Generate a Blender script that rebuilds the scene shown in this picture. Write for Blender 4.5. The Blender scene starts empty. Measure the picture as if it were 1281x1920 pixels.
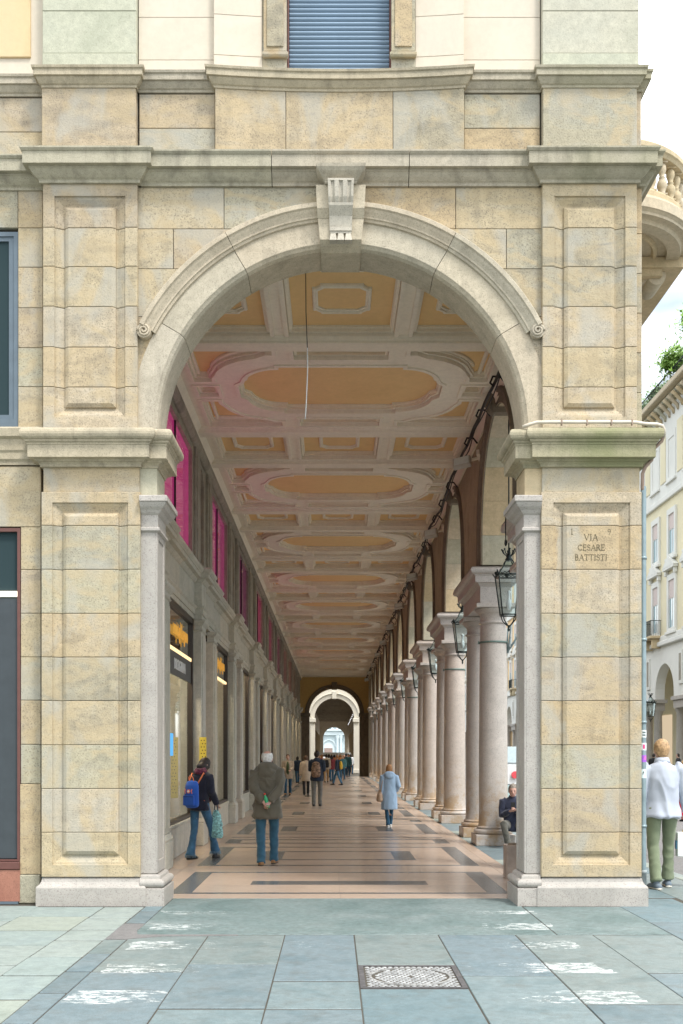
import bpy, bmesh, math, random
from math import sin, cos, pi, sqrt, atan2, radians
from mathutils import Vector, Matrix, noise as mnoise
from mathutils.geometry import tessellate_polygon

random.seed(7)
S = bpy.context.scene
C = S.collection

# ---------------------------------------------------------------- camera, sky, sun, exposure
cam = bpy.data.objects.new('camera', bpy.data.cameras.new('camera'))
C.objects.link(cam)
cam.location = (0, 0, 1.7)
cam.rotation_euler = (radians(90), 0, 0)
cam.data.sensor_fit = 'HORIZONTAL'
cam.data.sensor_width = 36
cam.data.lens = 36 * 2000 / 1281
cam.data.shift_x = (640.5 - 626) / 1281
cam.data.shift_y = (1415 - 960) / 1281
cam.data.clip_end = 3000
cam.data.clip_start = 0.1
S.camera = cam

SUN_EL, SUN_AZ = radians(58), radians(140)      # azimuth clockwise from +Y
W = bpy.data.worlds.new('World'); S.world = W; W.use_nodes = True
nt = W.node_tree; nt.nodes.clear()
def wn(t, **k):
    n = nt.nodes.new(t)
    for a, b in k.items(): setattr(n, a, b)
    return n
out = wn('ShaderNodeOutputWorld'); bg = wn('ShaderNodeBackground'); bg.inputs[1].default_value = 0.13
sky = wn('ShaderNodeTexSky', sky_type='NISHITA', sun_disc=False, sun_elevation=SUN_EL, sun_rotation=SUN_AZ)
sky.air_density = 1.0; sky.dust_density = 1.5; sky.ozone_density = 1.5
tc = wn('ShaderNodeTexCoord'); mp = wn('ShaderNodeMapping'); mp.inputs['Scale'].default_value = (1.6, 1.6, 3.2)
nz = wn('ShaderNodeTexNoise'); nz.inputs['Scale'].default_value = 1.7; nz.inputs['Detail'].default_value = 5
nz.inputs['Roughness'].default_value = .55
rp = wn('ShaderNodeValToRGB'); rp.color_ramp.elements[0].position = .40; rp.color_ramp.elements[0].color = (.12, .12, .12, 1)
rp.color_ramp.elements[1].position = .60; rp.color_ramp.elements[1].color = (1, 1, 1, 1)
nz2 = wn('ShaderNodeTexNoise'); nz2.inputs['Scale'].default_value = 3.5; nz2.inputs['Detail'].default_value = 6
rc = wn('ShaderNodeValToRGB'); rc.color_ramp.elements[0].color = (6.8, 7.2, 7.6, 1); rc.color_ramp.elements[1].color = (10.5, 10.6, 10.6, 1)
rc.color_ramp.elements[0].position = .35; rc.color_ramp.elements[1].position = .62
mx = wn('ShaderNodeMix', data_type='RGBA')
L = nt.links.new
L(tc.outputs['Generated'], mp.inputs[0]); L(mp.outputs[0], nz.inputs[0]); L(mp.outputs[0], nz2.inputs[0])
sp_ = wn('ShaderNodeSeparateXYZ'); L(tc.outputs['Generated'], sp_.inputs[0])
el = wn('ShaderNodeMapRange'); el.inputs[1].default_value = .22; el.inputs[2].default_value = .62; el.inputs[3].default_value = -.09; el.inputs[4].default_value = .10; L(sp_.outputs[2], el.inputs[0])
sm = wn('ShaderNodeMath', operation='ADD'); L(nz.outputs[0], sm.inputs[0]); L(el.outputs[0], sm.inputs[1])
L(sm.outputs[0], rp.inputs[0]); L(nz2.outputs[0], rc.inputs[0]); L(rp.outputs[0], mx.inputs[0])
sg = wn('ShaderNodeMix', data_type='RGBA', blend_type='MULTIPLY'); sg.inputs[0].default_value = 1; sg.inputs[7].default_value = (.85, .80, .72, 1)
L(sky.outputs[0], sg.inputs[6]); L(sg.outputs[2], mx.inputs[6]); L(rc.outputs[0], mx.inputs[7]); L(mx.outputs[2], bg.inputs[0]); L(bg.outputs[0], out.inputs[0])

sun = bpy.data.objects.new('sun', bpy.data.lights.new('sun', 'SUN')); C.objects.link(sun)
sun.data.energy = 1.5; sun.data.angle = radians(12); sun.data.color = (1, .97, .92)
sd = Vector((cos(SUN_EL) * sin(SUN_AZ), cos(SUN_EL) * cos(SUN_AZ), sin(SUN_EL)))
sun.rotation_euler = sd.to_track_quat('Z', 'Y').to_euler()
sun.location = (5, -5, 30)

S.view_settings.view_transform = 'Standard'; S.view_settings.look = 'None'
S.view_settings.gamma = 1; S.view_settings.use_curve_mapping = False
S.view_settings.exposure = 1.22
S.render.engine = 'CYCLES'
S.cycles.use_denoising = True
S.cycles.max_bounces = 10; S.cycles.diffuse_bounces = 6; S.cycles.glossy_bounces = 4
S.cycles.transmission_bounces = 6; S.cycles.transparent_max_bounces = 12
S.cycles.sample_clamp_indirect = 8
S.cycles.caustics_reflective = False; S.cycles.caustics_refractive = False

# ---------------------------------------------------------------- object helpers
WL = {}
def tag(o, label=None, cat=None, group=None, kind=None):
    if label: o['label'] = label
    if cat: o['category'] = cat
    if group: o['group'] = group
    if kind: o['kind'] = kind
    return o
def empty(name, loc, label=None, cat=None, group=None, parent=None, kind=None):
    o = bpy.data.objects.new(name, None); C.objects.link(o)
    o.empty_display_size = .3
    loc = Vector(loc)
    if parent: o.parent = parent; o.location = loc - WL[parent.name]
    else: o.location = loc
    WL[o.name] = loc
    return tag(o, label, cat, group, kind)
def put(name, me, mat=None, parent=None, wloc=(0, 0, 0), **k):
    """link a mesh (or builder) as one object; its vertices are local to wloc"""
    if isinstance(me, B): me = me.mesh(name)
    if mat is not None:
        if len(me.materials) == 0: me.materials.append(mat)
    o = bpy.data.objects.new(name, me); C.objects.link(o)
    wloc = Vector(wloc)
    if parent: o.parent = parent; o.location = wloc - WL[parent.name]
    else: o.location = wloc
    WL[o.name] = wloc
    return tag(o, **k)
def children(o): return [c for c in bpy.data.objects if c.parent == o]
def copy_tree(o, loc=None, kids=None):
    kids = kids or {}
    if not kids:
        for c in bpy.data.objects:
            if c.parent: kids.setdefault(c.parent.name, []).append(c)
    def rec(s, p):
        c = s.copy(); C.objects.link(c); c.parent = p
        for k in kids.get(s.name, []): rec(k, c)
        return c
    r = rec(o, None)
    if loc is not None: r.location = loc; WL[r.name] = Vector(loc)
    return r

class B:
    def __init__(s): s.v = []; s.f = []; s.m = []; s.mi = 0; s.smooth = False; s.sm = []
    def add(s, vs, fs, smooth=None):
        n = len(s.v); s.v += [tuple(v) for v in vs]
        s.f += [tuple(i + n for i in f) for f in fs]
        s.m += [s.mi] * len(fs); s.sm += [s.smooth if smooth is None else smooth] * len(fs)
        return s
    def quadbox(s, P):     # 8 points: bottom 4 ccw, top 4
        return s.add(P, [(0, 3, 2, 1), (4, 5, 6, 7), (0, 1, 5, 4), (1, 2, 6, 5), (2, 3, 7, 6), (3, 0, 4, 7)])
    def box(s, x0, x1, y0, y1, z0, z1):
        return s.quadbox([(x0, y0, z0), (x1, y0, z0), (x1, y1, z0), (x0, y1, z0), (x0, y0, z1), (x1, y0, z1), (x1, y1, z1), (x0, y1, z1)])
    def cbox(s, x0, x1, y0, y1, z0, z1, c=.006):
        cx, cy, cz = (x0 + x1) / 2, (y0 + y1) / 2, (z0 + z1) / 2
        h = (abs(x1 - x0) / 2, abs(y1 - y0) / 2, abs(z1 - z0) / 2); c = min(c, *(q * .45 for q in h))
        vs = []; ix = {}
        for sx in (-1, 1):
            for sy in (-1, 1):
                for sz in (-1, 1):
                    sg = (sx, sy, sz)
                    for a in range(3):
                        p = [sg[i] * (h[i] if i == a else h[i] - c) for i in range(3)]
                        ix[sg, a] = len(vs); vs.append((cx + p[0], cy + p[1], cz + p[2]))
        fs = []
        for a in range(3):
            b, d = [i for i in range(3) if i != a]
            for sa in (-1, 1):
                q = []
                for sb, sd_ in ((-1, -1), (1, -1), (1, 1), (-1, 1)):
                    g = [0, 0, 0]; g[a] = sa; g[b] = sb; g[d] = sd_; q.append(ix[tuple(g), a])
                fs.append(q)
            # edges between faces b and d along a
            for sb in (-1, 1):
                for sd_ in (-1, 1):
                    g0 = [0, 0, 0]; g0[a] = -1; g0[b] = sb; g0[d] = sd_; g1 = list(g0); g1[a] = 1
                    fs.append([ix[tuple(g0), b], ix[tuple(g1), b], ix[tuple(g1), d], ix[tuple(g0), d]])
        for sg in {k[0] for k in ix}: fs.append([ix[sg, 0], ix[sg, 1], ix[sg, 2]])
        cc = Vector((cx, cy, cz)); out = []
        for f in fs:
            p = [Vector(vs[i]) for i in f]; n = (p[1] - p[0]).cross(p[2] - p[0]); m = sum(p, Vector()) / len(p)
            out.append(f if n.dot(m - cc) > 0 else f[::-1])
        return s.add(vs, out)
    def plate(s, outer, holes, mp, d0, d1, sides=True):
        polys = [list(outer)] + [list(h) for h in holes]
        tri = tessellate_polygon([[Vector((p[0], p[1], 0)) for p in q] for q in polys])
        flat = [p for q in polys for p in q]; n = len(flat)
        vs = [mp(p[0], p[1], d0) for p in flat] + [mp(p[0], p[1], d1) for p in flat]
        fs = [tuple(t) for t in tri] + [tuple(i + n for i in reversed(t)) for t in tri]
        if sides:
            o = 0
            for q in polys:
                m = len(q)
                for i in range(m):
                    a, b = o + i, o + (i + 1) % m
                    fs.append((a, b, b + n, a + n))
                o += m
        return s.add(vs, fs)
    def sweep(s, path, prof, mp, closed=False, cap=True, smooth=False, closep=True, out=1):
        """path: 2-D points; prof: [(offset to the right of travel, w)]"""
        n = len(path); P = [Vector(p) for p in path]; vs = []
        for i in range(n):
            if closed: a, b, c_ = P[i - 1], P[i], P[(i + 1) % n]
            else: a, b, c_ = P[max(i - 1, 0)], P[i], P[min(i + 1, n - 1)]
            d1 = (b - a).normalized() if (b - a).length > 1e-9 else None
            d2 = (c_ - b).normalized() if (c_ - b).length > 1e-9 else None
            d1 = d1 or d2; d2 = d2 or d1
            n1 = Vector((d1.y, -d1.x)); n2 = Vector((d2.y, -d2.x))
            m = (n1 + n2) / max(.25, 1 + n1.dot(n2)) * out
            for (o, w) in prof: vs.append(mp(b.x + m.x * o, b.y + m.y * o, w))
        k = len(prof); fs = []
        seg = n if closed else n - 1
        kk = k if closep else k - 1
        for i in range(seg):
            j = (i + 1) % n
            for q in range(kk):
                r = (q + 1) % k
                fs.append((i * k + q, i * k + r, j * k + r, j * k + q))
        if cap and not closed and closep:
            fs.append(tuple(range(k))); fs.append(tuple((n - 1) * k + q for q in reversed(range(k))))
        return s.add(vs, fs, smooth)
    def lathe(s, prof, n=24, c=(0, 0, 0), a0=0, a1=2 * pi, smooth=True):
        full = abs(a1 - a0 - 2 * pi) < 1e-6; k = len(prof); vs = []
        m = n if full else n + 1
        for i in range(m):
            a = a0 + (a1 - a0) * i / n
            for r, z in prof: vs.append((c[0] + r * cos(a), c[1] + r * sin(a), c[2] + z))
        fs = []
        for i in range(n):
            j = (i + 1) % m
            for q in range(k - 1): fs.append((i * k + q, j * k + q, j * k + q + 1, i * k + q + 1))
        return s.add(vs, fs, smooth)
    def tube(s, pts, r, n=8, caps=True, smooth=True, rad=None):
        P = [Vector(p) for p in pts]; vs = []; up = Vector((.13, .27, .95))
        for i, p in enumerate(P):
            t = (P[min(i + 1, len(P) - 1)] - P[max(i - 1, 0)]).normalized()
            if i == 0:
                u = up - t * up.dot(t)
                if u.length < .1: u = Vector((1, 0, 0)) - t * t.x
            else: u = u - t * u.dot(t)
            u.normalize(); w = t.cross(u); rr = rad[i] if rad else r
            for k in range(n):
                a = 2 * pi * k / n; vs.append(p + (u * cos(a) + w * sin(a)) * rr)
        fs = [(i * n + k, i * n + (k + 1) % n, (i + 1) * n + (k + 1) % n, (i + 1) * n + k) for i in range(len(P) - 1) for k in range(n)]
        s.add(vs, fs, smooth)
        if caps:
            m = len(s.v) - len(vs)
            s.f += [tuple(m + k for k in reversed(range(n))), tuple(m + (len(P) - 1) * n + k for k in range(n))]
            s.m += [s.mi] * 2; s.sm += [False] * 2
        return s
    def ell(s, c, r, nu=14, nv=10, R=None):
        c = Vector(c); vs = []
        for j in range(nv + 1):
            t = pi * j / nv
            for i in range(nu):
                a = 2 * pi * i / nu
                p = Vector((r[0] * sin(t) * cos(a), r[1] * sin(t) * sin(a), r[2] * cos(t)))
                if R: p = R @ p
                vs.append(c + p)
        fs = [(j * nu + i, (j + 1) * nu + i, (j + 1) * nu + (i + 1) % nu, j * nu + (i + 1) % nu) for j in range(nv) for i in range(nu)]
        return s.add(vs, fs, True)
    def loft(s, pts, rad, n=14, caps=True):
        """oval sections: rad = (across X, the other way)"""
        P = [Vector(p) for p in pts]; vs = []
        for i, p in enumerate(P):
            t = (P[min(i + 1, len(P) - 1)] - P[max(i - 1, 0)]).normalized()
            ref = Vector((1, 0, 0)) if abs(t.x) < .8 else Vector((0, 1, 0))
            u = (ref - t * ref.dot(t)).normalized(); w = t.cross(u)
            rx, ry = rad[i] if isinstance(rad[i], (tuple, list)) else (rad[i], rad[i])
            for k in range(n):
                a = 2 * pi * k / n; vs.append(p + u * cos(a) * rx + w * sin(a) * ry)
        fs = [(i * n + k, i * n + (k + 1) % n, (i + 1) * n + (k + 1) % n, (i + 1) * n + k) for i in range(len(P) - 1) for k in range(n)]
        if caps: fs += [tuple(reversed(range(n))), tuple((len(P) - 1) * n + k for k in range(n))]
        return s.add(vs, fs, True)
    def mesh(s, name='m', mats=None):
        me = bpy.data.meshes.new(name); me.from_pydata(s.v, [], s.f)
        if any(s.sm): me.polygons.foreach_set('use_smooth', s.sm)
        if any(s.m): me.polygons.foreach_set('material_index', s.m)
        for m in (mats or []): me.materials.append(m)
        me.validate(); me.update()
        return me

def fixn(me):
    bm = bmesh.new(); bm.from_mesh(me); bmesh.ops.recalc_face_normals(bm, faces=bm.faces); bm.to_mesh(me); bm.free(); return me

XZ = lambda u, v, w: (u, w, v)
YZ = lambda u, v, w: (w, u, v)
XY = lambda u, v, w: (u, v, w)
def arcp(cx, cy, r, a0, a1, n, rx=None):
    return [(cx + (rx or r) * cos(a0 + (a1 - a0) * i / n), cy + r * sin(a0 + (a1 - a0) * i / n)) for i in range(n + 1)]

# ---------------------------------------------------------------- materials
def node(nt, t, **k):
    n = nt.nodes.new(t)
    for a, b in k.items():
        if a.startswith('i_'):
            n.inputs[int(a[2:])].default_value = b
        else: setattr(n, a, b)
    return n
def ramp(nt, stops, interp='LINEAR'):
    r = nt.nodes.new('ShaderNodeValToRGB'); e = r.color_ramp.elements; r.color_ramp.interpolation = interp
    while len(e) < len(stops): e.new(.5)
    for i, (p, c) in enumerate(stops):
        e[i].position = p; e[i].color = (*c, 1) if len(c) == 3 else c
    return r
def g(v): return (v, v, v)
def stone(name, cols, tints=None, speck=.35, sps=90, rough=.85, bump=.25, blotch=1.3, streak=0, extra=None, pits=.5, bsc=45, dirt=0, spcol=None, metal=0, spec=.35, grain=.10):
    m = bpy.data.materials.new(name); m.use_nodes = True; nt = m.node_tree; N = nt.nodes; L = nt.links.new
    bs = N['Principled BSDF']; bs.inputs['Roughness'].default_value = rough; bs.inputs['Metallic'].default_value = metal
    bs.inputs['Specular IOR Level'].default_value = spec
    geo = node(nt, 'ShaderNodeNewGeometry'); oi = node(nt, 'ShaderNodeObjectInfo')
    # shift the pattern per object so that no two pieces continue each other's blotches
    sh = node(nt, 'ShaderNodeVectorMath', operation='MULTIPLY_ADD')
    cmb = node(nt, 'ShaderNodeCombineXYZ'); L(oi.outputs['Random'], cmb.inputs[0]); L(oi.outputs['Random'], cmb.inputs[2])
    L(cmb.outputs[0], sh.inputs[0]); sh.inputs[1].default_value = (17, 0, 31); L(geo.outputs['Position'], sh.inputs[2])
    P = sh.outputs[0]
    mpn = node(nt, 'ShaderNodeMapping'); mpn.inputs['Scale'].default_value = (1, 1, 1 + 3 * streak); mpn.inputs['Rotation'].default_value = (0, .35 * min(streak, 1), 0); L(P, mpn.inputs[0])
    n1 = node(nt, 'ShaderNodeTexNoise'); n1.inputs['Scale'].default_value = blotch; n1.inputs['Detail'].default_value = 5; n1.inputs['Distortion'].default_value = .6 + streak; L(mpn.outputs[0], n1.inputs[0])
    k = len(cols); r1 = ramp(nt, [(.32 + .36 * i / max(k - 1, 1), c) for i, c in enumerate(cols)]); L(n1.outputs[0], r1.inputs[0])
    col = r1.outputs[0]
    def mix(a, b, fac, mode='MIX'):
        x = node(nt, 'ShaderNodeMix', data_type='RGBA', blend_type=mode)
        if isinstance(fac, (int, float)): x.inputs[0].default_value = fac
        else: L(fac, x.inputs[0])
        L(a, x.inputs[6])
        if isinstance(b, tuple): x.inputs[7].default_value = (*b, 1)
        else: L(b, x.inputs[7])
        return x.outputs[2]
    if tints:
        r2 = ramp(nt, [((i + .0) / len(tints), c) for i, c in enumerate(tints)], 'CONSTANT'); L(oi.outputs['Random'], r2.inputs[0])
        col = mix(col, r2.outputs[0], 1.0, 'MULTIPLY')
    ng = node(nt, 'ShaderNodeTexNoise'); ng.inputs['Scale'].default_value = 14; ng.inputs['Detail'].default_value = 6; ng.inputs['Roughness'].default_value = .7; L(P, ng.inputs[0])
    rg = ramp(nt, [(.3, g(1 - grain * 1.6)), (.7, g(1 + grain))]); L(ng.outputs[0], rg.inputs[0]); col = mix(col, rg.outputs[0], 1.0, 'MULTIPLY')
    n2 = node(nt, 'ShaderNodeTexNoise'); n2.inputs['Scale'].default_value = sps; n2.inputs['Detail'].default_value = 2; L(P, n2.inputs[0])
    r3 = ramp(nt, [(.36, g(1)), (.44, g(0))]); L(n2.outputs[0], r3.inputs[0])
    f3 = node(nt, 'ShaderNodeMath', operation='MULTIPLY'); L(r3.outputs[0], f3.inputs[0]); f3.inputs[1].default_value = speck
    col = mix(col, spcol or tuple(c * .35 for c in cols[0]), f3.outputs[0])
    vo = node(nt, 'ShaderNodeTexVoronoi'); vo.inputs['Scale'].default_value = 16; L(P, vo.inputs[0])
    r4 = ramp(nt, [(.03, g(1)), (.09, g(0))]); L(vo.outputs[0], r4.inputs[0])
    npt = node(nt, 'ShaderNodeTexNoise'); npt.inputs['Scale'].default_value = 5; L(P, npt.inputs[0])
    r5 = ramp(nt, [(.5, g(0)), (.62, g(1))]); L(npt.outputs[0], r5.inputs[0])
    f4 = node(nt, 'ShaderNodeMath', operation='MULTIPLY'); L(r4.outputs[0], f4.inputs[0]); L(r5.outputs[0], f4.inputs[1])
    f5 = node(nt, 'ShaderNodeMath', operation='MULTIPLY'); L(f4.outputs[0], f5.inputs[0]); f5.inputs[1].default_value = pits
    col = mix(col, tuple(c * .25 for c in cols[0]), f5.outputs[0])
    if dirt:
        nd = node(nt, 'ShaderNodeTexNoise'); nd.inputs['Scale'].default_value = 2.3; nd.inputs['Detail'].default_value = 7; nd.inputs['Roughness'].default_value = .68
        md = node(nt, 'ShaderNodeMapping'); md.inputs['Scale'].default_value = (2.4, 2.4, .42); L(P, md.inputs[0]); L(md.outputs[0], nd.inputs[0])
        rd = ramp(nt, [(.50, g(0)), (.70, g(dirt))]); L(nd.outputs[0], rd.inputs[0])
        col = mix(col, (.10, .09, .07), rd.outputs[0])
    if extra: col = extra(nt, col, mix, geo, P) or col
    L(col, bs.inputs['Base Color'])
    nb = node(nt, 'ShaderNodeTexNoise'); nb.inputs['Scale'].default_value = bsc; nb.inputs['Detail'].default_value = 4; nb.inputs['Roughness'].default_value = .65; L(P, nb.inputs[0])
    ad = node(nt, 'ShaderNodeMath', operation='SUBTRACT'); L(nb.outputs[0], ad.inputs[0]); L(f5.outputs[0], ad.inputs[1])
    bp = node(nt, 'ShaderNodeBump'); bp.inputs['Strength'].default_value = bump; bp.inputs['Distance'].default_value = .012; L(ad.outputs[0], bp.inputs['Height']); L(bp.outputs[0], bs.inputs['Normal'])
    return m
def plain(name, col, rough=.6, metal=0, var=.08, sc=8, bump=0, bsc=200, emit=None, es=0, spec=.4, sheen=0):
    m = bpy.data.materials.new(name); m.use_nodes = True; nt = m.node_tree; L = nt.links.new; bs = nt.nodes['Principled BSDF']
    tcn = node(nt, 'ShaderNodeTexCoord')
    n = node(nt, 'ShaderNodeTexNoise'); n.inputs['Scale'].default_value = sc; n.inputs['Detail'].default_value = 5; L(tcn.outputs['Object'], n.inputs[0])
    r = ramp(nt, [(.3, tuple(c * (1 - var) for c in col)), (.7, tuple(min(1, c * (1 + var)) for c in col))]); L(n.outputs[0], r.inputs[0])
    L(r.outputs[0], bs.inputs['Base Color']); bs.inputs['Roughness'].default_value = rough; bs.inputs['Metallic'].default_value = metal
    bs.inputs['Specular IOR Level'].default_value = spec
    if sheen: bs.inputs['Sheen Weight'].default_value = sheen
    if bump:
        nb = node(nt, 'ShaderNodeTexNoise'); nb.inputs['Scale'].default_value = bsc; nb.inputs['Detail'].default_value = 3; L(tcn.outputs['Object'], nb.inputs[0])
        bp = node(nt, 'ShaderNodeBump'); bp.inputs['Strength'].default_value = bump; bp.inputs['Distance'].default_value = .01; L(nb.outputs[0], bp.inputs['Height']); L(bp.outputs[0], bs.inputs['Normal'])
    if emit: bs.inputs['Emission Color'].default_value = (*emit, 1); bs.inputs['Emission Strength'].default_value = es
    return m
def glass(name, tint=(.9, .95, .95), mixf=.35, rough=.02, body=None):
    """shop glass: mirror-like at grazing angles, clear (or tinted) straight on"""
    m = bpy.data.materials.new(name); m.use_nodes = True; nt = m.node_tree; L = nt.links.new; nt.nodes.remove(nt.nodes['Principled BSDF'])
    o = nt.nodes['Material Output']; gl = node(nt, 'ShaderNodeBsdfGlossy'); gl.inputs['Roughness'].default_value = rough; gl.inputs[0].default_value = (.9, .92, .92, 1)
    if body is None: tr = node(nt, 'ShaderNodeBsdfTransparent'); tr.inputs[0].default_value = (*tint, 1)
    else: tr = body(nt)
    lw = node(nt, 'ShaderNodeLayerWeight'); lw.inputs[0].default_value = .5
    fr = node(nt, 'ShaderNodeMath', operation='POWER'); L(lw.outputs['Facing'], fr.inputs[0]); fr.inputs[1].default_value = 5
    ad = node(nt, 'ShaderNodeMath', operation='ADD', use_clamp=True); L(fr.outputs[0], ad.inputs[0]); ad.inputs[1].default_value = mixf
    mx = node(nt, 'ShaderNodeMixShader'); L(ad.outputs[0], mx.inputs[0]); L(tr.outputs[0], mx.inputs[1]); L(gl.outputs[0], mx.inputs[2]); L(mx.outputs[0], o.inputs[0])
    return m
def emis(name, col, s):
    m = bpy.data.materials.new(name); m.use_nodes = True; nt = m.node_tree; nt.nodes.remove(nt.nodes['Principled BSDF'])
    e = node(nt, 'ShaderNodeEmission'); e.inputs[0].default_value = (*col, 1); e.inputs[1].default_value = s; nt.links.new(e.outputs[0], nt.nodes['Material Output'].inputs[0]); return m

def moss(nt, col, mix, geo, P):
    # green algae on the exposed outer corner of the ledges (a stain with its own shape)
    sx = node(nt, 'ShaderNodeSeparateXYZ'); nt.links.new(geo.outputs['Position'], sx.inputs[0])
    r = node(nt, 'ShaderNodeMapRange'); r.inputs[1].default_value = 1.7; r.inputs[2].default_value = 2.9; nt.links.new(sx.outputs[0], r.inputs[0])
    n = node(nt, 'ShaderNodeTexNoise'); n.inputs['Scale'].default_value = 2.2; n.inputs['Detail'].default_value = 6; nt.links.new(geo.outputs['Position'], n.inputs[0])
    rr = ramp(nt, [(.34, g(.45)), (.58, g(1))]); nt.links.new(n.outputs[0], rr.inputs[0])
    mu = node(nt, 'ShaderNodeMath', operation='MULTIPLY'); nt.links.new(r.outputs[0], mu.inputs[0]); nt.links.new(rr.outputs[0], mu.inputs[1])
    mu2 = node(nt, 'ShaderNodeMath', operation='MULTIPLY'); nt.links.new(mu.outputs[0], mu2.inputs[0]); zr = node(nt, 'ShaderNodeMapRange'); zr.inputs[1].default_value = 5.4; zr.inputs[2].default_value = 5.8; zr.inputs[3].default_value = .68; zr.inputs[4].default_value = .28; nt.links.new(sx.outputs[2], zr.inputs[0]); nt.links.new(zr.outputs[0], mu2.inputs[1])
    return mix(col, (.17, .195, .075), mu2.outputs[0])
TINT = [(1.06, .99, .88), (.88, .93, .93), (1.02, .98, .95), (1.05, .95, .80), (.97, 1.01, .97), (1.10, 1.07, 1.04), (.86, .88, .86), (1.06, 1.03, .95), (.98, .93, .88), (1.08, 1.04, .93)]
def ochre(nt, col, mix, geo, P):
    # iron-rich yellow veins and grey-green weathering inside each stone
    n = node(nt, 'ShaderNodeTexNoise'); n.inputs['Scale'].default_value = 1.5; n.inputs['Detail'].default_value = 4; n.inputs['Distortion'].default_value = 1.8
    mm = node(nt, 'ShaderNodeMapping'); mm.inputs['Scale'].default_value = (1, 1, 1.9); mm.inputs['Rotation'].default_value = (0, .4, 0); nt.links.new(P, mm.inputs[0]); nt.links.new(mm.outputs[0], n.inputs[0])
    r = ramp(nt, [(.48, g(0)), (.60, g(.55)), (.75, g(.2))]); nt.links.new(n.outputs[0], r.inputs[0])
    col = mix(col, (.47, .37, .225), r.outputs[0])
    n = node(nt, 'ShaderNodeTexNoise'); n.inputs['Scale'].default_value = 1.2; n.inputs['Detail'].default_value = 5; n.inputs['Distortion'].default_value = 1.0
    mm = node(nt, 'ShaderNodeMapping'); mm.inputs['Location'].default_value = (7, 3, 5); mm.inputs['Scale'].default_value = (1.3, 1.3, .8); nt.links.new(P, mm.inputs[0]); nt.links.new(mm.outputs[0], n.inputs[0])
    r = ramp(nt, [(.50, g(0)), (.62, g(.55))]); nt.links.new(n.outputs[0], r.inputs[0])
    return mix(col, (.385, .375, .33), r.outputs[0])
M = {}
M['sand'] = stone('sandstone', [(.35, .305, .23), (.45, .385, .28), (.42, .375, .295)], TINT, streak=.6, dirt=.26, bump=.5, speck=.5, sps=62, extra=ochre, pits=.8)
M['cornice'] = stone('cornice_stone', [(.40, .355, .27), (.45, .40, .31), (.355, .32, .25)], [(1, 1, 1), (.95, .98, .95), (1.03, 1, .93)], dirt=.45, streak=.2, extra=moss, bump=.35)
M['granite'] = stone('pink_granite', [(.42, .385, .345), (.37, .345, .31), (.44, .405, .365)], None, speck=.55, sps=75, bump=.12, pits=.15, rough=.6, spcol=(.2, .17, .16), grain=.06)
def colstain(nt, col, mix, geo, P):
    sx = node(nt, 'ShaderNodeSeparateXYZ'); nt.links.new(geo.outputs['Position'], sx.inputs[0])
    r = node(nt, 'ShaderNodeMapRange'); r.inputs[1].default_value = 1.7; r.inputs[2].default_value = .35; nt.links.new(sx.outputs[2], r.inputs[0])
    n = node(nt, 'ShaderNodeTexNoise'); n.inputs['Scale'].default_value = 2.6; n.inputs['Detail'].default_value = 7; n.inputs['Roughness'].default_value = .7; nt.links.new(geo.outputs['Position'], n.inputs[0])
    rr = ramp(nt, [(.46, g(0)), (.58, g(1))]); nt.links.new(n.outputs[0], rr.inputs[0])
    mu = node(nt, 'ShaderNodeMath', operation='MULTIPLY'); nt.links.new(r.outputs[0], mu.inputs[0]); nt.links.new(rr.outputs[0], mu.inputs[1])
    mu2 = node(nt, 'ShaderNodeMath', operation='MULTIPLY'); nt.links.new(mu.outputs[0], mu2.inputs[0]); mu2.inputs[1].default_value = .7
    return mix(col, (.36, .22, .09), mu2.outputs[0])
M['column'] = stone('column_granite', [(.50, .455, .41), (.45, .41, .37), (.52, .475, .43)], [(1, 1, 1), (1.03, .97, .93), (.97, .98, 1)], speck=.5, sps=75, bump=.08, pits=.12, rough=.38, spcol=(.2, .17, .16), extra=colstain, spec=.5, grain=.06)
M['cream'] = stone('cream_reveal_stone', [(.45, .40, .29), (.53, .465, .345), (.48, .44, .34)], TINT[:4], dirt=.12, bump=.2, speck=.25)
M['brown'] = stone('shaded_arcade_stone', [(.17, .135, .10), (.22, .18, .135), (.15, .12, .09)], None, dirt=.2, bump=.3)  # shade of the inner arches put into the stone colour
M['brown2'] = stone('shaded_spandrel_stone', [(.36, .30, .21), (.43, .36, .25), (.31, .26, .185)], None, dirt=.2, bump=.25)  # spandrel stone, also browned to carry the arcade's shade
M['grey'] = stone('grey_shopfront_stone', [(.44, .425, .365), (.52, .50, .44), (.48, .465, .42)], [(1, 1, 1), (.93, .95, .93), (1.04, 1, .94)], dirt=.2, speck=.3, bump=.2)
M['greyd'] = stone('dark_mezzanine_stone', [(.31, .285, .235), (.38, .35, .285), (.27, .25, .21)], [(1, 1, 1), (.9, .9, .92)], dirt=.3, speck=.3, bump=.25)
M['plaster'] = stone('cream_plaster', [(.58, .51, .41), (.63, .56, .455), (.60, .535, .44)], None, speck=.03, pits=.05, bump=.06, dirt=.04, grain=.03)
M['plastery'] = stone('yellow_plaster', [(.58, .44, .25), (.63, .49, .29), (.61, .48, .30)], None, speck=.03, pits=.03, bump=.06, grain=.03)
M['upper'] = stone('pale_upper_stone', [(.44, .43, .34), (.50, .48, .385), (.46, .45, .37)], [(1, 1, 1), (.96, 1, .97)], dirt=.08, bump=.2, speck=.25)
M['joint'] = plain('joint_mortar', (.075, .066, .052), .95)
M['ceilw'] = stone('ceiling_white_stucco', [(.84, .77, .64), (.86, .795, .67), (.82, .755, .63)], None, speck=.12, pits=.4, bump=.08, dirt=.07, grain=.04)
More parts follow.
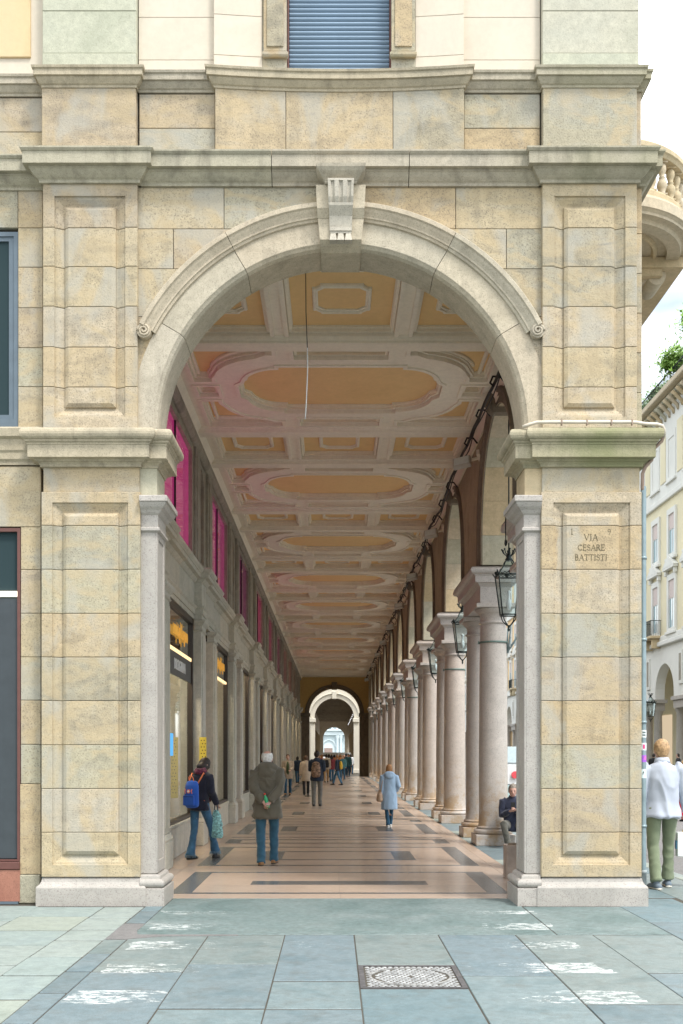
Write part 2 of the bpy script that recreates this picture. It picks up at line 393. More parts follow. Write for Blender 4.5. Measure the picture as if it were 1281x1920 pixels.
M['ceilo'] = stone('ceiling_orange_paint', [(.78, .54, .26), (.82, .57, .28), (.79, .55, .27)], None, speck=.03, pits=.1, bump=.05, dirt=.04, grain=.03)
def floorx(nt, col, mix, geo, P):
    bs = nt.nodes['Principled BSDF']
    n = node(nt, 'ShaderNodeTexNoise'); n.inputs['Scale'].default_value = 1.1; n.inputs['Detail'].default_value = 1; nt.links.new(geo.outputs['Position'], n.inputs[0])
    r = node(nt, 'ShaderNodeMapRange'); r.inputs[3].default_value = .20; r.inputs[4].default_value = .28; nt.links.new(n.outputs[0], r.inputs[0]); nt.links.new(r.outputs[0], bs.inputs['Roughness'])
M['tile'] = stone('beige_terrazzo', [(.47, .365, .285), (.51, .40, .315), (.49, .385, .305)], [(1, 1, 1), (.96, .97, .98), (1.04, 1.02, 1)], speck=.3, sps=160, rough=.22, bump=0, pits=0, spcol=(.30, .2, .15), spec=.55, extra=floorx, grain=.05)
M['tiled'] = stone('dark_terrazzo', [(.115, .12, .12), (.145, .15, .15), (.13, .13, .13)], [(1, 1, 1), (1.2, 1.2, 1.2), (.85, .85, .85)], speck=.2, sps=160, rough=.22, bump=0, pits=0, spec=.55, extra=floorx, grain=.05)
def zebra(nt, col, mix, geo, P):
    L = nt.links.new
    sx = node(nt, 'ShaderNodeSeparateXYZ'); L(geo.outputs['Position'], sx.inputs[0])
    def m(op, a, b=None, c=None):
        n = node(nt, 'ShaderNodeMath', operation=op)
        for i, v in enumerate((a, b, c)):
            if v is None: continue
            if isinstance(v, (int, float)): n.inputs[i].default_value = v
            else: L(v, n.inputs[i])
        return n.outputs[0]
    X, Y = sx.outputs[0], sx.outputs[1]
    wobs = node(nt, 'ShaderNodeTexNoise'); wobs.inputs['Scale'].default_value = 4; L(geo.outputs['Position'], wobs.inputs[0])
    yy = m('SUBTRACT', m('MODULO', m('ADD', Y, 40 - .05), 1.02), .51)           # stripes about 1 m apart
    stripe = m('LESS_THAN', m('ABSOLUTE', yy), m('ADD', .15, m('MULTIPLY', wobs.outputs[0], .10)))
    wob = node(nt, 'ShaderNodeTexNoise'); wob.inputs['Scale'].default_value = 3; L(geo.outputs['Position'], wob.inputs[0])
    xx = m('ABSOLUTE', m('ADD', m('SUBTRACT', X, .16), m('MULTIPLY', m('SUBTRACT', wob.outputs[0], .5), .35)))
    inx = m('MULTIPLY', m('LESS_THAN', xx, 2.0), m('LESS_THAN', Y, 11.6))
    ends = node(nt, 'ShaderNodeMapRange'); ends.inputs[1].default_value = 1.0; ends.inputs[2].default_value = 1.75; L(xx, ends.inputs[0])
    nn = node(nt, 'ShaderNodeTexNoise'); nn.inputs['Scale'].default_value = 11; nn.inputs['Detail'].default_value = 9; nn.inputs['Roughness'].default_value = .75
    mm = node(nt, 'ShaderNodeMapping'); mm.inputs['Scale'].default_value = (.7, 1.5, 1); L(geo.outputs['Position'], mm.inputs[0]); L(mm.outputs[0], nn.inputs[0])
    th = m('SUBTRACT', .655, m('MULTIPLY', ends.outputs[0], m('ADD', .09, m('MULTIPLY', wobs.outputs[0], .13))))
    wide = node(nt, 'ShaderNodeTexNoise'); wide.inputs['Scale'].default_value = .9; wide.inputs['Detail'].default_value = 1; L(geo.outputs['Position'], wide.inputs[0])
    th = m('ADD', th, m('MULTIPLY', m('SUBTRACT', wide.outputs[0], .45), .22))
    fine = node(nt, 'ShaderNodeTexNoise'); fine.inputs['Scale'].default_value = 55; fine.inputs['Detail'].default_value = 4; L(geo.outputs['Position'], fine.inputs[0])
    kr = node(nt, 'ShaderNodeMapRange'); kr.inputs[1].default_value = -.03; kr.inputs[2].default_value = .05; L(m('SUBTRACT', m('ADD', nn.outputs[0], m('MULTIPLY', m('SUBTRACT', fine.outputs[0], .5), .22)), th), kr.inputs[0]); keep = kr.outputs[0]
    f = m('MULTIPLY', m('MULTIPLY', stripe, inx), m('MULTIPLY', keep, .62))
    return mix(col, (.78, .80, .78), f)
M['slab'] = stone('blue_grey_paving', [(.135, .185, .20), (.175, .22, .232), (.155, .205, .22)], [(1, 1, 1), (.90, .97, .98), (1.14, 1.07, .98), (1.0, 1.01, 1.03), (.88, .90, .91), (1.10, 1.10, 1.07)], speck=.35, sps=130, rough=.55, bump=.2, bsc=60, pits=.9, dirt=.32, extra=zebra, spec=.4, blotch=2.2, grain=.12)
M['thresh'] = stone('green_grey_threshold', [(.12, .17, .165), (.16, .21, .205), (.20, .245, .24)], None, speck=.3, sps=110, rough=.6, bump=.2, bsc=50, dirt=.15, extra=zebra, streak=0, grain=.2)
M['slabl'] = stone('pale_paving', [(.24, .28, .26), (.285, .325, .30), (.26, .30, .285)], [(1, 1, 1), (.94, .98, 1), (1.05, 1.02, .95)], speck=.25, sps=120, rough=.7, bump=.12, dirt=.15, blotch=2.2)
M['asphalt'] = stone('asphalt', [(.17, .165, .16), (.21, .20, .195), (.19, .185, .18)], None, speck=.5, sps=120, rough=.9, bump=.6, bsc=120)
M['ground'] = stone('ground_far', [(.22, .23, .22), (.26, .27, .26), (.24, .25, .24)], None, rough=.9)
M['redg'] = stone('red_granite', [(.30, .13, .09), (.36, .165, .115), (.27, .12, .085)], None, speck=.4, rough=.4, bump=.03)
M['rough'] = stone('rough_hewn_stone', [(.30, .28, .21), (.38, .35, .26), (.33, .31, .24)], None, bump=1.0, bsc=22, dirt=.3)
M['iron'] = plain('dark_iron', (.025, .035, .035), .45, .6)
M['black'] = plain('black_cable', (.015, .014, .013), .6)
M['bluefr'] = plain('blue_grey_frame', (.11, .145, .175), .5)
M['redfr'] = plain('red_brown_frame', (.13, .055, .045), .5)
M['slat'] = plain('blue_shutter', (.19, .27, .36), .45, var=.05)
M['dglass'] = glass('dark_window_glass', mixf=.0, body=lambda nt: node(nt, 'ShaderNodeBsdfDiffuse', i_0=(.035, .055, .06, 1)))
M['transom'] = glass('dark_transom_glass', body=lambda nt: node(nt, 'ShaderNodeBsdfDiffuse', i_0=(.035, .04, .035, 1)))
M['sglass'] = glass('shop_glass', (.86, .88, .86), .0)
M['lglass'] = glass('lantern_glass', (.85, .92, .92), .06)
M['pipe'] = plain('zinc_pipe', (.24, .31, .33), .45, .3, var=.15)
M['cpipe'] = plain('cream_pipe', (.62, .55, .45), .5, var=.1)
M['bpipe'] = plain('brown_pipe', (.30, .22, .17), .6, var=.2)
M['white'] = plain('white_enamel', (.75, .77, .77), .4)
M['dark'] = plain('dark_void', (.02, .02, .02), .9)
M['console'] = stone('console_stone', [(.45, .41, .34), (.50, .46, .38), (.42, .385, .32)], None, dirt=.25, speck=.4, bump=.2)
M['arch'] = stone('pale_arch_stone', [(.43, .38, .295), (.50, .445, .35), (.46, .41, .32)], [(1, 1, 1), (.97, .97, .95), (1.04, 1.0, .95), (1, .98, .93)], streak=.2, dirt=.22, bump=.4, speck=.35, sps=70, pits=.7)
# ================================================================= the ground
XC, ZC, R0 = .0785, 5.363, 2.064            # front arch: centre x, springing height, radius
PITCH, PC0 = 6.46, 21.2                      # spacing of the column pairs and the first visible pair
XL, XR = -2.58, 2.65                         # inner faces of the arcade walls
YEND = 84.0

gb = B(); gb.box(-400, 400, -200, 700, -.6, -.135)
put('ground', gb, M['ground'], kind='structure')
# street on the right, a kerb lower than the pavement
sb = B(); sb.add([(4.95, -30, -.125), (17.0, -30, -.125), (17.0, 260, -.125), (4.95, 260, -.125)], [(0, 1, 2, 3)])
put('street', sb, M['asphalt'], kind='structure')
kerb = B(); kerb.box(-14, 4.72, -4, 200, -.13, -.0055)
pav = put('pavement', kerb, M['joint'], kind='structure')
kb = B()
kb.cbox(4.72, 4.93, 0, 1.19, -.13, .003, .012); kme = kb.mesh('kerb_stone')
for i in range(36): put('kerb_stone', kme, M['slabl'], pav, (0, -2 + 1.2 * i, 0))
# far kerb and pavement across the street
kb = B(); kb.cbox(17.0, 17.3, -20, 240, -.13, .01, .01); kb.box(17.3, 40, -20, 240, -.13, 0)
put('far_pavement', kb, M['slabl'], kind='structure')

def slab(x0, x1, y0, y1, mat='slab', gap=.009, z=0, name='paving_slab', par=None):
    b = B(); dz = random.uniform(-.001, .003)
    j = lambda: random.uniform(-.004, .004)
    gx = gap * .62; b.cbox(x0 + gx + j() * .5, x1 - gx + j() * .5, y0 + gap * 2.2 + j() * .6, y1 - gap * 2.2 + j() * .6, -.05, z + dz, .004)
    return put(name, b, M[mat], par or pav)
cols = [(-1.9, -1.18, [4.6, 6.0, 8.35, 10.06]), (-1.18, -.46, [5.0, 7.13, 8.65, 10.06]), (-.46, .19, [5.2, 7.12, 8.0, 10.06]), (.985, 1.71, [4.8, 6.6, 8.19, 10.06]),
        (1.71, 2.44, [5.2, 7.25, 10.06]), (2.44, 3.2, [4.8, 6.5, 8.3, 10.06]), (3.2, 4.0, [5.4, 7.6, 9.2, 10.8, 12.6]), (4.0, 4.715, [5.0, 6.9, 8.7, 10.3, 12.2])]
for x0, x1, ys in cols:
    for a, b_ in zip(ys, ys[1:]): slab(x0, x1, a, b_)
for a, b_ in zip([5.0, 6.2, 7.755], [6.2, 7.755]): slab(.19, .985, a, b_)
slab(.19, .985, 8.60, 10.06)
slab(2.11, 3.2, 10.06, 11.93, 'thresh')
slab(-1.9, 2.11, 10.06, 12.62, 'thresh', name='threshold_slab')
for a, b_ in zip([5.0, 5.9, 6.72, 7.6, 8.35, 9.1, 9.8, 10.75, 11.6], [5.9, 6.72, 7.6, 8.35, 9.1, 9.8, 10.4, 11.6, 12.0]): slab(-2.11, -1.9, a, b_)
for x0, x1, ys in [(-2.56, -2.11, [5, 6.35, 7.4, 8.2, 8.95, 9.75, 10.35, 11.1, 11.9]), (-3.3, -2.56, [5, 6.6, 7.75, 8.6, 9.5, 10.3, 11.2, 11.9]), (-4.15, -3.3, [5, 7.2, 8.4, 9.2, 10.1, 10.9, 12.0]),
                   (-5.0, -4.15, [5, 7, 8.2, 9.6, 10.7, 12.0]), (-5.9, -5.0, [5, 7, 8.6, 9.9, 11, 12.0])]:
    for a, b_ in zip(ys, ys[1:]): slab(x0, x1, a, b_, 'slabl')
# the rest of the pavement out of the frame: larger runs of slabs
for x0, x1 in [(-9, -7.4), (-7.4, -5.9)]:
    for i in range(5): slab(x0, x1, 4 + 1.6 * i, 5.6 + 1.6 * i, 'slabl')
for i in range(10): slab(-5.9 + i * 1.06, -4.84 + i * 1.06, 1.0, 2.8); slab(-5.9 + i * 1.06, -4.84 + i * 1.06, 2.8, 4.6)
fl = B(); fl.box(-5.9, 4.715, 4.4, 5.6, -.06, -.008); put('paving_bed', fl, M['slab'], pav)
# pavement beside the arcade, going back
for i in range(22):
    slab(3.42, 4.06, 12.65 + 1.5 * i, 14.15 + 1.5 * i); slab(4.06, 4.715, 12.25 + 1.5 * i, 13.75 + 1.5 * i)
far = B(); far.box(3.42, 4.715, 45, 200, -.13, -.004); put('paving_run', far, M['slab'], pav)
# tarmac patch beside the threshold
b = B(); b.plate([(-2.095, 10.38), (-2.095, 9.82), (-1.92, 9.80), (-1.60, 9.97), (-.9, 10.0), (-.9, 10.055), (-1.85, 10.06), (-1.92, 10.38)], [], XY, -.04, .004)
put('tarmac_patch', b, M['asphalt'], pav)
b = B(); b.plate([(-2.15, 10.4), (-2.15, 9.8), (-1.9, 9.8), (-1.9, 10.75), (-2.11, 10.75)], [], XY, -.04, -.004); put('tarmac_bed', b, M['asphalt'], pav)

# manhole cover: frame, cover, raised lozenges
mr = empty('manhole_cover', (.587, 8.18, 0), 'rectangular worn metal access cover with raised lozenge tread set in the paving', 'manhole cover')
b = B(); b.plate([(.195, 7.76), (.98, 7.76), (.98, 8.595), (.195, 8.595)], [[(.235, 7.80), (.94, 7.80), (.94, 8.555), (.235, 8.555)]], XY, -.04, .003)
rust = plain('rusty_frame', (.095, .09, .09), .8, .2, var=.3, sc=20)
worn = plain('worn_steel', (.40, .40, .39), .5, .4, var=.45, sc=14)
put('frame', b, rust, mr)
b = B(); b.box(.24, .935, 7.805, 8.55, -.04, -.006); put('cover_plate', b, plain('cover_dark', (.12, .115, .115), .7, .3, var=.3, sc=12), mr)
b = B()
for r_ in range(17):
    for q in range(15):
        x = .265 + q * .0465 + (.023 if r_ % 2 else 0); y = 7.83 + r_ * .0435
        if x > .92: continue
        dx, dy = (x - .587) / .315, (y - 8.18) / .33; d = sqrt(dx * dx + dy * dy)
        if .86 < d < 1.0 or d < .12: continue
        w, h_ = .019, .017
        b.add([(x - w, y, -.006), (x, y - h_, -.006), (x + w, y, -.006), (x, y + h_, -.006), (x - w * .75, y, .002), (x, y - h_ * .7, .002), (x + w * .75, y, .002), (x, y + h_ * .7, .002)],
              [(4, 5, 6, 7), (0, 1, 5, 4), (1, 2, 6, 5), (2, 3, 7, 6), (3, 0, 4, 7)])
put('tread', b, worn, mr, kind='stuff')
b = B(); b.sweep(arcp(.587, 8.18, .30, 0, 2 * pi, 40)[:-1], [(0, -.006), (.0, .002), (.02, .002), (.02, -.006)], XY, closed=True, cap=False); put('ring', b, worn, mr)

# ================================================================= the arcade building
AB = empty('arcade_building', (0, 12, 0), 'pale sandstone corner building whose great round arch opens on the long vaulted-looking arcade', 'building')
AB['label'] = 'pale sandstone corner building with a tall round arch opening into the long arcade'

def relief_block(x0, x1, z0, z1, yf=12.0, panel=None, prof=None, c=.006, depth=.16, gap=.0024):
    """a stone with chamfered edges whose face carries its share of a sunk panel; yf = front plane or function of x"""
    f = yf if callable(yf) else (lambda x: yf)
    x0 += gap; x1 -= gap; z0 += gap; z1 -= gap
    xs = {x0, x0 + c, x1 - c, x1}; zs = {z0, z0 + c, z1 - c, z1}
    if callable(yf):
        for i in range(1, 8): xs.add(x0 + (x1 - x0) * i / 8)
    if panel:
        a0, a1, b0, b1 = panel
        for d, _ in prof:
            for v in (a0 + d, a1 - d):
                if x0 + c < v < x1 - c: xs.add(v)
            for v in (b0 + d, b1 - d):
                if z0 + c < v < z1 - c: zs.add(v)
    xs = sorted(xs); zs = sorted(zs)
    def rel(x, z):
        r = 0
        if panel:
            d = min(x - a0, a1 - x, z - b0, b1 - z)
            if d > 0:
                r = prof[-1][1]
                for (d0, r0), (d1, r1) in zip(prof, prof[1:]):
                    if d <= d1 + 1e-9: r = r0 + (r1 - r0) * (d - d0) / max(d1 - d0, 1e-9); break
        if min(x - x0, x1 - x, z - z0, z1 - z) < 1e-6: r += c
        return r
    b = B(); n = len(xs)
    vs = [(x, f(x) + rel(x, z), z) for z in zs for x in xs]; fs = []
    for j in range(len(zs) - 1):
        for i in range(n - 1):
            q = (j * n + i, j * n + i + 1, (j + 1) * n + i + 1, (j + 1) * n + i)
            if panel:
                mx_, mz_ = (xs[i] + xs[i + 1]) / 2 - (a0 + a1) / 2, (zs[j] + zs[j + 1]) / 2 - (b0 + b1) / 2
                if mx_ * mz_ > 0: fs += [(q[0], q[1], q[2]), (q[0], q[2], q[3])]
                else: fs += [(q[0], q[1], q[3]), (q[1], q[2], q[3])]
            else: fs.append(q)
    b.add(vs, fs)
    y1 = f((x0 + x1) / 2) + depth
    # sides
    m = len(zs)
    loop = [i for i in range(n)] + [j * n + n - 1 for j in range(1, m)] + [(m - 1) * n + i for i in range(n - 2, -1, -1)] + [j * n for j in range(m - 2, 0, -1)]
    k = len(b.v); b.v += [(vs[i][0], y1, vs[i][2]) for i in loop]
    for i in range(len(loop)):
        j = (i + 1) % len(loop); b.f.append((loop[i], k + i, k + j, loop[j])); b.m.append(0); b.sm.append(False)
    return b
PAN = [(0, 0), (.004, .022), (.028, .026), (.045, .036), (.09, .058), (.112, .060), (.115, .036), (.155, .012)]
def pier(x0, x1, joints, yf, panel, core):
    for a, b_ in zip(joints, joints[1:]):
        put('stone_block', relief_block(x0, x1, a, b_, yf, panel, PAN), M['sand'], core)

UJ = [5.30, 5.84, 6.29, 6.746, 7.196, 7.634, 8.14]
LJ = [.323, .826, 1.317, 1.808, 2.304, 2.795, 3.286, 3.78, 4.273, 4.651]
piers = {}
for side, xu, xl, pu, pl, xb in (
        ('l', (-3.276, -2.208), (-3.285, -2.172), (-3.144, -2.346, 5.504, 7.988), (-3.16, -2.31, .461, 4.531), (-3.275, -2.165)),
        ('r', (2.346, 3.414), (2.328, 3.459), (2.484, 3.282, 5.504, 7.988), (2.466, 3.328, .461, 4.531), (2.338, 3.46))):
    core = B(); core.box(xl[0] + .02, xl[1] - .02, 12.085, 12.58 if side == 'l' else 13.4, 0, 8.1)
    core = put('pier', core, M['joint'], AB, (0, 0, 0)); piers[side] = core
    pier(*xu, UJ, 12.0, pu, core)
    pier(*xl, LJ, 11.97, pl, core)
    put('stone_block', relief_block(xl[0] + .015, xl[1] - .015, 4.651, 4.97, 12.0, c=.004), M['sand'], core)
    # base block with a concave top
    b = B(); b.sweep([(xb[0], 12.45), (xb[0], 11.99), (xb[1], 11.99), (xb[1], 12.45)], [(.0, .0), (.06, 0), (.06, .205), (.052, .222), (.03, .24), (.012, .27), (.005, .305), (-.01, .318), (-.2, .318), (-.2, 0)], XY, out=1)
    put('base_block', b, M['granite'], core)
    # inner pilaster of granite, with a sunk panel on the reveal
    s = -1 if side == 'l' else 1
    xe = -1.99 if side == 'l' else 2.15; xw = xl[1] if side == 'l' else xl[0]
    def bx(b, xa, xb_, *r): b.cbox(min(xa, xb_), max(xa, xb_), *r)
    b = B(); bx(b, xe + s * .012, xw + s * .1, 12.03, 12.57, .35, 4.27, .012)
    pil = put('pilaster', b, M['granite'], AB)
    # frame strips on the reveal face (proud of the sunk field)
    b = B()
    for ya, yb_, za, zb in ((12.035, 12.12, .36, 4.26), (12.48, 12.565, .36, 4.26), (12.12, 12.48, .36, .50), (12.12, 12.48, 4.14, 4.26)): bx(b, xe, xe + s * .02, ya, yb_, za, zb, .006)
    put('pilaster_frame', b, M['granite'], pil)
    path = [(xw, 12.6), (xe, 12.6), (xe, 12.0), (xw, 12.0)] if side == 'l' else [(xw, 12.0), (xe, 12.0), (xe, 12.6), (xw, 12.6)]
    b = B(); o = -1
    path = [(p[0], 12.03 if p[1] == 12.0 else 12.57) for p in path]
    b.sweep(path, [(.09, 0), (.09, .195), (.085, .2), (-.05, .2), (-.05, 0)], XY, out=o); put('plinth', b, M['granite'], pil)
    b = B(); b.sweep(path, [(-.05, .2), (.06, .203)] + [(.052 + .038 * cos(a), .252 + .046 * sin(a)) for a in [x * pi / 8 - pi / 2 + .2 for x in range(8)]] + [(.04, .302), (.035, .33), (.01, .35), (-.05, .35)], XY, out=o)
    put('torus', b, M['granite'], pil)
    # lower capital moulding
    b = B(); b.sweep(path, [(-.05, 4.21), (0.008, 4.21), (.03, 4.225), (.03, 4.25), (.008, 4.268), (.008, 4.40), (.03, 4.42), (.05, 4.45), (.085, 4.48), (.105, 4.51), (.11, 4.53), (.13, 4.535), (.13, 4.59), (.12, 4.60), (-.05, 4.62)], XY, out=o)
    put('capital_moulding', b, M['granite'], pil)
    b = B(); bx(b, xe + s * .004, xw + s * .1, 12.034, 12.57, 4.60, 4.99, .004); put('neck', b, M['cream'], pil)

# springing cornice (impost) round both piers
IMP = [(-.1, 4.93), (.01, 4.93), (.012, 4.955), (.03, 4.975), (.055, 4.985), (.06, 5.0), (.085, 5.005), (.12, 5.01), (.12, 5.145), (.128, 5.15), (.128, 5.165), (.15, 5.18), (.15, 5.2)] + \
      [(.15 + .045 * sin(a), 5.262 - .062 * cos(a)) for a in [pi * i / 7 for i in range(1, 7)]] + [(.14, 5.33), (-.1, 5.345)]
for side in 'lr':
    if side == 'l': segs = [([(-3.285, 12.25), (-3.285, 11.97), (-2.172, 11.97), (-2.172, 12.03), (-1.99, 12.03), (-1.99, 12.58), (-2.3, 12.58)], 1)]
    else: segs = [([(2.45, 12.58), (2.15, 12.58), (2.15, 12.03), (2.328, 12.03), (2.328, 11.97), (3.459, 11.97), (3.459, 13.38)], 1)]
    for p, o in segs:
        b = B(); b.sweep(p, IMP, XY, out=o); put('impost_cornice', b, M['cornice'], piers[side])

# wall above and around the arch
R1, R2, R3 = 2.118, 2.385, 2.553
wall = B()
hole = [(XC - 2.09, 4.9)] + [(XC - 2.09, ZC)] + [(XC + 2.09 * cos(a), ZC + 2.09 * sin(a)) for a in [pi - pi * i / 48 for i in range(1, 48)]] + [(XC + 2.09, ZC), (XC + 2.09, 4.9)]
wall.plate([(-3.2, 4.9), *hole, (3.4, 4.9), (3.4, 8.5), (-3.2, 8.5)], [], XZ, 12.10, 12.58)
WALL = put('front_wall', wall, M['joint'], AB)
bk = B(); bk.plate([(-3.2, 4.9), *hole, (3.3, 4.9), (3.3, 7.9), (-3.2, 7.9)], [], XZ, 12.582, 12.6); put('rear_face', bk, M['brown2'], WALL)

def clipblock(x0, x1, z0, z1, R, gap=.004):
    """wall stone with the circle of the arch cut out of it"""
    x0 += gap; x1 -= gap; z0 += gap; z1 -= gap; n = 14; low = []
    for i in range(n + 1):
        x = x0 + (x1 - x0) * i / n; d = R * R - (x - XC) ** 2
        zc = ZC + sqrt(d) + gap if d > 0 else -9
        low.append((x, max(z0, zc)))
    low = [p for p in low if p[1] < z1 - .004]
    if len(low) < 2: return None
    # exact crossing of the top edge
    d = R * R - (z1 - gap - ZC) ** 2
    if d > 0:
        xx = sqrt(d) * (1 if (x0 + x1) / 2 > XC else -1) + XC
        if x0 < xx < x1:
            if xx > low[-1][0]: low.append((xx, z1 - .003))
            elif xx < low[0][0]: low.insert(0, (xx, z1 - .003))
    P = low + [(low[-1][0], z1), (low[0][0], z1)]
    b = B(); y = 12.07 + random.uniform(-.001, .001)
    b.plate(P, [], XZ, y, 12.2)
    return b
z_ = lambda py: 1.7 + (1415 - py) * .00603
x_ = lambda px: (px - 626) * .00603
rows = [(z_(428), z_(350), [258, 420, 595], [682, 855, 1018]), (z_(503), z_(428), [258, 325, 560], [720, 950, 1018]), (z_(593), z_(503), [258, 420], [858, 1018]), (5.34, z_(593), [258, 300], [975, 1018])]
for za, zb, l, r in rows:
    for xs in (l, r):
        for a, b_ in zip(xs, xs[1:]):
            q = clipblock(x_(a), x_(b_), za, zb, 2.36)
            if q: put('wall_stone', q, M['sand'], WALL)

# archivolt: voussoirs, then the raised outer moulding with a scroll at each foot
VP_ = [(R2, 12.06), (R1 + .004, 12.05), (R1, 12.052), (2.105, 12.066), (2.082, 12.085), (R0 + .006, 12.115), (R0, 12.13), (R0, 12.6), (2.25, 12.6), (R2, 12.3)]
def ring(a0, a1, prof, n=None, gap=.0):
    n = n or max(2, int(abs(a1 - a0) / .05)); b = B(); k = len(prof); vs = []
    a0 += gap; a1 -= gap
    for i in range(n + 1):
        a = a0 + (a1 - a0) * i / n
        for r, y in prof: vs.append((XC + r * cos(a), y, ZC + r * sin(a)))
    fs = [(i * k + q, i * k + (q + 1) % k, (i + 1) * k + (q + 1) % k, (i + 1) * k + q) for i in range(n) for q in range(k)]
    fs += [tuple(range(k)), tuple(n * k + q for q in reversed(range(k)))]
    return b.add(vs, fs)
angs = [0, 31, 59.4, 84.6]
for a, b_ in zip(angs, angs[1:]):
    for s in (0, 1):
        p, q = (radians(a), radians(b_)) if s else (pi - radians(b_), pi - radians(a))
        put('voussoir', ring(p, q, VP_, gap=.0016), M['arch'], WALL)
MP = [(R2 - .03, 12.07), (R2 - .02, 12.035), (R2 + .005, 12.028), (R2 + .012, 12.012), (R2 + .03, 12.01), (R2 + .05, 12.0), (R2 + .075, 11.985), (R2 + .10, 11.975), (R2 + .115, 11.955), (R2 + .16, 11.955), (R3, 11.965), (R3, 12.07)]
mang = [27.5, 59.4, 84.9]
for a, b_ in zip(mang, mang[1:]):
    for s in (0, 1):
        p, q = (radians(a), radians(b_)) if s else (pi - radians(b_), pi - radians(a))
        put('archivolt_moulding', ring(p, q, MP, gap=.0012), M['arch'], WALL)
for s in (-1, 1):      # volute
    a = radians(26.5); cx, cz = XC + s * 2.475 * cos(a), ZC + 2.475 * sin(a)
    b = B()
    n = 40; pts = []
    for i in range(n + 1):
        t = i / n * 4.2 * pi; r = .070 * (1 - i / n * .82)
        pts.append((cx + s * r * cos(t), 11.985 - .02 * i / n, cz + r * sin(t) * 1))
    b.tube(pts, .016, 6, rad=[.017 - .006 * i / n for i in range(n + 1)])
    k = 22; vs = [(cx + .079 * cos(2 * pi * i / k), 11.985, cz + .079 * sin(2 * pi * i / k)) for i in range(k)] + [(cx + .079 * cos(2 * pi * i / k), 12.08, cz + .079 * sin(2 * pi * i / k)) for i in range(k)]
    b.add(vs, [tuple(range(k))] + [(i, (i + 1) % k, k + (i + 1) % k, k + i) for i in range(k)])
    put('volute', b, M['arch'], WALL)

# keystone: splayed block, fluted console and drops
kx = lambda px: XC + (px - 638.5) * .00597
kz = lambda py: 1.7 + (1415 - py) * .00597
kb = B()
def wedge(b, pa, pb, za, zb, ya, yb_, back=12.3):
    """pa, pb = half widths at top/bottom"""
    b.quadbox([(XC - pb, yb_, zb), (XC + pb, yb_, zb), (XC + pb, back, zb), (XC - pb, back, zb), (XC - pa, ya, za), (XC + pa, ya, za), (XC + pa, back, za), (XC - pa, back, za)])
h = lambda w: w * .00597 / 2
wedge(kb, h(93), h(89), 8.06, kz(393), 11.90, 11.90)
wedge(kb, h(89), h(87), kz(393), kz(408), 11.90, 11.95)
wedge(kb, h(86), h(78), kz(408), kz(448), 11.955, 11.95, 12.58)
wedge(kb, h(77), h(76), kz(448), kz(456), 11.95, 12.02, 12.58)
wedge(kb, h(76), h(75), kz(456), kz(462), 12.02, 12.10, 12.58)
KEY = put('keystone', kb, M['arch'], WALL)
kb = B()
# fluted tongue: profile across x with three grooves
def tongue(b, ws, zs_, ys, flute):
    cols_ = [-1, -.82, -.72, -.58, -.48, -.18, -.08, .08, .18, .48, .58, .72, .82, 1] if flute else [-1, 1]
    gro = {-.72: 1, -.58: 1, -.08: 1, .08: 1, .72: 1, .58: 1}
    vs = []; n = len(cols_)
    for w, z, y in zip(ws, zs_, ys):
        for c_ in cols_:
            vs.append((XC + w * c_, y + (.02 if (flute and c_ in gro) else 0), z))
    fs = [(j * n + i, j * n + i + 1, (j + 1) * n + i + 1, (j + 1) * n + i) for j in range(len(ws) - 1) for i in range(n - 1)]
    b.add(vs, fs)
    for j in range(len(ws) - 1):
        for s_ in (-1, 1):
            b.add([(XC + s_ * ws[j], ys[j], zs_[j]), (XC + s_ * ws[j + 1], ys[j + 1], zs_[j + 1]), (XC + s_ * ws[j + 1], 12.1, zs_[j + 1]), (XC + s_ * ws[j], 12.1, zs_[j])], [(0, 1, 2, 3)])
    b.add([(XC - ws[-1], ys[-1], zs_[-1]), (XC + ws[-1], ys[-1], zs_[-1]), (XC + ws[-1], 12.1, zs_[-1]), (XC - ws[-1], 12.1, zs_[-1])], [(0, 1, 2, 3)])
    b.add([(XC - ws[0], ys[0], zs_[0]), (XC + ws[0], ys[0], zs_[0]), (XC + ws[0], 12.1, zs_[0]), (XC - ws[0], 12.1, zs_[0])], [(0, 1, 2, 3)])
tongue(kb, [h(49), h(48.5)], [kz(346), kz(350)], [11.80, 11.80], False)
tongue(kb, [h(48.5), h(46.5), h(46)], [kz(350) - .001, kz(378), kz(387)], [11.80, 11.82, 11.845], True)
tongue(kb, [h(46), h(45), h(44), h(43), h(42)], [kz(387) - .001, kz(392), kz(397), kz(407), kz(427)], [11.845, 11.85, 11.87, 11.91, 11.93], False)
tongue(kb, [h(42), h(41)], [kz(427) - .001, kz(434)], [11.915, 11.915], False)
tongue(kb, [h(40), h(40)], [kz(434) - .001, kz(438)], [11.925, 11.925], False)
put('fluted_console', kb, M['console'], KEY)
for i in (-1, 0, 1):
    b = B(); c_ = XC + i * .0855
    b.quadbox([(c_ - .040, 11.895, kz(453)), (c_ + .040, 11.895, kz(453)), (c_ + .040, 12.02, kz(453)), (c_ - .040, 12.02, kz(453)), (c_ - .028, 11.925, kz(438.5)), (c_ + .028, 11.925, kz(438.5)), (c_ + .028, 12.02, kz(438.5)), (c_ - .028, 12.02, kz(438.5))])
    put('drop', b, M['console'], KEY)
b = B(); pf = [(-.02, 8.058), (.0, 8.058), (.006, 8.085), (.012, 8.09), (.018, 8.1), (.075, 8.165), (.095, 8.20), (.10, 8.235), (-.02, 8.235)]
b.sweep([(XC - .175, 12.05), (XC - .175, 11.87), (XC + .175, 11.87), (XC + .175, 12.05)], pf, XY); put('keystone_cap', b, M['cornice'], KEY)

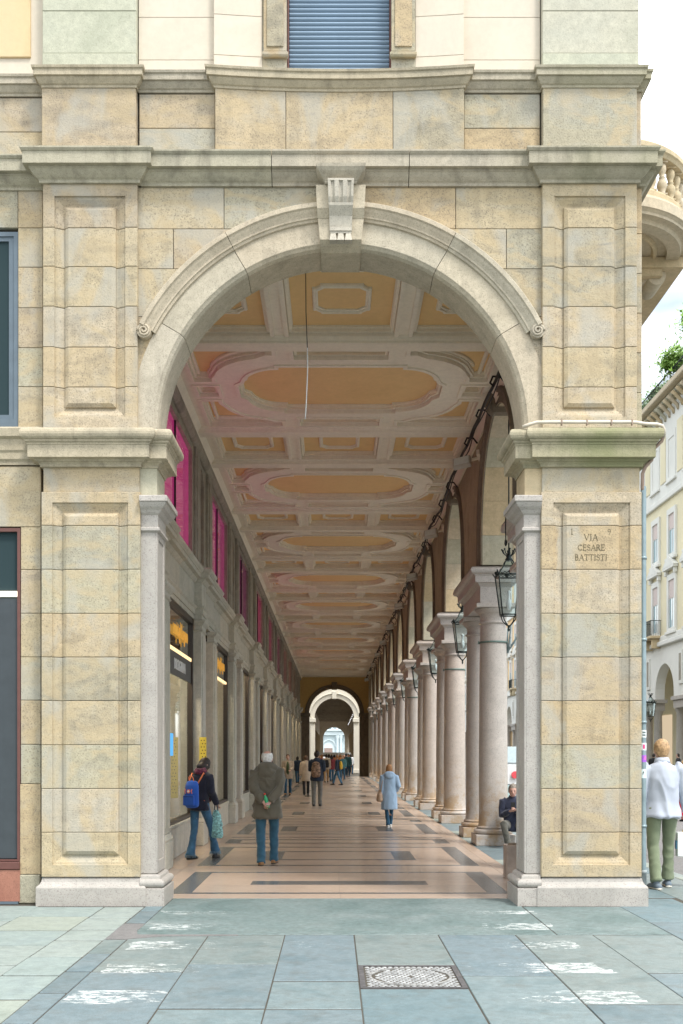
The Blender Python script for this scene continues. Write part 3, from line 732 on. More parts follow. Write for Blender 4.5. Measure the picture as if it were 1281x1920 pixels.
# main cornice: runs over both piers and the wall between, round the corner and down the side
MC = [(-.1, 8.12), (.03, 8.12), (.032, 8.145), (.04, 8.155), (.055, 8.165), (.085, 8.195), (.115, 8.235), (.125, 8.24), (.125, 8.262), (.178, 8.264), (.178, 8.392), (.188, 8.398), (.205, 8.42), (.205, 8.438), (.16, 8.452), (-.1, 8.46)]
def split(path, xs_): return path
segs = [[(-14, 12.16), (-3.276, 12.16)], [(-3.276, 12.2), (-3.276, 12.0), (-2.208, 12.0), (-2.208, 12.12)], [(-2.208, 12.07), (-.70, 12.07)], [(-.692, 12.07), (.84, 12.07)], [(.848, 12.07), (2.346, 12.07)],
        [(2.346, 12.12), (2.346, 12.0), (3.414, 12.0), (3.414, 12.07), (3.49, 12.07), (3.49, 84)]]
for p in segs:
    b = B(); b.sweep(p, MC, XY); put('main_cornice', b, M['cornice'], AB)

# pedestal zone above it
def cy(x): return 12.0 + .075 * max(0, 1 - ((x - .063) / 1.40) ** 2)
upz = 8.455
xq = lambda px: (px - 626) * .006
for a, b_, y, zt, jn in ((78, 255, 12.0, 9.24, []), (1018, 1195, 12.0, 9.24, [])):
    put('pedestal_block', relief_block(xq(a), xq(b_), upz, zt, y), M['sand'], AB)
for a, b_ in ((258, 402), (872, 1016)):
    for za, zb in ((upz, 8.80), (8.80, 9.19)): put('wall_stone', relief_block(xq(a), xq(b_), za, zb, 12.09), M['sand'], AB)
for a, b_ in ((-400, -180), (-180, 77)):
    for za, zb in ((upz, 8.80), (8.80, 9.19)): put('wall_stone', relief_block(xq(a), xq(b_), za, zb, 12.16), M['sand'], AB)
for a, b_ in ((403, 535.5), (535.5, 737.5), (737.5, 871)):
    put('pedestal_block', relief_block(xq(a), xq(b_), upz, 9.22, cy), M['sand'], AB)
put('pedestal_block', relief_block(3.41, 3.485, upz, 9.24, 12.08), M['sand'], AB)
UC = [(-.1, 9.20), (.012, 9.20), (.015, 9.225), (.03, 9.235), (.05, 9.265), (.062, 9.285), (.062, 9.30), (.085, 9.302), (.085, 9.365), (.10, 9.375), (.105, 9.40), (.06, 9.412), (-.1, 9.415)]
cp = [(-1.338 + (xq(871) + 1.338) * i / 16,) for i in range(17)]; cp = [(p[0], cy(p[0])) for p in cp]
for p in ([(-14, 12.16), (-3.276, 12.16)], [(-3.276, 12.2), (-3.276, 12.0), (-2.226, 12.0), (-2.226, 12.15)], [(-2.226, 12.09), (-1.338, 12.09)], [(-1.338, 12.15)] + cp + [(cp[-1][0], 12.15)],
          [(cp[-1][0], 12.09), (xq(1018), 12.09)], [(xq(1018), 12.15), (xq(1018), 12.0), (3.414, 12.0), (3.414, 12.07), (3.49, 12.07), (3.49, 84)]):
    b = B(); b.sweep(p, UC, XY); put('sill_cornice', b, M['cornice'], AB)

# storey above: pale pilasters, cream plaster, a window with its blue shutter
ZT = 13.2
def zz(py, Y): return 1.7 + (1415 - py) * Y / 2000
for a, b_ in ((78, 255), (1018, 1203)):
    x0, x1 = xq(a), xq(b_) - (.0 if b_ < 999 else .02)
    js = [9.41, zz(100, 12.03), zz(20, 12.03), 10.55, 11.1, 11.65, 12.2, ZT]
    for j, (za, zb) in enumerate(zip(js, js[1:])): put('stone_block', relief_block(x0, x1, za, zb, 12.02 if j == 0 else 12.03), M['upper'], AB)
for a, b_ in ((256, 400), (871, 1017)):
    js = [9.41, zz(110, 12.1), zz(30, 12.1), 10.6, 11.2, ZT]
    for za, zb in zip(js, js[1:]): put('plaster_panel', relief_block(xq(a), xq(b_), za, zb, 12.12, gap=.002, c=.003), M['plaster'], AB)
def cy2(x): return 12.04 + .075 * max(0, 1 - ((x - .063) / 1.40) ** 2)
for a, b_ in ((400, 491), (780, 871)):
    js = [9.41, zz(104, 12.06), zz(28, 12.06), 10.6, 11.2, ZT]
    for za, zb in zip(js, js[1:]): put('plaster_panel', relief_block(xq(a), xq(b_), za, zb, cy2, gap=.002, c=.003), M['plaster'], AB)
# window: stone surround, frame, roller shutter of separate slats
WIN = put('window_surround', B().box(xq(491), xq(537), 12.09, 12.3, 9.41, ZT).box(xq(735), xq(781), 12.09, 12.3, 9.41, ZT), M['sand'], AB)
for a, b_ in ((494, 537), (735, 779)):
    b = B(); b.sweep([(xq(a), 12.08), (xq(a), 12.05), (xq(b_), 12.05), (xq(b_), 12.08)], [(0, zz(95, 12.05)), (0, ZT), (-.05, ZT), (-.05, zz(95, 12.05))], XY)
    b.sweep([(xq(a) + .002, 12.1), (xq(a) + .002, 12.055), (xq(b_) - .002, 12.055), (xq(b_) - .002, 12.1)], [(-.03, zz(106, 12.05)), (.006, zz(106, 12.05)), (.02, zz(103, 12.05)), (.022, zz(99, 12.05)), (.004, zz(96, 12.05)), (-.03, zz(96, 12.05))], XY)
    put('surround_moulding', b, M['sand'], WIN)
    inx = (xq(a) + .035, xq(b_) - .035)
    b = B(); b.cbox(*inx, 12.035, 12.06, zz(88, 12.05), ZT - .02, .012); put('surround_panel', b, M['sand'], WIN)
b = B(); b.box(xq(538), xq(541), 12.16, 12.3, 9.42, ZT).box(xq(732), xq(735), 12.16, 12.3, 9.42, ZT).box(xq(538), xq(735), 12.20, 12.3, 9.42, 9.44)
fr = put('window_frame', b, M['redfr'], AB)
sl = B(); n = 7; prof_ = [(12.235 - .016 * sin(pi * i / (n - 1)), .048 * i / (n - 1)) for i in range(n)]
vs = [(x, y, z) for (y, z) in prof_ for x in (xq(541.5), xq(731.5))]
sl.add(vs, [(2 * i, 2 * i + 1, 2 * i + 3, 2 * i + 2) for i in range(n - 1)], True); sme = sl.mesh('shutter_slat'); sme.materials.append(M['slat'])
for i in range(40): put('shutter_slat', sme, None, fr, (0, 0, 9.43 + i * .0525))
put('shutter_back', B().box(xq(541), xq(732), 12.245, 12.27, 9.43, ZT), M['dark'], fr)
# plastered bay at far left
b = B(); b.box(-14, xq(77), 12.17, 12.3, 9.41, ZT); lw = put('plaster_wall', b, M['plaster'], AB)
b = B(); b.cbox(-6.0, xq(50), 12.145, 12.2, zz(107, 12.15), ZT - .1, .006); put('plaster_field', b, M['plastery'], lw)

# ------------- the wing to the left of the pier
yw = 12.15
def xw(px): return (px - 626) * yw / 2000
def zw(py): return 1.7 + (1415 - py) * yw / 2000
b = B(); b.box(-14, xw(32) - .0, yw + .12, yw + .5, 0, 9.4).box(xw(32), -3.28, yw + .1, yw + .4, 0, 9.4)
WING = put('side_wall', b, M['joint'], AB)
for za, zb in zip([zw(y) for y in (803, 725, 652, 577, 501, 427, 345)], [zw(y) for y in (725, 652, 577, 501, 427, 345)]):
    put('wall_stone', relief_block(xw(33.5), xw(80.5), za, zb, yw), M['sand'], WING)
for i in range(6): put('wall_stone', relief_block(xw(33.5) - 1.75 * (i + 1) , xw(33.5) - 1.75 * i, zw(427), zw(345), yw), M['sand'], WING)
put('wall_stone', relief_block(xw(36), xw(77), zw(1640), zw(1470), yw), M['sand'], WING)
for a, b_ in zip([1470, 1396, 1313, 1232, 1150, 1068], [1396, 1313, 1232, 1150, 1068, 988]): put('wall_stone', relief_block(xw(38.5), xw(77), zw(a), zw(b_), yw), M['sand'], WING)
for i in range(6): put('wall_stone', relief_block(xw(77) - 1.9 * (i + 1), xw(77) - 1.9 * i, zw(988), zw(874), yw), M['sand'], WING)
put('rough_stone', relief_block(xw(34), xw(76), 0, zw(1640), yw - .01, c=.012), M['rough'], WING)
WC = [(-.05, zw(872)), (.012, zw(872)), (.012, zw(866)), (.035, zw(862)), (.035, zw(850)), (.05, zw(846)), (.06, zw(826)), (.10, zw(822)), (.11, zw(808)), (.06, zw(803)), (-.05, zw(802))]
b = B(); b.sweep([(-14, yw), (-3.30, yw)], WC, XY); put('string_course', b, M['cornice'], WING)
# upper window of the wing
def framewin(name, x0, x1, z0, z1, mat, lab=None):
    b = B(); b.plate([(x0, z0), (x1, z0), (x1, z1), (x0, z1)], [[(x0 + .05, z0 + .12), (x1 - .05, z0 + .12), (x1 - .05, z1 - .05), (x0 + .05, z1 - .05)]], XZ, yw + .02, yw + .1)
    f = put(name, b, M[mat], WING)
    b = B(); b.plate([(x0 + .05, z0 + .12), (x1 - .05, z0 + .12), (x1 - .05, z1 - .05), (x0 + .05, z1 - .05)], [[(x0 + .1, z0 + .17), (x1 - .11, z0 + .17), (x1 - .11, z1 - .10), (x0 + .1, z1 - .10)]], XZ, yw + .035, yw + .09); put('sash', b, M[mat], f)
    b = B(); b.box(x0 + .1, x1 - .11, yw + .055, yw + .065, z0 + .17, z1 - .10); put('pane', b, M['dglass'], f)
    return f
framewin('window', xw(-330), xw(33), zw(804), zw(433), 'bluefr')
for i in range(3): put('wall_stone', relief_block(xw(-330) - 2.2 * (i + 1), xw(-330) - 2.2 * i, zw(803), zw(427), yw), M['sand'], WING)
# shop window of the wing
x0, x1, z0, z1 = xw(-330), xw(38), zw(1615), zw(990)
b = B(); b.plate([(x0, z0), (x1, z0), (x1, z1), (x0, z1)], [[(x0 + .04, z0 + .02), (x1 - .035, z0 + .02), (x1 - .035, z1 - .04), (x0 + .04, z1 - .04)]], XZ, yw + .0, yw + .1)
f = put('shop_window', b, M['redfr'], WING)
put('pane', B().box(x0 + .04, x1 - .035, yw + .05, yw + .06, z0 + .02, z1 - .04), M['dglass'], f)
put('blind', B().box(x0 + .04, x1 - .04, yw + .035, yw + .045, z0 + .03, zw(1121)), plain('grey_blind', (.045, .055, .062), .6), f)
put('light_strip', B().box(x0 + .04, x1 - .036, yw + .02, yw + .035, zw(1118), zw(1108)), emis('strip_light', (1, .86, .68), 1.6), f)
put('red_sill', B().cbox(x0, x1, yw - .03, yw + .1, zw(1630), zw(1616), .006), M['redfr'], f)
put('red_plinth', B().box(x0, x1, yw - .015, yw + .1, zw(1690), zw(1631)), M['redg'], WING)
put('foot_strip', B().box(x0, xw(35), yw - .03, yw + .1, 0, zw(1690) - .002), M['bluefr'], WING)
for i in range(3): put('wall_stone', relief_block(x0 - 2.2 * (i + 1), x0 - 2.2 * i, 0, zw(988), yw), M['sand'], WING)

# body of the building behind the fronts (keeps the sky out)
b = B(); b.box(-14, -3.9, 12.6, 84, 0, ZT + 1).box(-3.9, 3.3, 12.7, 84, 8.35, ZT + 1).box(-3.9, 3.3, 12.32, 12.72, 9.0, ZT + 1).box(-3.9, 3.4, 12.25, 12.7, 8.46, 9.1)
b.box(-14, 3.42, 12.31, 84, ZT, ZT + 1)
put('upper_mass', b, M['plaster'], AB)
b = B(); b.box(3.3, 3.49, 12.2, 84, 7.95, 8.13).box(3.3, 3.49, 12.2, 84, 8.45, ZT); put('side_facade', b, M['upper'], AB)
# side window bays above (seen only from the street side)
for k in range(11):
    y = 17.97 + PITCH * k - PITCH / 2 + 3.23
    b = B(); b.box(3.48, 3.52, y - .75, y + .75, 9.6, 12.2); f = put('window_frame', b, M['upper'], AB)
    b = B(); b.box(3.51, 3.53, y - .6, y + .6, 9.7, 12.1); put('pane', b, M['dglass'], f)
# strip of plain wall behind the corner pilaster
for za, zb in zip([5.30, 5.80, 6.25, 6.70, 7.15, 7.6], [5.80, 6.25, 6.70, 7.15, 7.6, 8.12]):
    b = B(); b.cbox(3.38, 3.49, 12.08, 13.38, za + .003, zb - .003, .004); put('stone_block', b, M['sand'], piers['r'])
b = B(); b.cbox(3.3, 3.46, 12.16, 13.38, 0, 4.93, .004); put('side_stone', b, M['sand'], piers['r'])

# inscription on the right pier: VIA CESARE BATTISTI, and the old 1 ... 9 above
def strokes(ch):
    A = lambda cx, cy, rx, ry, a0, a1, n=10: [(cx + rx * cos(radians(a0 + (a1 - a0) * i / n)), cy + ry * sin(radians(a0 + (a1 - a0) * i / n))) for i in range(n + 1)]
    s = .07
    D = {'V': (.8, [([(.05, 1), (.42, 0)], .15), ([(.42, 0), (.76, 1)], .07), ([(-.05, 1), (.18, 1)], s), ([(.64, 1), (.86, 1)], s)]),
         'I': (.34, [([(.17, 0), (.17, 1)], .14), ([(.03, 1), (.31, 1)], s), ([(.03, 0), (.31, 0)], s)]),
         'A': (.82, [([(.08, 0), (.42, 1)], .07), ([(.42, 1), (.76, 0)], .15), ([(.2, .36), (.62, .36)], .07), ([(-.03, 0), (.18, 0)], s), ([(.64, 0), (.88, 0)], s)]),
         'C': (.8, [(A(.45, .5, .38, .47, 50, 310, 16), .12), ([(.71, .98), (.71, .78)], s), ([(.71, .02), (.71, .22)], s)]),
         'E': (.66, [([(.13, 0), (.13, 1)], .14), ([(.02, 1), (.58, 1)], .08), ([(.02, 0), (.6, 0)], .08), ([(.13, .52), (.46, .52)], .07), ([(.58, 1.02), (.58, .84)], .05), ([(.6, -.02), (.6, .18)], .05), ([(.46, .62), (.46, .42)], .05)]),
         'S': (.6, [(A(.3, .75, .21, .23, 20, 270, 12) + A(.3, .26, .23, .25, 90, -160, 12), .12), ([(.5, .95), (.5, .75)], s), ([(.07, .05), (.07, .25)], s)]),
         'R': (.78, [([(.13, 0), (.13, 1)], .14), ([(.02, 1), (.3, 1)], s), (A(.32, .76, .22, .23, 90, -90, 10), .12), ([(.13, .53), (.32, .53)], .06), ([(.34, .53), (.72, 0)], .13), ([(.02, 0), (.26, 0)], s), ([(.66, 0), (.82, 0)], s)]),
         'B': (.66, [([(.13, 0), (.13, 1)], .14), ([(.02, 1), (.3, 1)], s), (A(.3, .77, .2, .22, 90, -90, 10), .11), (A(.32, .27, .25, .27, 90, -90, 10), .12), ([(.02, 0), (.32, 0)], s), ([(.13, .54), (.32, .54)], .06)]),
         'T': (.74, [([(.37, 0), (.37, 1)], .14), ([(.03, 1), (.71, 1)], .08), ([(.24, 0), (.5, 0)], s), ([(.03, 1.02), (.03, .82)], .05), ([(.71, 1.02), (.71, .82)], .05)]),
         '1': (.5, [([(.25, 0), (.25, 1)], .12), ([(.1, .9), (.25, 1)], .06), ([(.1, 0), (.42, 0)], .09)]),
         '9': (.6, [(A(.3, .7, .22, .24, 0, 360, 16), .1), (A(.2, .65, .32, .62, 0, -80, 8), .1)])}
    return D[ch]
def ribbon(b, pts, w, ox, oz, sc, y):
    P = [Vector((ox + p[0] * sc, oz + p[1] * sc)) for p in pts]; vs = []
    for i, p in enumerate(P):
        t = (P[min(i + 1, len(P) - 1)] - P[max(i - 1, 0)]).normalized(); nn = Vector((-t.y, t.x)) * w * sc / 2
        vs += [(p.x + nn.x, y, p.y + nn.y), (p.x - nn.x, y, p.y - nn.y), (p.x + nn.x, y + .012, p.y + nn.y), (p.x - nn.x, y + .012, p.y - nn.y)]
    fs = []
    for i in range(len(P) - 1):
        a = i * 4; fs += [(a, a + 1, a + 5, a + 4), (a, a + 4, a + 6, a + 2), (a + 1, a + 3, a + 7, a + 5)]
    b.add(vs, fs)
letm = plain('weathered_letter_cuts', (.15, .125, .075), .95, var=.35, sc=30)
def inscription(txt, xc, z, hgt, y, tr=.09):
    wd = sum(strokes(c)[0] + tr for c in txt) * hgt; x = xc - wd / 2
    for c in txt:
        w, st = strokes(c); b = B()
        for i, (p, t) in enumerate(st): ribbon(b, p, t, x, z, hgt, y - .0004 * i)
        put('letter', b, letm, LB); x += (w + tr) * hgt
LB = [o for o in bpy.data.objects if o.parent == piers['r'] and o.name.startswith('stone_block')]
LB = piers['r']
sc = .005985; yl = 11.980
inscription('VIA', (1109.5 - 626) * sc, 1.7 + (1415 - 1012.5) * sc, .068, yl, .14)
inscription('CESARE', (1110 - 626) * sc, 1.7 + (1415 - 1031.5) * sc, .064, yl, .09)
inscription('BATTISTI', (1109.5 - 626) * sc, 1.7 + (1415 - 1050) * sc, .064, yl, .10)
inscription('1', (1073.5 - 626) * sc, 1.7 + (1415 - 1001.5) * sc, .062, yl)
inscription('9', (1143.5 - 626) * sc, 1.7 + (1415 - 1001.5) * sc, .062, yl)
# ================================================================= inside the arcade
NP = 10                                     # column pairs in view, k = -1 .. NP-1
PCS = [PC0 + PITCH * k for k in range(-1, NP)]

# ---- column pairs, each column: shaft > plinth, base, capital
col_prof = [(.285, .355), (.275, .40), (.270, .6), (.268, 1.8), (.258, 3.2), (.243, 4.15)]
cs = B().lathe(col_prof, 36).mesh('column')
pl_ = B(); pl_.cbox(-.37, .37, -.37, .37, 0, .205, .008); plm = pl_.mesh('plinth')
tor = B().lathe([(.2, .20), (.34, .203)] + [(.325 + .045 * cos(a), .252 + .046 * sin(a)) for a in [pi * i / 8 - pi / 2 for i in range(9)]] + [(.325, .30), (.305, .303)] + [(.292 + .022 * cos(a), .328 + .022 * sin(a)) for a in [pi * i / 6 - pi / 2 for i in range(7)]] + [(.285, .355)], 36).mesh('base')
capm = B()
capm.lathe([(.243, 4.15), (.255, 4.152), (.262, 4.16)] + [(.262 + .018 * cos(a), 4.18 + .018 * sin(a)) for a in [pi * i / 6 - pi / 2 for i in range(7)]] + [(.25, 4.2), (.246, 4.215), (.246, 4.32), (.27, 4.335), (.27, 4.35), (.285, 4.352), (.30, 4.37), (.33, 4.405), (.345, 4.435), (.345, 4.442), (.1, 4.444)], 36)
capm.cbox(-.365, .365, -.365, .365, 4.445, 4.525, .008)
capm = capm.mesh('capital')
for me in (cs, plm, tor, capm): me.materials.append(M['column'])
# impost block over each pair
IP = [(-.1, 4.53), (0, 4.53), (0, 4.835), (.012, 4.845), (.035, 4.875), (.06, 4.90), (.105, 4.905), (.108, 5.02), (.125, 5.035), (.125, 5.05), (.145, 5.055)] + [(.15 + .05 * sin(a), 5.12 - .06 * cos(a)) for a in [pi * i / 7 for i in range(1, 7)]] + [(.19, 5.175), (.03, 5.215), (-.1, 5.22)]
ib = B(); ib.sweep([(2.735, -1.30), (3.305, -1.30), (3.305, 1.30), (2.735, 1.30)], IP, XY, closed=True); ib.box(2.8, 3.24, -1.24, 1.24, 4.535, 5.212)
ime = ib.mesh('impost'); ime.materials.append(M['column'])
STRAP = B().tube([(.262 * cos(2 * pi * i / 24), .262 * sin(2 * pi * i / 24), 3.83 - .03 * cos(2 * pi * i / 24 + .3)) for i in range(25)], .006, 6, caps=False)
sb_ = B(); n = 30; vs = []
for i in range(n):
    a = 2 * pi * i / n
    for r, z in ((.258, 3.80), (.266, 3.80), (.266, 3.835), (.258, 3.835)): vs.append((r * cos(a), r * sin(a), z))
sb_.add(vs, [(i * 4 + q, i * 4 + (q + 1) % 4, ((i + 1) % n) * 4 + (q + 1) % 4, ((i + 1) % n) * 4 + q) for i in range(n) for q in range(4)], True)
sb_.box(-.29, -.262, -.012, .012, 3.79, 3.845)
strapm = sb_.mesh('strap'); strapm.materials.append(plain('verdigris_band', (.14, .20, .18), .6, .4))
ord_ = ['nearest', 'second', 'third', 'fourth', 'fifth', 'sixth', 'seventh', 'eighth', 'ninth', 'tenth', 'eleventh']
for i, pc in enumerate(PCS):
    for s_ in (-1, 1):
        c_ = put('column', cs, None, AB, (3.02, pc + s_, 0))
        put('plinth', plm, None, c_, (3.02, pc + s_, 0)); put('column_base', tor, None, c_, (3.02, pc + s_, 0)); put('capital', capm, None, c_, (3.02, pc + s_, 0))
        if s_ < 0 and i in (1, 2, 4): put('metal_band', strapm, None, c_, (3.02, pc + s_, 0))
    put('impost_block', ime, None, AB, (0, pc, 0))

# ---- arches between the pairs: spandrel wall, voussoirs in the reveal, moulded archivolts on both faces
RA, ZA, ZS = 1.78, 5.76, 5.215
def arch_poly(R, rz=None, n=24, z0=ZS): return [(-R, z0)] + [(R * cos(a), ZA + (rz or R) * sin(a)) for a in [pi - pi * i / n for i in range(n + 1)]] + [(R, z0)]
half = PITCH / 2
# spandrel: one piece per bay
b = B(); op = arch_poly(RA + .20)
b.plate([(-half + .002, ZS), *op, (half - .002, ZS), (half - .002, 8.1), (-half + .002, 8.1)], [], YZ, 2.74, 3.34)
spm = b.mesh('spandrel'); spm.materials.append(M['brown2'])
# ring stones
def ringpath(R): return arch_poly(R, n=36)
vous = []
pin, pout = ringpath(RA), ringpath(RA + .212)
# arc-length-like split: stilt, then 9 arc stones, then stilt
idx = [0, 1, 5, 9, 13, 17, 21, 25, 29, 33, 37, 38]
idx = [0, 1, 5, 9, 13, 17, 21, 25, 29, 33, 37, 38]
for a, b_ in zip(idx, idx[1:]):
    P = pin[a:b_ + 1] + pout[a:b_ + 1][::-1]
    c0 = Vector((sum(p[0] for p in P) / len(P), sum(p[1] for p in P) / len(P)))
    P = [tuple(c0 + (Vector(p) - c0) * (1 - .006)) for p in P]
    b = B(); b.plate(P, [], YZ, 2.725, 3.355); me = b.mesh('voussoir'); me.materials.append(M['cream']); vous.append(me)
AP = [(-.02, 0), (.0, -.012), (.10, -.014), (.105, -.03), (.155, -.034), (.175, -.055), (.21, -.062), (.245, -.062), (.26, -.03), (.27, 0), (.27, .02), (-.02, .02)]
def archmould(x, s, mat, nm):
    b = B(); b.sweep(ringpath(RA + .012), AP, lambda u, v, w: (x + s * w, u, v), out=-1); me = b.mesh(nm); me.materials.append(M[mat]); return me
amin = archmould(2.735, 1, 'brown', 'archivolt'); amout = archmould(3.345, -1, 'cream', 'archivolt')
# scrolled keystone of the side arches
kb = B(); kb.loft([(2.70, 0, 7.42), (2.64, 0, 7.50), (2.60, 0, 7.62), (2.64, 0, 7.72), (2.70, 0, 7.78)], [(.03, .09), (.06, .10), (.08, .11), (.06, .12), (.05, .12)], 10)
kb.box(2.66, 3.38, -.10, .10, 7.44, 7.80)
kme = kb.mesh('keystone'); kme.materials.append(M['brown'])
# flat string above the archivolts along the ceiling
for i, pc in enumerate(PCS[:-1]):
    yc = pc + half
    sp = put('spandrel', spm, None, AB, (0, yc, 0))
    for me in vous: put('voussoir', me, None, sp, (0, yc, 0))
    put('archivolt', amin, None, sp, (0, yc, 0)); put('archivolt', amout, None, sp, (0, yc, 0)); put('keystone', kme, None, sp, (0, yc, 0))
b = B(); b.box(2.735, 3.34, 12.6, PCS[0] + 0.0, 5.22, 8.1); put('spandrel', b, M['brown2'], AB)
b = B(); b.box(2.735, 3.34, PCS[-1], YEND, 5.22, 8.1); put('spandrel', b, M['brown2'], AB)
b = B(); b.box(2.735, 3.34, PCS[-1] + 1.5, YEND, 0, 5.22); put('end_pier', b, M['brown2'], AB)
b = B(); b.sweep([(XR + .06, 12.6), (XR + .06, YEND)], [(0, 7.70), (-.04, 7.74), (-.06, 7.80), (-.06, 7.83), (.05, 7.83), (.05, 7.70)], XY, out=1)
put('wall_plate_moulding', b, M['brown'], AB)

# ---- ceiling
ZCL, XCC = 7.80, .06
U0, U1 = XL - XCC, XR + .08 - XCC
ceil_slab = put('ceiling', B().box(-2.9, 3.0, 12.58, YEND, 8.0, 8.1), M['ceilw'], AB)
STEP = [(0, 7.80), (0, 7.79), (.03, 7.79), (.03, 7.83), (.065, 7.83), (.065, 7.865), (.10, 7.868), (.10, 7.915), (0, 7.915)]
def frame_mesh(polys, st=STEP):
    b = B()
    for p in polys:
        # inward = left of travel for a counter-clockwise outline
        A = sum(p[i][0] * p[(i + 1) % len(p)][1] - p[(i + 1) % len(p)][0] * p[i][1] for i in range(len(p)))
        b.sweep(p, st, XY, closed=True, out=-1 if A > 0 else 1)
    return b
def rect(u0, u1, v0, v1): return [(u0, v0), (u1, v0), (u1, v1), (u0, v1)]
def mirror(p, su, sv): return [(x * su, y * sv) for x, y in p]
def oval(a, b, c):      # straight ends, curved shoulders with small steps
    q = []
    arc = [(c + (a - c - .10) * sin(t), .30 + (b - .30 - .10) * cos(t)) for t in [pi / 2 * i / 9 for i in range(10)]]
    Q = [(c, b), (c, arc[0][1])] + arc[1:-1] + [(a, arc[-1][1]), ]
    top = Q; q = top + [(x, -y) for x, y in reversed(top)]
    q = q + [(-x, -y) for x, y in q]
    o = []
    for p in q:
        if not o or (Vector(p) - Vector(o[-1])).length > 1e-4: o.append(p)
    return o
UC_ = .05     # the pattern sits slightly right of the centre
def sh(p, du=UC_): return [(x + du, y) for x, y in p]
OV = oval(1.72, 1.16, 1.02)
def corner():
    arc = [(1.05 + (2.0 - 1.05) * sin(t), .62 + (1.50 - .62) * cos(t)) for t in [pi / 2 * (i + .8) / 10 for i in range(0, 9)]]
    return [(1.02, 1.88), (1.02, 1.60)] + [(1.15, 1.60)] + arc[1:] + [(2.06, .60), (2.06, .45), (2.42, .45), (2.42, 1.88)]
CO = corner()
polysA = [sh(OV)] + [sh(mirror(CO, a, b_)) for a in (1, -1) for b_ in (1, -1)] + [sh(rect(-.76, .76, 1.42, 1.88)), sh(rect(-.76, .76, -1.88, -1.42)), sh(rect(2.02, 2.42, -.27, .27)), sh(rect(-2.42, -2.02, -.27, .27))]
polysB = [sh(rect(-.80, .80, -.86, .86)), sh(rect(1.0, 2.42, -.86, .86)), sh(rect(-2.42, -1.0, -.86, .86))]
def bay_plate(polys, hv):
    b = B(); b.plate(rect(U0, U1, -hv, hv), polys, XY, 7.80, 7.999); me = b.mesh('ceiling_field'); me.materials.append(M['ceilw']); return me
def meshof(b, mat, nm):
    me = b.mesh(nm); me.materials.append(M[mat]); return me
mA, mB = bay_plate(polysA, 2.148), bay_plate(polysB, 1.078)
panA = [meshof(B().plate(p, [], XY, 7.925, 7.95), 'ceilo', 'panel') for p in polysA]
panB = [meshof(B().plate(p, [], XY, 7.925, 7.95), 'ceilo', 'panel') for p in polysB]
ST2 = [(-.03, 7.801), (-.03, 7.775), (.035, 7.775), (.035, 7.845), (.045, 7.855), (.045, 7.835), (.085, 7.835), (.08, 7.885), (.10, 7.89), (.10, 7.935), (0, 7.935)]
frA = [meshof(frame_mesh([p], ST2), 'ceilw', 'moulding') for p in polysA]
frB = [meshof(frame_mesh([p], ST2), 'ceilw', 'moulding') for p in polysB]
def notched(a, b, c): return [(a, -b + c), (a, b - c), (a - c * .35, b - c), (a - c, b - c * .35), (a - c, b), (-a + c, b), (-a + c, b - c * .35), (-a + c * .35, b - c), (-a, b - c), (-a, -b + c), (-a + c * .35, -b + c), (-a + c, -b + c * .35), (-a + c, -b), (a - c, -b), (a - c, -b + c * .35), (a - c * .35, -b + c)]
R2_ = [(0, 7.93), (0, 7.895), (.015, 7.875), (.045, 7.875), (.05, 7.90), (.075, 7.905), (.075, 7.93)]
inB = [meshof(frame_mesh([[(x + c_, y) for x, y in notched(.40, .46, .11)]], R2_), 'ceilw', 'inner_ring') for c_ in (UC_, 1.71 + UC_, -1.71 + UC_)]
inA = []
for a in (1, -1):
    for b_ in (1, -1):
        p = [(x, y) for x, y in CO]; c0 = (1.95, 1.45)
        b = B(); q = [(2.28, .55), (2.28, 1.74), (1.18, 1.74)]
        q = sh(mirror(q, a, b_)); b.sweep(q, [(0, 7.93), (0, 7.89), (.03, 7.87), (.06, 7.89), (.06, 7.93)], XY)
        arc = [(1.05 + (2.12 - 1.05) * sin(t), .62 + (1.64 - .62) * cos(t)) for t in [pi / 2 * (i + 1.4) / 10 for i in range(8)]]
        b.sweep(sh(mirror(arc, a, b_)), [(0, 7.93), (0, 7.89), (.03, 7.87), (.05, 7.89), (.05, 7.93)], XY)
        inA.append(meshof(b, 'ceilw', 'inner_ring'))
bm_ = B(); bm_.cbox(XL, XR + .08, -.16, .16, 7.70, 7.82, .01); bm_.sweep([(XL, -.16), (XR + .08, -.16)], [(0, 7.74), (.03, 7.75), (.05, 7.79), (.05, 7.81), (0, 7.81)], XY); bm_.sweep([(XR + .08, .16), (XL, .16)], [(0, 7.74), (.03, 7.75), (.05, 7.79), (.05, 7.81), (0, 7.81)], XY)
bmm = meshof(bm_, 'ceilw', 'ceiling_beam')
def bay(yc, fld, pans, frs, ins):
    f = put('ceiling_field', fld, None, AB, (XCC, yc, 0))
    for me in pans: put('ceiling_panel', me, None, f, (XCC, yc, 0))
    for me in frs + ins: put('panel_moulding', me, None, f, (XCC, yc, 0))
for i, pc in enumerate(PCS):
    if i > 0: bay(pc - .1, mB, panB, frB, inB)
    if i < len(PCS) - 1: bay(pc + half - .1, mA, panA, frA, inA)
    if i > 0: put('ceiling_beam', bmm, None, AB, (0, pc - 1.18, 0))
    put('ceiling_beam', bmm, None, AB, (0, pc + .98, 0))
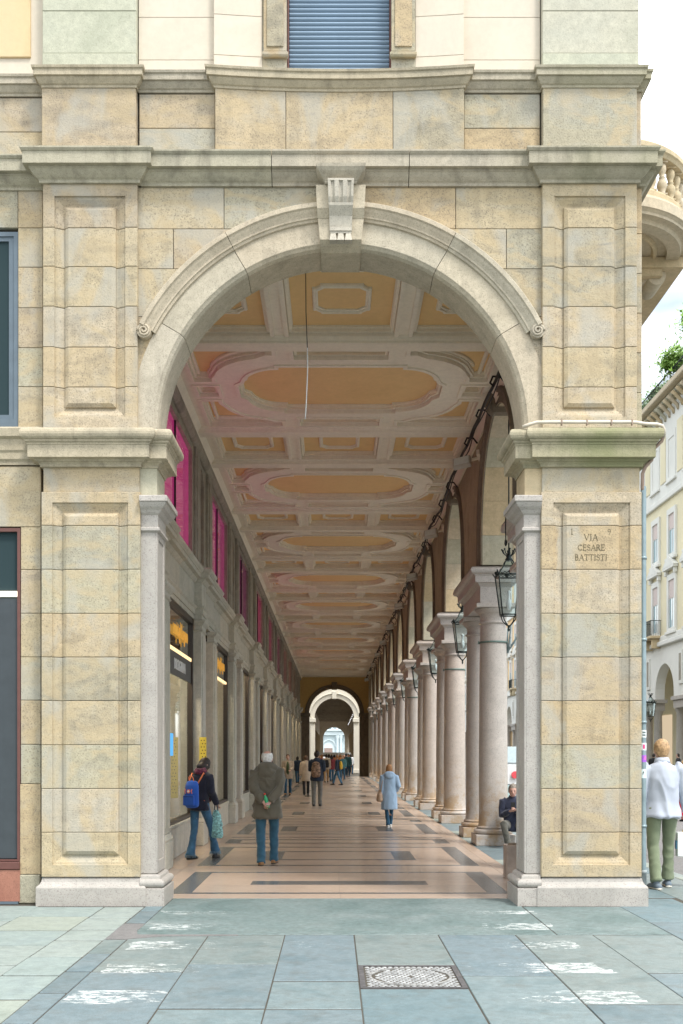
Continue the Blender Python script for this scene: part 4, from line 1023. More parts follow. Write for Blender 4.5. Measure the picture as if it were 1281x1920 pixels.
# first bay behind the front wall has two coffers in a row
pF = [sh(rect(-.80, .80, -1.45, 1.45)), sh(rect(1.0, 2.42, -1.45, 1.45)), sh(rect(-2.42, -1.0, -1.45, 1.45))]
fB = B(); fB.plate(rect(U0, U1, -1.56, 1.56), pF, XY, 7.80, 7.999)
yF = 14.10
ringF = []
for c_ in (UC_, 1.71 + UC_, -1.71 + UC_):
    for v in (.42, -.88): ringF.append(meshof(frame_mesh([[(x + c_, y + v) for x, y in notched(.40, .44, .11)]], R2_), 'ceilw', 'inner_ring'))
bay(yF, meshof(fB, 'ceilw', 'ceiling_field'), [meshof(B().plate(p, [], XY, 7.925, 7.95), 'ceilo', 'panel') for p in pF], [meshof(frame_mesh([p], ST2), 'ceilw', 'moulding') for p in pF], ringF)
put('ceiling_edge', B().box(XL - .1, XR + .08, PCS[-1] + .95, YEND, 7.80, 7.999), M['ceilw'], AB)
# cavetto along both walls
for x, s, m_ in ((XL, 1, 'ceilw'), (XR + .08, -1, 'ceilw')):
    b = B(); b.sweep([(x, 12.6), (x, YEND)], [(s * -.02, 7.60), (s * .02, 7.60), (s * .03, 7.66), (s * .07, 7.74), (s * .12, 7.79), (s * .12, 7.803), (s * -.02, 7.803)], XY); put('cornice', b, M[m_], ceil_slab)

# ---- left wall: shopfronts below, mezzanine windows above
XW, XP = -2.60, -2.47
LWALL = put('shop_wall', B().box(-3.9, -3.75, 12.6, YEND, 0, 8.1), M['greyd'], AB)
def pilm():
    s = {}
    b = B(); b.cbox(XW - .12, XP, -.30, .30, .52, 4.02, .01); b.cbox(XP - .01, XP + .022, -.22, .22, .62, 3.92, .008); s['shopfront_pilaster'] = b
    b = B(); b.cbox(XW - .12, XP + .05, -.35, .35, 0, .42, .012); b.sweep([(XW, -.30), (XP, -.30), (XP, .30), (XW, .30)], [(0, .42), (.045, .42), (.05, .45), (.03, .48), (.01, .52), (-.05, .52), (-.05, .42)], XY); s['pilaster_base'] = b
    b = B(); b.sweep([(XW, -.30), (XP, -.30), (XP, .30), (XW, .30)], [(-.05, 4.0), (.01, 4.0), (.03, 4.02), (.01, 4.04), (.01, 4.10), (.03, 4.12), (.06, 4.15), (.07, 4.17), (.07, 4.21), (-.05, 4.22)], XY); s['pilaster_capital'] = b
    return {k: meshof(v, 'grey', k) for k, v in s.items()}
PM = pilm()
ENT = [(-.2, 4.22), (0, 4.22), (0, 4.30), (.022, 4.305), (.022, 4.40), (.05, 4.43), (.055, 4.46), (.0, 4.47), (.0, 4.90), (.02, 4.91), (.05, 4.94), (.07, 4.965), (.14, 4.975), (.145, 5.04), (.16, 5.045), (.16, 5.06), (.19, 5.09), (.20, 5.13), (.185, 5.155), (-.2, 5.165)]
entb = B()
hh = half
entb.sweep([(XW, -half + .003), (XW, -1.32), (XP + .015, -1.32), (XP + .015, 1.32 - .64), (XW, 1.32 - .64)][:0] or [(XW, half - .003), (XW, 1.32), (XP - .06, 1.32), (XP - .06, -.68), (XP + .01, -.68), (XP + .01, -1.32), (XW, -1.32), (XW, -half + .003)], ENT, XY, out=-1)
entm = meshof(entb, 'grey', 'entablature')
entb = B(); entb.sweep([(XW, half - .003), (XW, 1.32), (XP - .06, 1.32), (XP - .06, -.68), (XP + .01, -.68), (XP + .01, -1.32), (XW, -1.32), (XW, -2.0)], ENT, XY, out=-1)
entm0 = meshof(entb, 'grey', 'entablature')
# frames of the shop windows and the dado below
wY0, wY1 = 1.36, PITCH - 1.36     # from pair centre to next pair centre
b = B()
dado = meshof(B().cbox(XW - .12, XW - .0, wY0 - .02, wY1 + .02, 0, .50, .01).cbox(XW - .12, XW + .02, wY0 - .02, wY1 + .02, .50, .56, .01), 'grey', 'dado')
fb = B(); fb.plate([(wY0, .56), (wY1, .56), (wY1, 4.22), (wY0, 4.22)], [[(wY0 + .10, .62), (wY1 - .10, .62), (wY1 - .10, 4.12), (wY0 + .10, 4.12)]], YZ, XW - .11, XW - .015)
sfr = meshof(fb, 'redfr', 'shop_window'); sfr.materials.clear(); sfr.materials.append(plain('dark_bronze_frame', (.045, .035, .03), .4, .5))
pane = meshof(B().add([(XW - .066, wY0 + .10, .62), (XW - .066, wY1 - .10, .62), (XW - .066, wY1 - .10, 4.12), (XW - .066, wY0 + .10, 4.12)], [(0, 1, 2, 3)]), 'sglass', 'pane')
mull = B()
inter = []
warm = emis('warm_shop_glow', (1.0, .80, .52), 1.05)
cool = emis('cool_shop_glow', (.93, .95, .85), .75)
dim = plain('shop_interior_wall', (.19, .155, .10), .8, emit=(1, .86, .62), es=.04)  # interior walls glow faintly, standing in for lamplight on them
dim2 = plain('shop_interior_cream', (.19, .18, .14), .8, emit=(.95, .95, .8), es=.05)
cur = plain('shop_curtain', (.16, .125, .07), .8, emit=(1, .78, .45), es=.03)  # curtain glows faintly too, lamplight put into its emission
for k in range(2):
    b = B(); b.box(-3.7, -3.66, wY0 - .1, wY1 + .1, .4, 4.3).box(-3.7, XW - .12, wY0 - .12, wY0 - .08, .4, 4.3).box(-3.7, XW - .12, wY1 + .08, wY1 + .12, .4, 4.3).box(-3.7, XW - .12, wY0 - .1, wY1 + .1, .44, .5).box(-3.7, XW - .12, wY0 - .1, wY1 + .1, 4.26, 4.3)
    me = b.mesh('interior'); me.materials.append((dim2, dim)[k]); inter.append(me)
cb = B(); n = 60
pts = [(-3.1 + .05 * sin(i * 1.7) + .02 * sin(i * 3.1), wY0 + .5 + (wY1 - wY0 - 1.0) * i / n) for i in range(n + 1)]
cb.add([(x, y, z) for x, y in pts for z in (.5, 4.2)], [(2 * i, 2 * i + 2, 2 * i + 3, 2 * i + 1) for i in range(n)], True); cb.add([(x - .01, y, z) for x, y in pts for z in (.5, 4.2)], [(2 * i, 2 * i + 1, 2 * i + 3, 2 * i + 2) for i in range(n)], True)
curm = cb.mesh('curtain'); curm.materials.append(cur)
lampm = B().box(-3.5, -2.9, 0, 2.6, 4.2, 4.24).mesh('light_panel'); lampm.materials.append(emis('boosted_shop_light', (1, .82, .58), 19))  # unseen shop lamps, boosted to brighten the arcade ceiling as well
trm_ = meshof(B().add([(XW - .060, wY0 + .10, 3.475), (XW - .060, wY1 - .10, 3.475), (XW - .060, wY1 - .10, 4.12), (XW - .060, wY0 + .10, 4.12)], [(0, 1, 2, 3)]), 'transom', 'transom_pane')
stripm = meshof(B().box(XW - .055, XW - .035, wY0 + .10, wY1 - .10, 3.42, 3.475), 'white', 'light_strip'); stripm.materials.clear(); stripm.materials.append(emis('warm_strip', (1, .70, .36), .75))
bandm = meshof(B().box(XW - .06, XW - .045, wY0 + .10, wY1 - .10, 3.02, 3.415), 'bluefr', 'sign_band'); bandm.materials.clear(); bandm.materials.append(plain('charcoal_band', (.075, .075, .075), .6))
# text helper (default font, converted to meshes in a scratch scene)
TMP = bpy.data.scenes.new('scratch')
def evalmesh(o):
    TMP.collection.objects.link(o); vl = TMP.view_layers[0]; vl.update(); dg = vl.depsgraph; dg.update()
    me = bpy.data.meshes.new_from_object(o.evaluated_get(dg)); TMP.collection.objects.unlink(o); return me
def text_mesh(txt, size, ext=.01, sx=1.0, sp=1.0, off=0):
    cu = bpy.data.curves.new('text', 'FONT'); cu.body = txt; cu.size = size; cu.extrude = ext; cu.align_x = 'CENTER'; cu.resolution_u = 3; cu.space_character = sp; cu.offset = off
    o = bpy.data.objects.new('text', cu); me = evalmesh(o)
    for v in me.vertices: v.co.x *= sx
    bpy.data.objects.remove(o); return me
def wall_text(me, x, y, z):      # reads along -Y .. seen from +X
    for v in me.vertices: v.co = Vector((x + v.co.z, y + v.co.x, z + v.co.y))
    return me
gold = plain('lit_gold_letters', (.8, .5, .1), .4, emit=(1, .45, .07), es=.16)
signme = wall_text(text_mesh('simoragh&vigano', .44, .006, .52, 1.12, -.016), XW - .03, (wY0 + wY1) / 2 + .35, 3.68); signme.materials.clear(); signme.materials.append(gold)
dgme = wall_text(text_mesh('DOLCE&GABBANA', .26, .004, .60, 1.0), XW - .04, (wY0 + wY1) / 2 + .35, 3.13); dgme.materials.clear(); dgme.materials.append(M['white'])
# narrow bay between the two pilasters of a pair
nb = meshof(B().box(XW - .2, XW - .10, -.72, .72, 0, 4.2), 'redg', 'narrow_panel'); nb.materials.clear(); nb.materials.append(stone('pink_marble', [(.46, .33, .25), (.5, .38, .29), (.42, .32, .26)], None, speck=.2, bump=.05))
# yellow perforated posts standing by the pilasters
yel = plain('yellow_lacquer', (.55, .43, .06), .4)
yb_ = empty('perforated_board', (-2.40, 19.6, 1.2), 'upright yellow perforated board standing out from the first shopfront pilaster', 'board')
put('board', B().cbox(-2.47, -2.34, 19.58, 19.62, .9, 2.02, .004), yel, yb_)
b = B()
for i in range(17):
    for q in range(2):
        x = -2.43 + .05 * q + (.02 if i % 2 else 0); z = 1.0 + i * .06; b.tube([(x, 19.576, z), (x, 19.583, z)], .011, 8)
put('hole', b, M['dark'], yb_, kind='stuff')
# mezzanine
XM = -2.60
meshes = {}
def mp_(nm, b, mat): meshes[nm] = meshof(b, mat, nm)
b = B(); b.cbox(XM - .2, XM + .03, -.30, .30, 5.17, 7.62, .012); b.cbox(XM - .2, XM + .08, -.26, .26, 5.17, 5.34, .01); b.cbox(XM - .2, XM + .055, -.20, .20, 5.34, 7.3, .01)
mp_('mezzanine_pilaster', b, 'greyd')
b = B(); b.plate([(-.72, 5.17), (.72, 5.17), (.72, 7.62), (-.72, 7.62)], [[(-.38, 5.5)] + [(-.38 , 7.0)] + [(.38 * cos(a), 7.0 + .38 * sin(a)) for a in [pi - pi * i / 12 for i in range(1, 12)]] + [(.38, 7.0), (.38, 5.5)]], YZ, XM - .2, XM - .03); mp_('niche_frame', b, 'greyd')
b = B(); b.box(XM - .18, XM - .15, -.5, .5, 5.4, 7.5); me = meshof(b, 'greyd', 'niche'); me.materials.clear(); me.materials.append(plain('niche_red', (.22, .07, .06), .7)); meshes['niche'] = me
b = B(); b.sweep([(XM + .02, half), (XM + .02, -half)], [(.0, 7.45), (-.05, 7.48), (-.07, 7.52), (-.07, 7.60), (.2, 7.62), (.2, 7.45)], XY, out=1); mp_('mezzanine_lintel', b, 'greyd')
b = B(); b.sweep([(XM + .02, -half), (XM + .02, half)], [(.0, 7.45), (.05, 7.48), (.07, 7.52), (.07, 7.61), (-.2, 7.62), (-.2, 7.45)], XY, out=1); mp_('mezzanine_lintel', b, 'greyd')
b = B(); b.sweep([(XM + .02, -2.0), (XM + .02, half)], [(.0, 7.45), (.05, 7.48), (.07, 7.52), (.07, 7.61), (-.2, 7.62), (-.2, 7.45)], XY, out=1); mp_('first_lintel', b, 'greyd')
b = B(); b.plate([(1.30, 5.17), (PITCH - 1.30, 5.17), (PITCH - 1.30, 7.45), (1.30, 7.45)], [[(1.46, 5.33), (PITCH - 1.46, 5.33), (PITCH - 1.46, 7.33), (1.46, 7.33)]], YZ, XM - .14, XM - .02); mp_('mezzanine_window', b, 'greyd')
b = B(); b.box(XM - .13, XM - .06, half - .02, half + .02, 5.33, 7.33); mp_('window_bar', b, 'black')
pinks = [((.90, .07, .34), .25), ((.78, .08, .32), .22), ((.35, .05, .17), .22), ((.7, .04, .19), .25), ((.6, .05, .18), .22), ((.5, .05, .2), .2), ((.5, .06, .12), .25), ((.5, .1, .1), .4), ((.35, .1, .08), .3), ((.3, .14, .08), .2), ((.3, .2, .1), .15)]
def pinkglass(i, c, e): return glass('pink_glass_%d' % i, mixf=.03, body=lambda nt: node(nt, 'ShaderNodeEmission', i_0=(*c, 1), i_1=e))
for i, pc in enumerate(PCS):
    y = pc
    for s_ in (-1.0, 1.0):
        p = put('shopfront_pilaster', PM['shopfront_pilaster'], None, LWALL, (0, y + s_, 0))
        put('pilaster_base', PM['pilaster_base'], None, LWALL, (0, y + s_, 0)); put('pilaster_capital', PM['pilaster_capital'], None, LWALL, (0, y + s_, 0))
    put('entablature', entm if i else entm0, None, LWALL, (0, y, 0)); put('marble_panel', nb, None, LWALL, (0, y, 0))
    for s_ in (-1, 1): put('mezzanine_pilaster', meshes['mezzanine_pilaster'], None, LWALL, (0, y + s_, 0))
    for nm in ('niche_frame', 'niche'): put(nm, meshes[nm], None, LWALL, (0, y, 0))
    put('mezzanine_lintel', meshes['mezzanine_lintel' if i else 'first_lintel'], None, LWALL, (0, y, 0))
    if i < len(PCS) - 1:
        put('dado', dado, None, LWALL, (0, y, 0))
        put('shop_window', sfr, None, LWALL, (0, y, 0)); put('shop_pane', pane, None, LWALL, (0, y, 0)); put('shop_interior', inter[0 if i == 0 else 1], None, LWALL, (0, y, 0))
        put('shop_light', lampm, None, LWALL, (0, y + 1.93, 0))
        if i > 0: put('shop_curtain', curm, None, LWALL, (0, y, 0))
        if i < 2:
            put('transom_pane', trm_, None, LWALL, (0, y, 0)); put('light_strip', stripm, None, LWALL, (0, y, 0)); put('shop_sign', signme, None, LWALL, (0, y, 0))
            if i == 0: put('sign_band', bandm, None, LWALL, (0, y, 0)); put('band_lettering', dgme, None, LWALL, (0, y, 0))
        put('mezzanine_window', meshes['mezzanine_window'], None, LWALL, (0, y, 0)); put('window_bar', meshes['window_bar'], None, LWALL, (0, y, 0))
        b = B(); b.box(XM - .10, XM - .09, 1.46, PITCH - 1.46, 5.33, 7.33); me = b.mesh('pink_pane'); me.materials.append(pinkglass(i, *pinks[i])); put('mezzanine_pane', me, None, LWALL, (0, y, 0))
put('wall_infill', B().box(-2.9, XM - .02, 12.6, PCS[0] - 1.3, 0, 8.0), M['grey'], LWALL)
put('wall_infill', B().box(-3.9, XM - .16, PCS[-1] + 1.3, YEND, 0, 8), M['grey'], LWALL)
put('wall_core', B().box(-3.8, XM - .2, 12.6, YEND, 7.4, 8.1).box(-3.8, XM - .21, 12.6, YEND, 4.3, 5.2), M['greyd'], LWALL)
# notice stuck to the first shop pane
put('blue_notice', B().box(XW - .055, XW - .05, 16.75, 17.6, 1.68, 2.05), plain('glowing_blue_paper', (.10, .42, .80), .6, emit=(.1, .45, .9), es=.3), LWALL)  # paper glows a little, brightness put into its emission

# ---- floor: terrazzo tiles, dark bands laid as nested frames
FLOOR = put('arcade_floor', B().box(-2.9, 3.40, 12.60, YEND + 12, -.12, -.004), M['joint'], kind='structure')
fx = .07
def tiles(rects, y0, y1, x0, x1, wl=0):
    """rects: dark rects; fill the rest of the x0..x1 x y0..y1 strip with beige pieces (grid cells merged along x)"""
    xs = sorted({x0, x1, *[v for r in rects for v in r[:2]]}); ys = sorted({y0, y1, *[v for r in rects for v in r[2:]]})
    out = []
    for j in range(len(ys) - 1):
        cy_ = (ys[j] + ys[j + 1]) / 2; run = None
        for i in range(len(xs) - 1):
            cx_ = (xs[i] + xs[i + 1]) / 2
            d = any(r[0] < cx_ < r[1] and r[2] < cy_ < r[3] for r in rects)
            if run and run[4] == d: run[1] = xs[i + 1]
            else:
                run = [xs[i], xs[i + 1], ys[j], ys[j + 1], d]; out.append(run)
    # merge vertically
    res = []
    for r in out:
        for q in res:
            if q[4] == r[4] and abs(q[0] - r[0]) < 1e-6 and abs(q[1] - r[1]) < 1e-6 and abs(q[3] - r[2]) < 1e-6: q[3] = r[3]; break
        else: res.append(list(r))
    return res
def frame_r(hw, ya, yb, tw, th): return [(fx - hw, fx - hw + tw, ya, yb), (fx + hw - tw, fx + hw, ya, yb), (fx - hw, fx + hw, ya, ya + th), (fx - hw, fx + hw, yb - th, yb)]
# one period, local y from 0 (pair centre) to PITCH: arch frame 1.9..4.6 around the middle, pair frame around 0
per = frame_r(2.16, half - 1.68, half + 1.68, .27, .16) + frame_r(1.26, half - .80, half + .80, .34, .15) + frame_r(2.16, -.80 + PITCH, PITCH + .22, .27, .16) + [(fx - 2.16, fx + 2.16, PITCH + .66, PITCH + .82)]
T1 = tiles(per, half - 1.98, half - 1.98 + PITCH, -2.24, 2.40)
def tile_meshes(T):
    o = []
    for r in T:
        w = r[1] - r[0]; nsp = 2 if (w > 3 and not r[4]) else 1
        for q in range(nsp):
            a, c = r[0] + w * q / nsp, r[0] + w * (q + 1) / nsp
            b = B(); b.box(a + .001, c - .001, r[2] + .001, r[3] - .001, -.03, 0)
            me = b.mesh('floor_tile'); me.materials.append(M['tiled'] if r[4] else M['tile']); o.append(me)
    return o
TM = tile_meshes(T1)
y0k = half - 1.98
first = frame_r(2.08, 13.02, 15.46, .26, .13) + [(fx - 1.16, fx + 1.16, 13.93, 14.35)]
yst = PCS[0] + y0k          # where the regular period begins
for me in tile_meshes(tiles(first, 12.62, yst, -2.24, 2.40)): put('floor_tile', me, None, FLOOR)
for k in range(6):
    for me in TM: put('floor_tile', me, None, FLOOR, (0, PCS[0] + PITCH * k, 0))
# beyond that the pattern is one piece per period
allb = B(); alld = B()
for r in T1: (alld if r[4] else allb).box(r[0] + .0018, r[1] - .0018, r[2] + .0018, r[3] - .0018, -.03, 0)
am, dm = meshof(allb, 'tile', 'far_tiles'), meshof(alld, 'tiled', 'far_tiles')
for k in range(6, 10):
    put('floor_run', am, None, FLOOR, (0, PCS[0] + PITCH * k, 0), kind='stuff'); put('floor_run', dm, None, FLOOR, (0, PCS[0] + PITCH * k, 0), kind='stuff')
put('floor_end', B().box(-2.24, 2.40, PCS[0] + y0k + PITCH * 10, YEND + 1, -.03, 0), M['tile'], FLOOR)
for i in range(22):
    y = 12.62 + half * i
    put('floor_tile', B().box(-2.62, -2.243, y + .002, min(y + half, YEND) - .002, -.03, 0), M['tile'], FLOOR)
    put('floor_tile', B().box(2.403, 2.60, y + .002, min(y + half, YEND) - .002, -.03, 0), M['tile'], FLOOR)
# stone strip under the columns: pale blue-grey slabs with darker squares between the pairs
for i in range(24):
    y = 12.62 + PITCH / 2 * i
    if y > YEND: break
    slab(2.60, 3.42, y, y + PITCH / 4 - .2, 'slabl' if i % 2 else 'slab', .004, -.002, 'border_slab', FLOOR); slab(2.60, 3.42, y + PITCH / 4 - .2, y + PITCH / 2, 'slab' if i % 2 else 'slabl', .004, -.002, 'border_slab', FLOOR)

# ---- end wall with its arch, then a gap, then the next arcade
b = B(); XE = .05
hole = [(XE - 2.0, 0), (XE - 2.0, 4.9)] + [(XE + 2.0 * cos(a), 4.9 + 2.0 * sin(a)) for a in [pi - pi * i / 30 for i in range(1, 30)]] + [(XE + 2.0, 4.9), (XE + 2.0, 0)]
b.plate([(-2.9, 0), *hole, (3.4, 0), (3.4, 8.0), (-2.9, 8.0)], [], XZ, YEND, YEND + .7); EW = put('end_wall', b, plain('ochre_plaster', (.60, .42, .17), .9), AB)
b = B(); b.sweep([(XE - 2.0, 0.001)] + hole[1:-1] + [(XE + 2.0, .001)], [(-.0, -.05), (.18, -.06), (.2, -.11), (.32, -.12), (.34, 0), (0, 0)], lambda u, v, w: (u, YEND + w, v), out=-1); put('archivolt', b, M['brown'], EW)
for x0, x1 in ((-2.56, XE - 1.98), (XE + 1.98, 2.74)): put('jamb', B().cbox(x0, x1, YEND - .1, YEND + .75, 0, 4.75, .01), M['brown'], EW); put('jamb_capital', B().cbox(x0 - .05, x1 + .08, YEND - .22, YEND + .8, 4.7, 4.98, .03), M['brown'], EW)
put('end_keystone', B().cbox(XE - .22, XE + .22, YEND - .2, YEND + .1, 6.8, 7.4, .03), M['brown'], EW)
# ================================================================= things fixed to or near the arcade
# ---- lanterns hanging under the side arches
def lantern_parts():
    P = {}
    H0, H1, WB, WT = 0, .66, .125, .20          # body: bottom, top, half widths
    b = B()
    for sx in (-1, 1):
        for sy in (-1, 1):
            b.tube([(sx * WB, sy * WB, H0), (sx * WT, sy * WT, H1), (sx * (WT + .035), sy * (WT + .035), H1 + .07)], .011, 6)
    for w, z in ((WB, H0), (WT, H1)):
        for a, c in (((-w, -w), (w, -w)), ((w, -w), (w, w)), ((w, w), (-w, w)), ((-w, w), (-w, -w))): b.tube([(a[0], a[1], z), (c[0], c[1], z)], .013, 6)
    # roof: four ribs to a collar
    for sx in (-1, 1):
        for sy in (-1, 1): b.tube([(sx * WT, sy * WT, H1 + .01), (sx * .10, sy * .10, H1 + .16), (sx * .05, sy * .05, H1 + .26)], .010, 6)
    P['lantern_frame'] = (b, 'iron')
    b = B(); q = WT + .004; b.add([(-q, -q, H1 + .012), (q, -q, H1 + .012), (q, q, H1 + .012), (-q, q, H1 + .012), (-.055, -.055, H1 + .25), (.055, -.055, H1 + .25), (.055, .055, H1 + .25), (-.055, .055, H1 + .25)], [(0, 1, 5, 4), (1, 2, 6, 5), (2, 3, 7, 6), (3, 0, 4, 7), (4, 5, 6, 7)])
    P['roof_glass'] = (b, 'lglass')
    b = B(); b.lathe([(.055, H1 + .25), (.065, H1 + .28), (.04, H1 + .31), (.05, H1 + .33), (.03, H1 + .36), (.03, H1 + .40)], 12)
    for i in range(8):
        a = 2 * pi * i / 8; d = Vector((cos(a), sin(a), 0))
        b.tube([Vector((0, 0, H1 + .34)) + d * .04, Vector((0, 0, H1 + .38)) + d * .09, Vector((0, 0, H1 + .43)) + d * .115], .009, 5); b.ell(Vector((0, 0, H1 + .44)) + d * .118, (.016, .016, .016), 6, 5)
    P['crown'] = (b, 'iron')
    b = B()
    for a in range(4):
        d = Vector((cos(a * pi / 2), sin(a * pi / 2), 0)); t = Vector((-d.y, d.x, 0))
        b.ell(d * (WT + .005) + Vector((0, 0, H1 + .045)), (.04, .04, .035), 8, 6)
        for s in (-1, 1): b.tube([d * WT + t * s * x + Vector((0, 0, H1 + z)) for x, z in ((.03, .05), (.07, .025), (.10, .045), (.13, .02), (.17, .03))], .008, 5)
    P['crest'] = (b, 'iron')
    b = B()
    for a in range(4):
        d = Vector((cos(a * pi / 2 + pi / 4), sin(a * pi / 2 + pi / 4), 0)) * 1.3
        b.tube([d * .125 + Vector((0, 0, 0)), d * .10 + Vector((0, 0, -.09)), d * .04 + Vector((0, 0, -.16)), Vector((0, 0, -.19))], .010, 6)
    b.lathe([(.002, -.28), (.022, -.25), (.012, -.22), (.025, -.20), (.012, -.17)], 10)
    P['pendant'] = (b, 'iron')
    b = B()
    for a, c in (((-1, -1), (1, -1)), ((1, -1), (1, 1)), ((1, 1), (-1, 1)), ((-1, 1), (-1, -1))):
        b.add([(a[0] * WB, a[1] * WB, H0), (c[0] * WB, c[1] * WB, H0), (c[0] * WT, c[1] * WT, H1), (a[0] * WT, a[1] * WT, H1)], [(0, 1, 2, 3)])
    P['panes'] = (b, 'lglass')
    b = B(); b.lathe([(.0, .08), (.03, .10), (.045, .16), (.04, .24), (.02, .28), (.02, .36), (.04, .40), (.0, .42)], 12)
    P['lamp_bulb'] = (b, 'white')
    b = B(); b.tube([(0, 0, H1 + .38), (0, 0, 7.44 - 4.05)], .012, 6); b.ell((0, 0, H1 + .7), (.03, .03, .05), 8, 6)
    P['hanging_rod'] = (b, 'iron')
    return {k: meshof(v[0], v[1], k) for k, v in P.items()}
LP = lantern_parts()
def lantern(loc, label, group=None, skip=(), sc=1):
    e = empty('street_lantern', loc, label, 'lantern', group)
    for k, me in LP.items():
        if k not in skip: put(k, me, None, e, loc)
    e.scale = (sc,) * 3
    return e
for i, pc in enumerate(PCS[:-1]):
    ordn = ['nearest', 'second', 'third', 'fourth', 'fifth', 'sixth', 'seventh', 'eighth', 'ninth', 'tenth'][i]
    lab = {0: 'large iron lantern nearest the camera, partly hidden by the right pilaster of the front arch', 1: 'iron lantern hanging under the side arch right behind the first visible columns'}.get(i, ordn + ' iron lantern in the row hanging under the side arches, counted from the front')
    lantern((2.95, pc + half, 4.05), lab, 'lanterns under the side arches')

# iron lamp brackets on the street side of the first visible column
e = empty('iron_bracket', (3.30, 20.2, 3.8), 'v-shaped iron bracket on the street side of the nearest visible column', 'bracket')
put('bracket_arm', B().tube([(3.27, 20.2, 3.62), (3.40, 20.12, 3.82), (3.62, 20.0, 4.22)], .02, 6), M['pipe'], e)
put('bracket_arm', B().tube([(3.30, 20.2, 3.62), (3.32, 20.1, 3.95), (3.34, 20.05, 4.15)], .016, 6), M['pipe'], e)
put('bracket_arm', B().tube([(3.28, 20.2, 3.62), (3.31, 20.25, 4.1), (3.40, 20.3, 4.2)], .016, 6), M['pipe'], e)

# cable bundle and floodlights below the ceiling on the right
pts = []
y = 13.0; i = 0
xk = 2.50
while y < 83:
    s = (y - PCS[0]) / PITCH; pts.append((xk + .02 * sin(y * 1.3), y, 7.52 + .05 * cos(2 * pi * s) + .02 * sin(y * 3.7))); y += .35
cb = empty('cable_bundle', (2.5, 48, 7.4), 'black cable bundle running along under the ceiling above the side arches', 'cable')
put('cable', B().tube(pts, .026, 6), M['black'], cb)
put('cable', B().tube([(p[0] + .03, p[1] + .1, p[2] - .05 + .05 * sin(p[1] * 2.1)) for p in pts], .012, 5), M['black'], cb)
cl = B().tube([(2.68, 0, 7.50), (2.60, 0, 7.60), (2.48, 0, 7.60), (2.44, 0, 7.50), (2.50, 0, 7.44)], .018, 5).mesh('cable_hook'); cl.materials.append(M['black'])
for i in range(44): put('cable_hook', cl, None, cb, (0, 13.4 + i * 1.62, 0))
fb = B(); fb.cbox(-.17, .17, -.06, .06, -.11, .11, .015); fbm = meshof(fb, 'white', 'housing'); fbm.materials.clear(); fbm.materials.append(plain('floodlight_housing', (.45, .43, .38), .5))
fg = B(); fg.box(-.14, .14, -.068, -.058, -.085, .085); fgm = fg.mesh('lens'); fgm.materials.append(plain('floodlight_glass', (.62, .68, .66), .1))
fa = B(); fa.box(-.02, .34, .04, .08, .06, .10); fa.box(.30, .36, -.1, .12, .02, .14); fam = meshof(fa, 'ceilw', 'mounting_arm')
for i, pc in enumerate(PCS[1:]):
    n_ = ['nearest', 'second', 'third', 'fourth', 'fifth', 'sixth', 'seventh', 'eighth', 'ninth', 'tenth'][i]
    e = empty('floodlight', (2.42, pc - 1.1, 7.20), n_ + ' small boxy floodlight on the cable line over the right columns, counted from the front', 'floodlight', 'floodlights above the right columns')
    e.rotation_euler = (radians(-28), radians(-8), radians(-20))
    for me, nm in ((fbm, 'housing'), (fgm, 'lens'), (fam, 'mounting_arm')): put(nm, me, None, e, (2.42, pc - 1.1, 7.20))

# thin wire dangling from the ceiling behind the keystone, and a cord with a weight by the right pier
e = empty('dangling_wire', (-.36, 13.5, 5.95), 'thin dangling wire, dark above and white below, hanging from the ceiling under the arch', 'wire')
put('dark_length', B().tube([(-.355, 13.5, 7.8), (-.352, 13.5, 7.3), (-.335, 13.5, 6.85)], .0055, 5), M['black'], e)
put('white_length', B().tube([(-.335, 13.5, 6.85), (-.33, 13.5, 6.6), (-.345, 13.5, 6.2), (-.36, 13.5, 5.95)], .0075, 5), M['white'], e)
e = empty('pull_cord', (2.42, 15, 4.6), 'short cord with a dark weight hanging beside the right pier above the lantern', 'cord')
put('cord', B().tube([(2.42, 15, 5.15), (2.415, 15, 4.9), (2.42, 15, 4.72)], .009, 5), M['black'], e)
put('weight', B().ell((2.42, 15, 4.68), (.022, .022, .05), 8, 6), M['black'], e)

# pipes on the right pier
e = empty('rain_pipe', (3.50, 11.99, 0), 'blue-grey metal downpipe with stickers on the corner of the right pier', 'downpipe')
xp, yp = 3.49, 12.02
put('pipe', B().lathe([(.031, 0.35), (.031, 4.72)], 16, (xp, yp, 0)), M['pipe'], e)
put('boot', B().lathe([(.034, 0), (.034, .36), (.038, .36), (.038, .40), (.034, .40)], 16, (xp, yp, 0)), plain('weathered_boot', (.33, .36, .36), .6, .2, var=.3), e)
for z in (.88, 2.98, 3.9, 2.05): put('pipe_clamp', B().lathe([(.032, z), (.038, z), (.038, z + .03), (.032, z + .03)], 16, (xp, yp, 0)), M['pipe'], e)
def sticker(z0, z1, a0, a1, col, nm='sticker', emit=None):
    b = B(); vs = []; n = 6
    for i in range(n + 1):
        a = a0 + (a1 - a0) * i / n
        for z in (z0, z1): vs.append((xp + .0325 * cos(a), yp + .0325 * sin(a), z))
    b.add(vs, [(2 * i, 2 * i + 2, 2 * i + 3, 2 * i + 1) for i in range(n)]); return put(nm, b, plain(nm + '_ink', col, .5, var=.15, sc=40), e)
zs = lambda py: 1.7 + (1415 - py) * .00601
A0, A1 = -pi * .98, -pi * .1
sticker(zs(1383), zs(1369), A0 + .1, A1, (.75, .8, .8)); sticker(zs(1407), zs(1393), A0 + .1, A1, (.78, .82, .84)); sticker(zs(1429), zs(1416), A0 + .4, A1, (.38, .12, .62)); sticker(zs(1459), zs(1442), A0, A1, (.70, .82, .82))
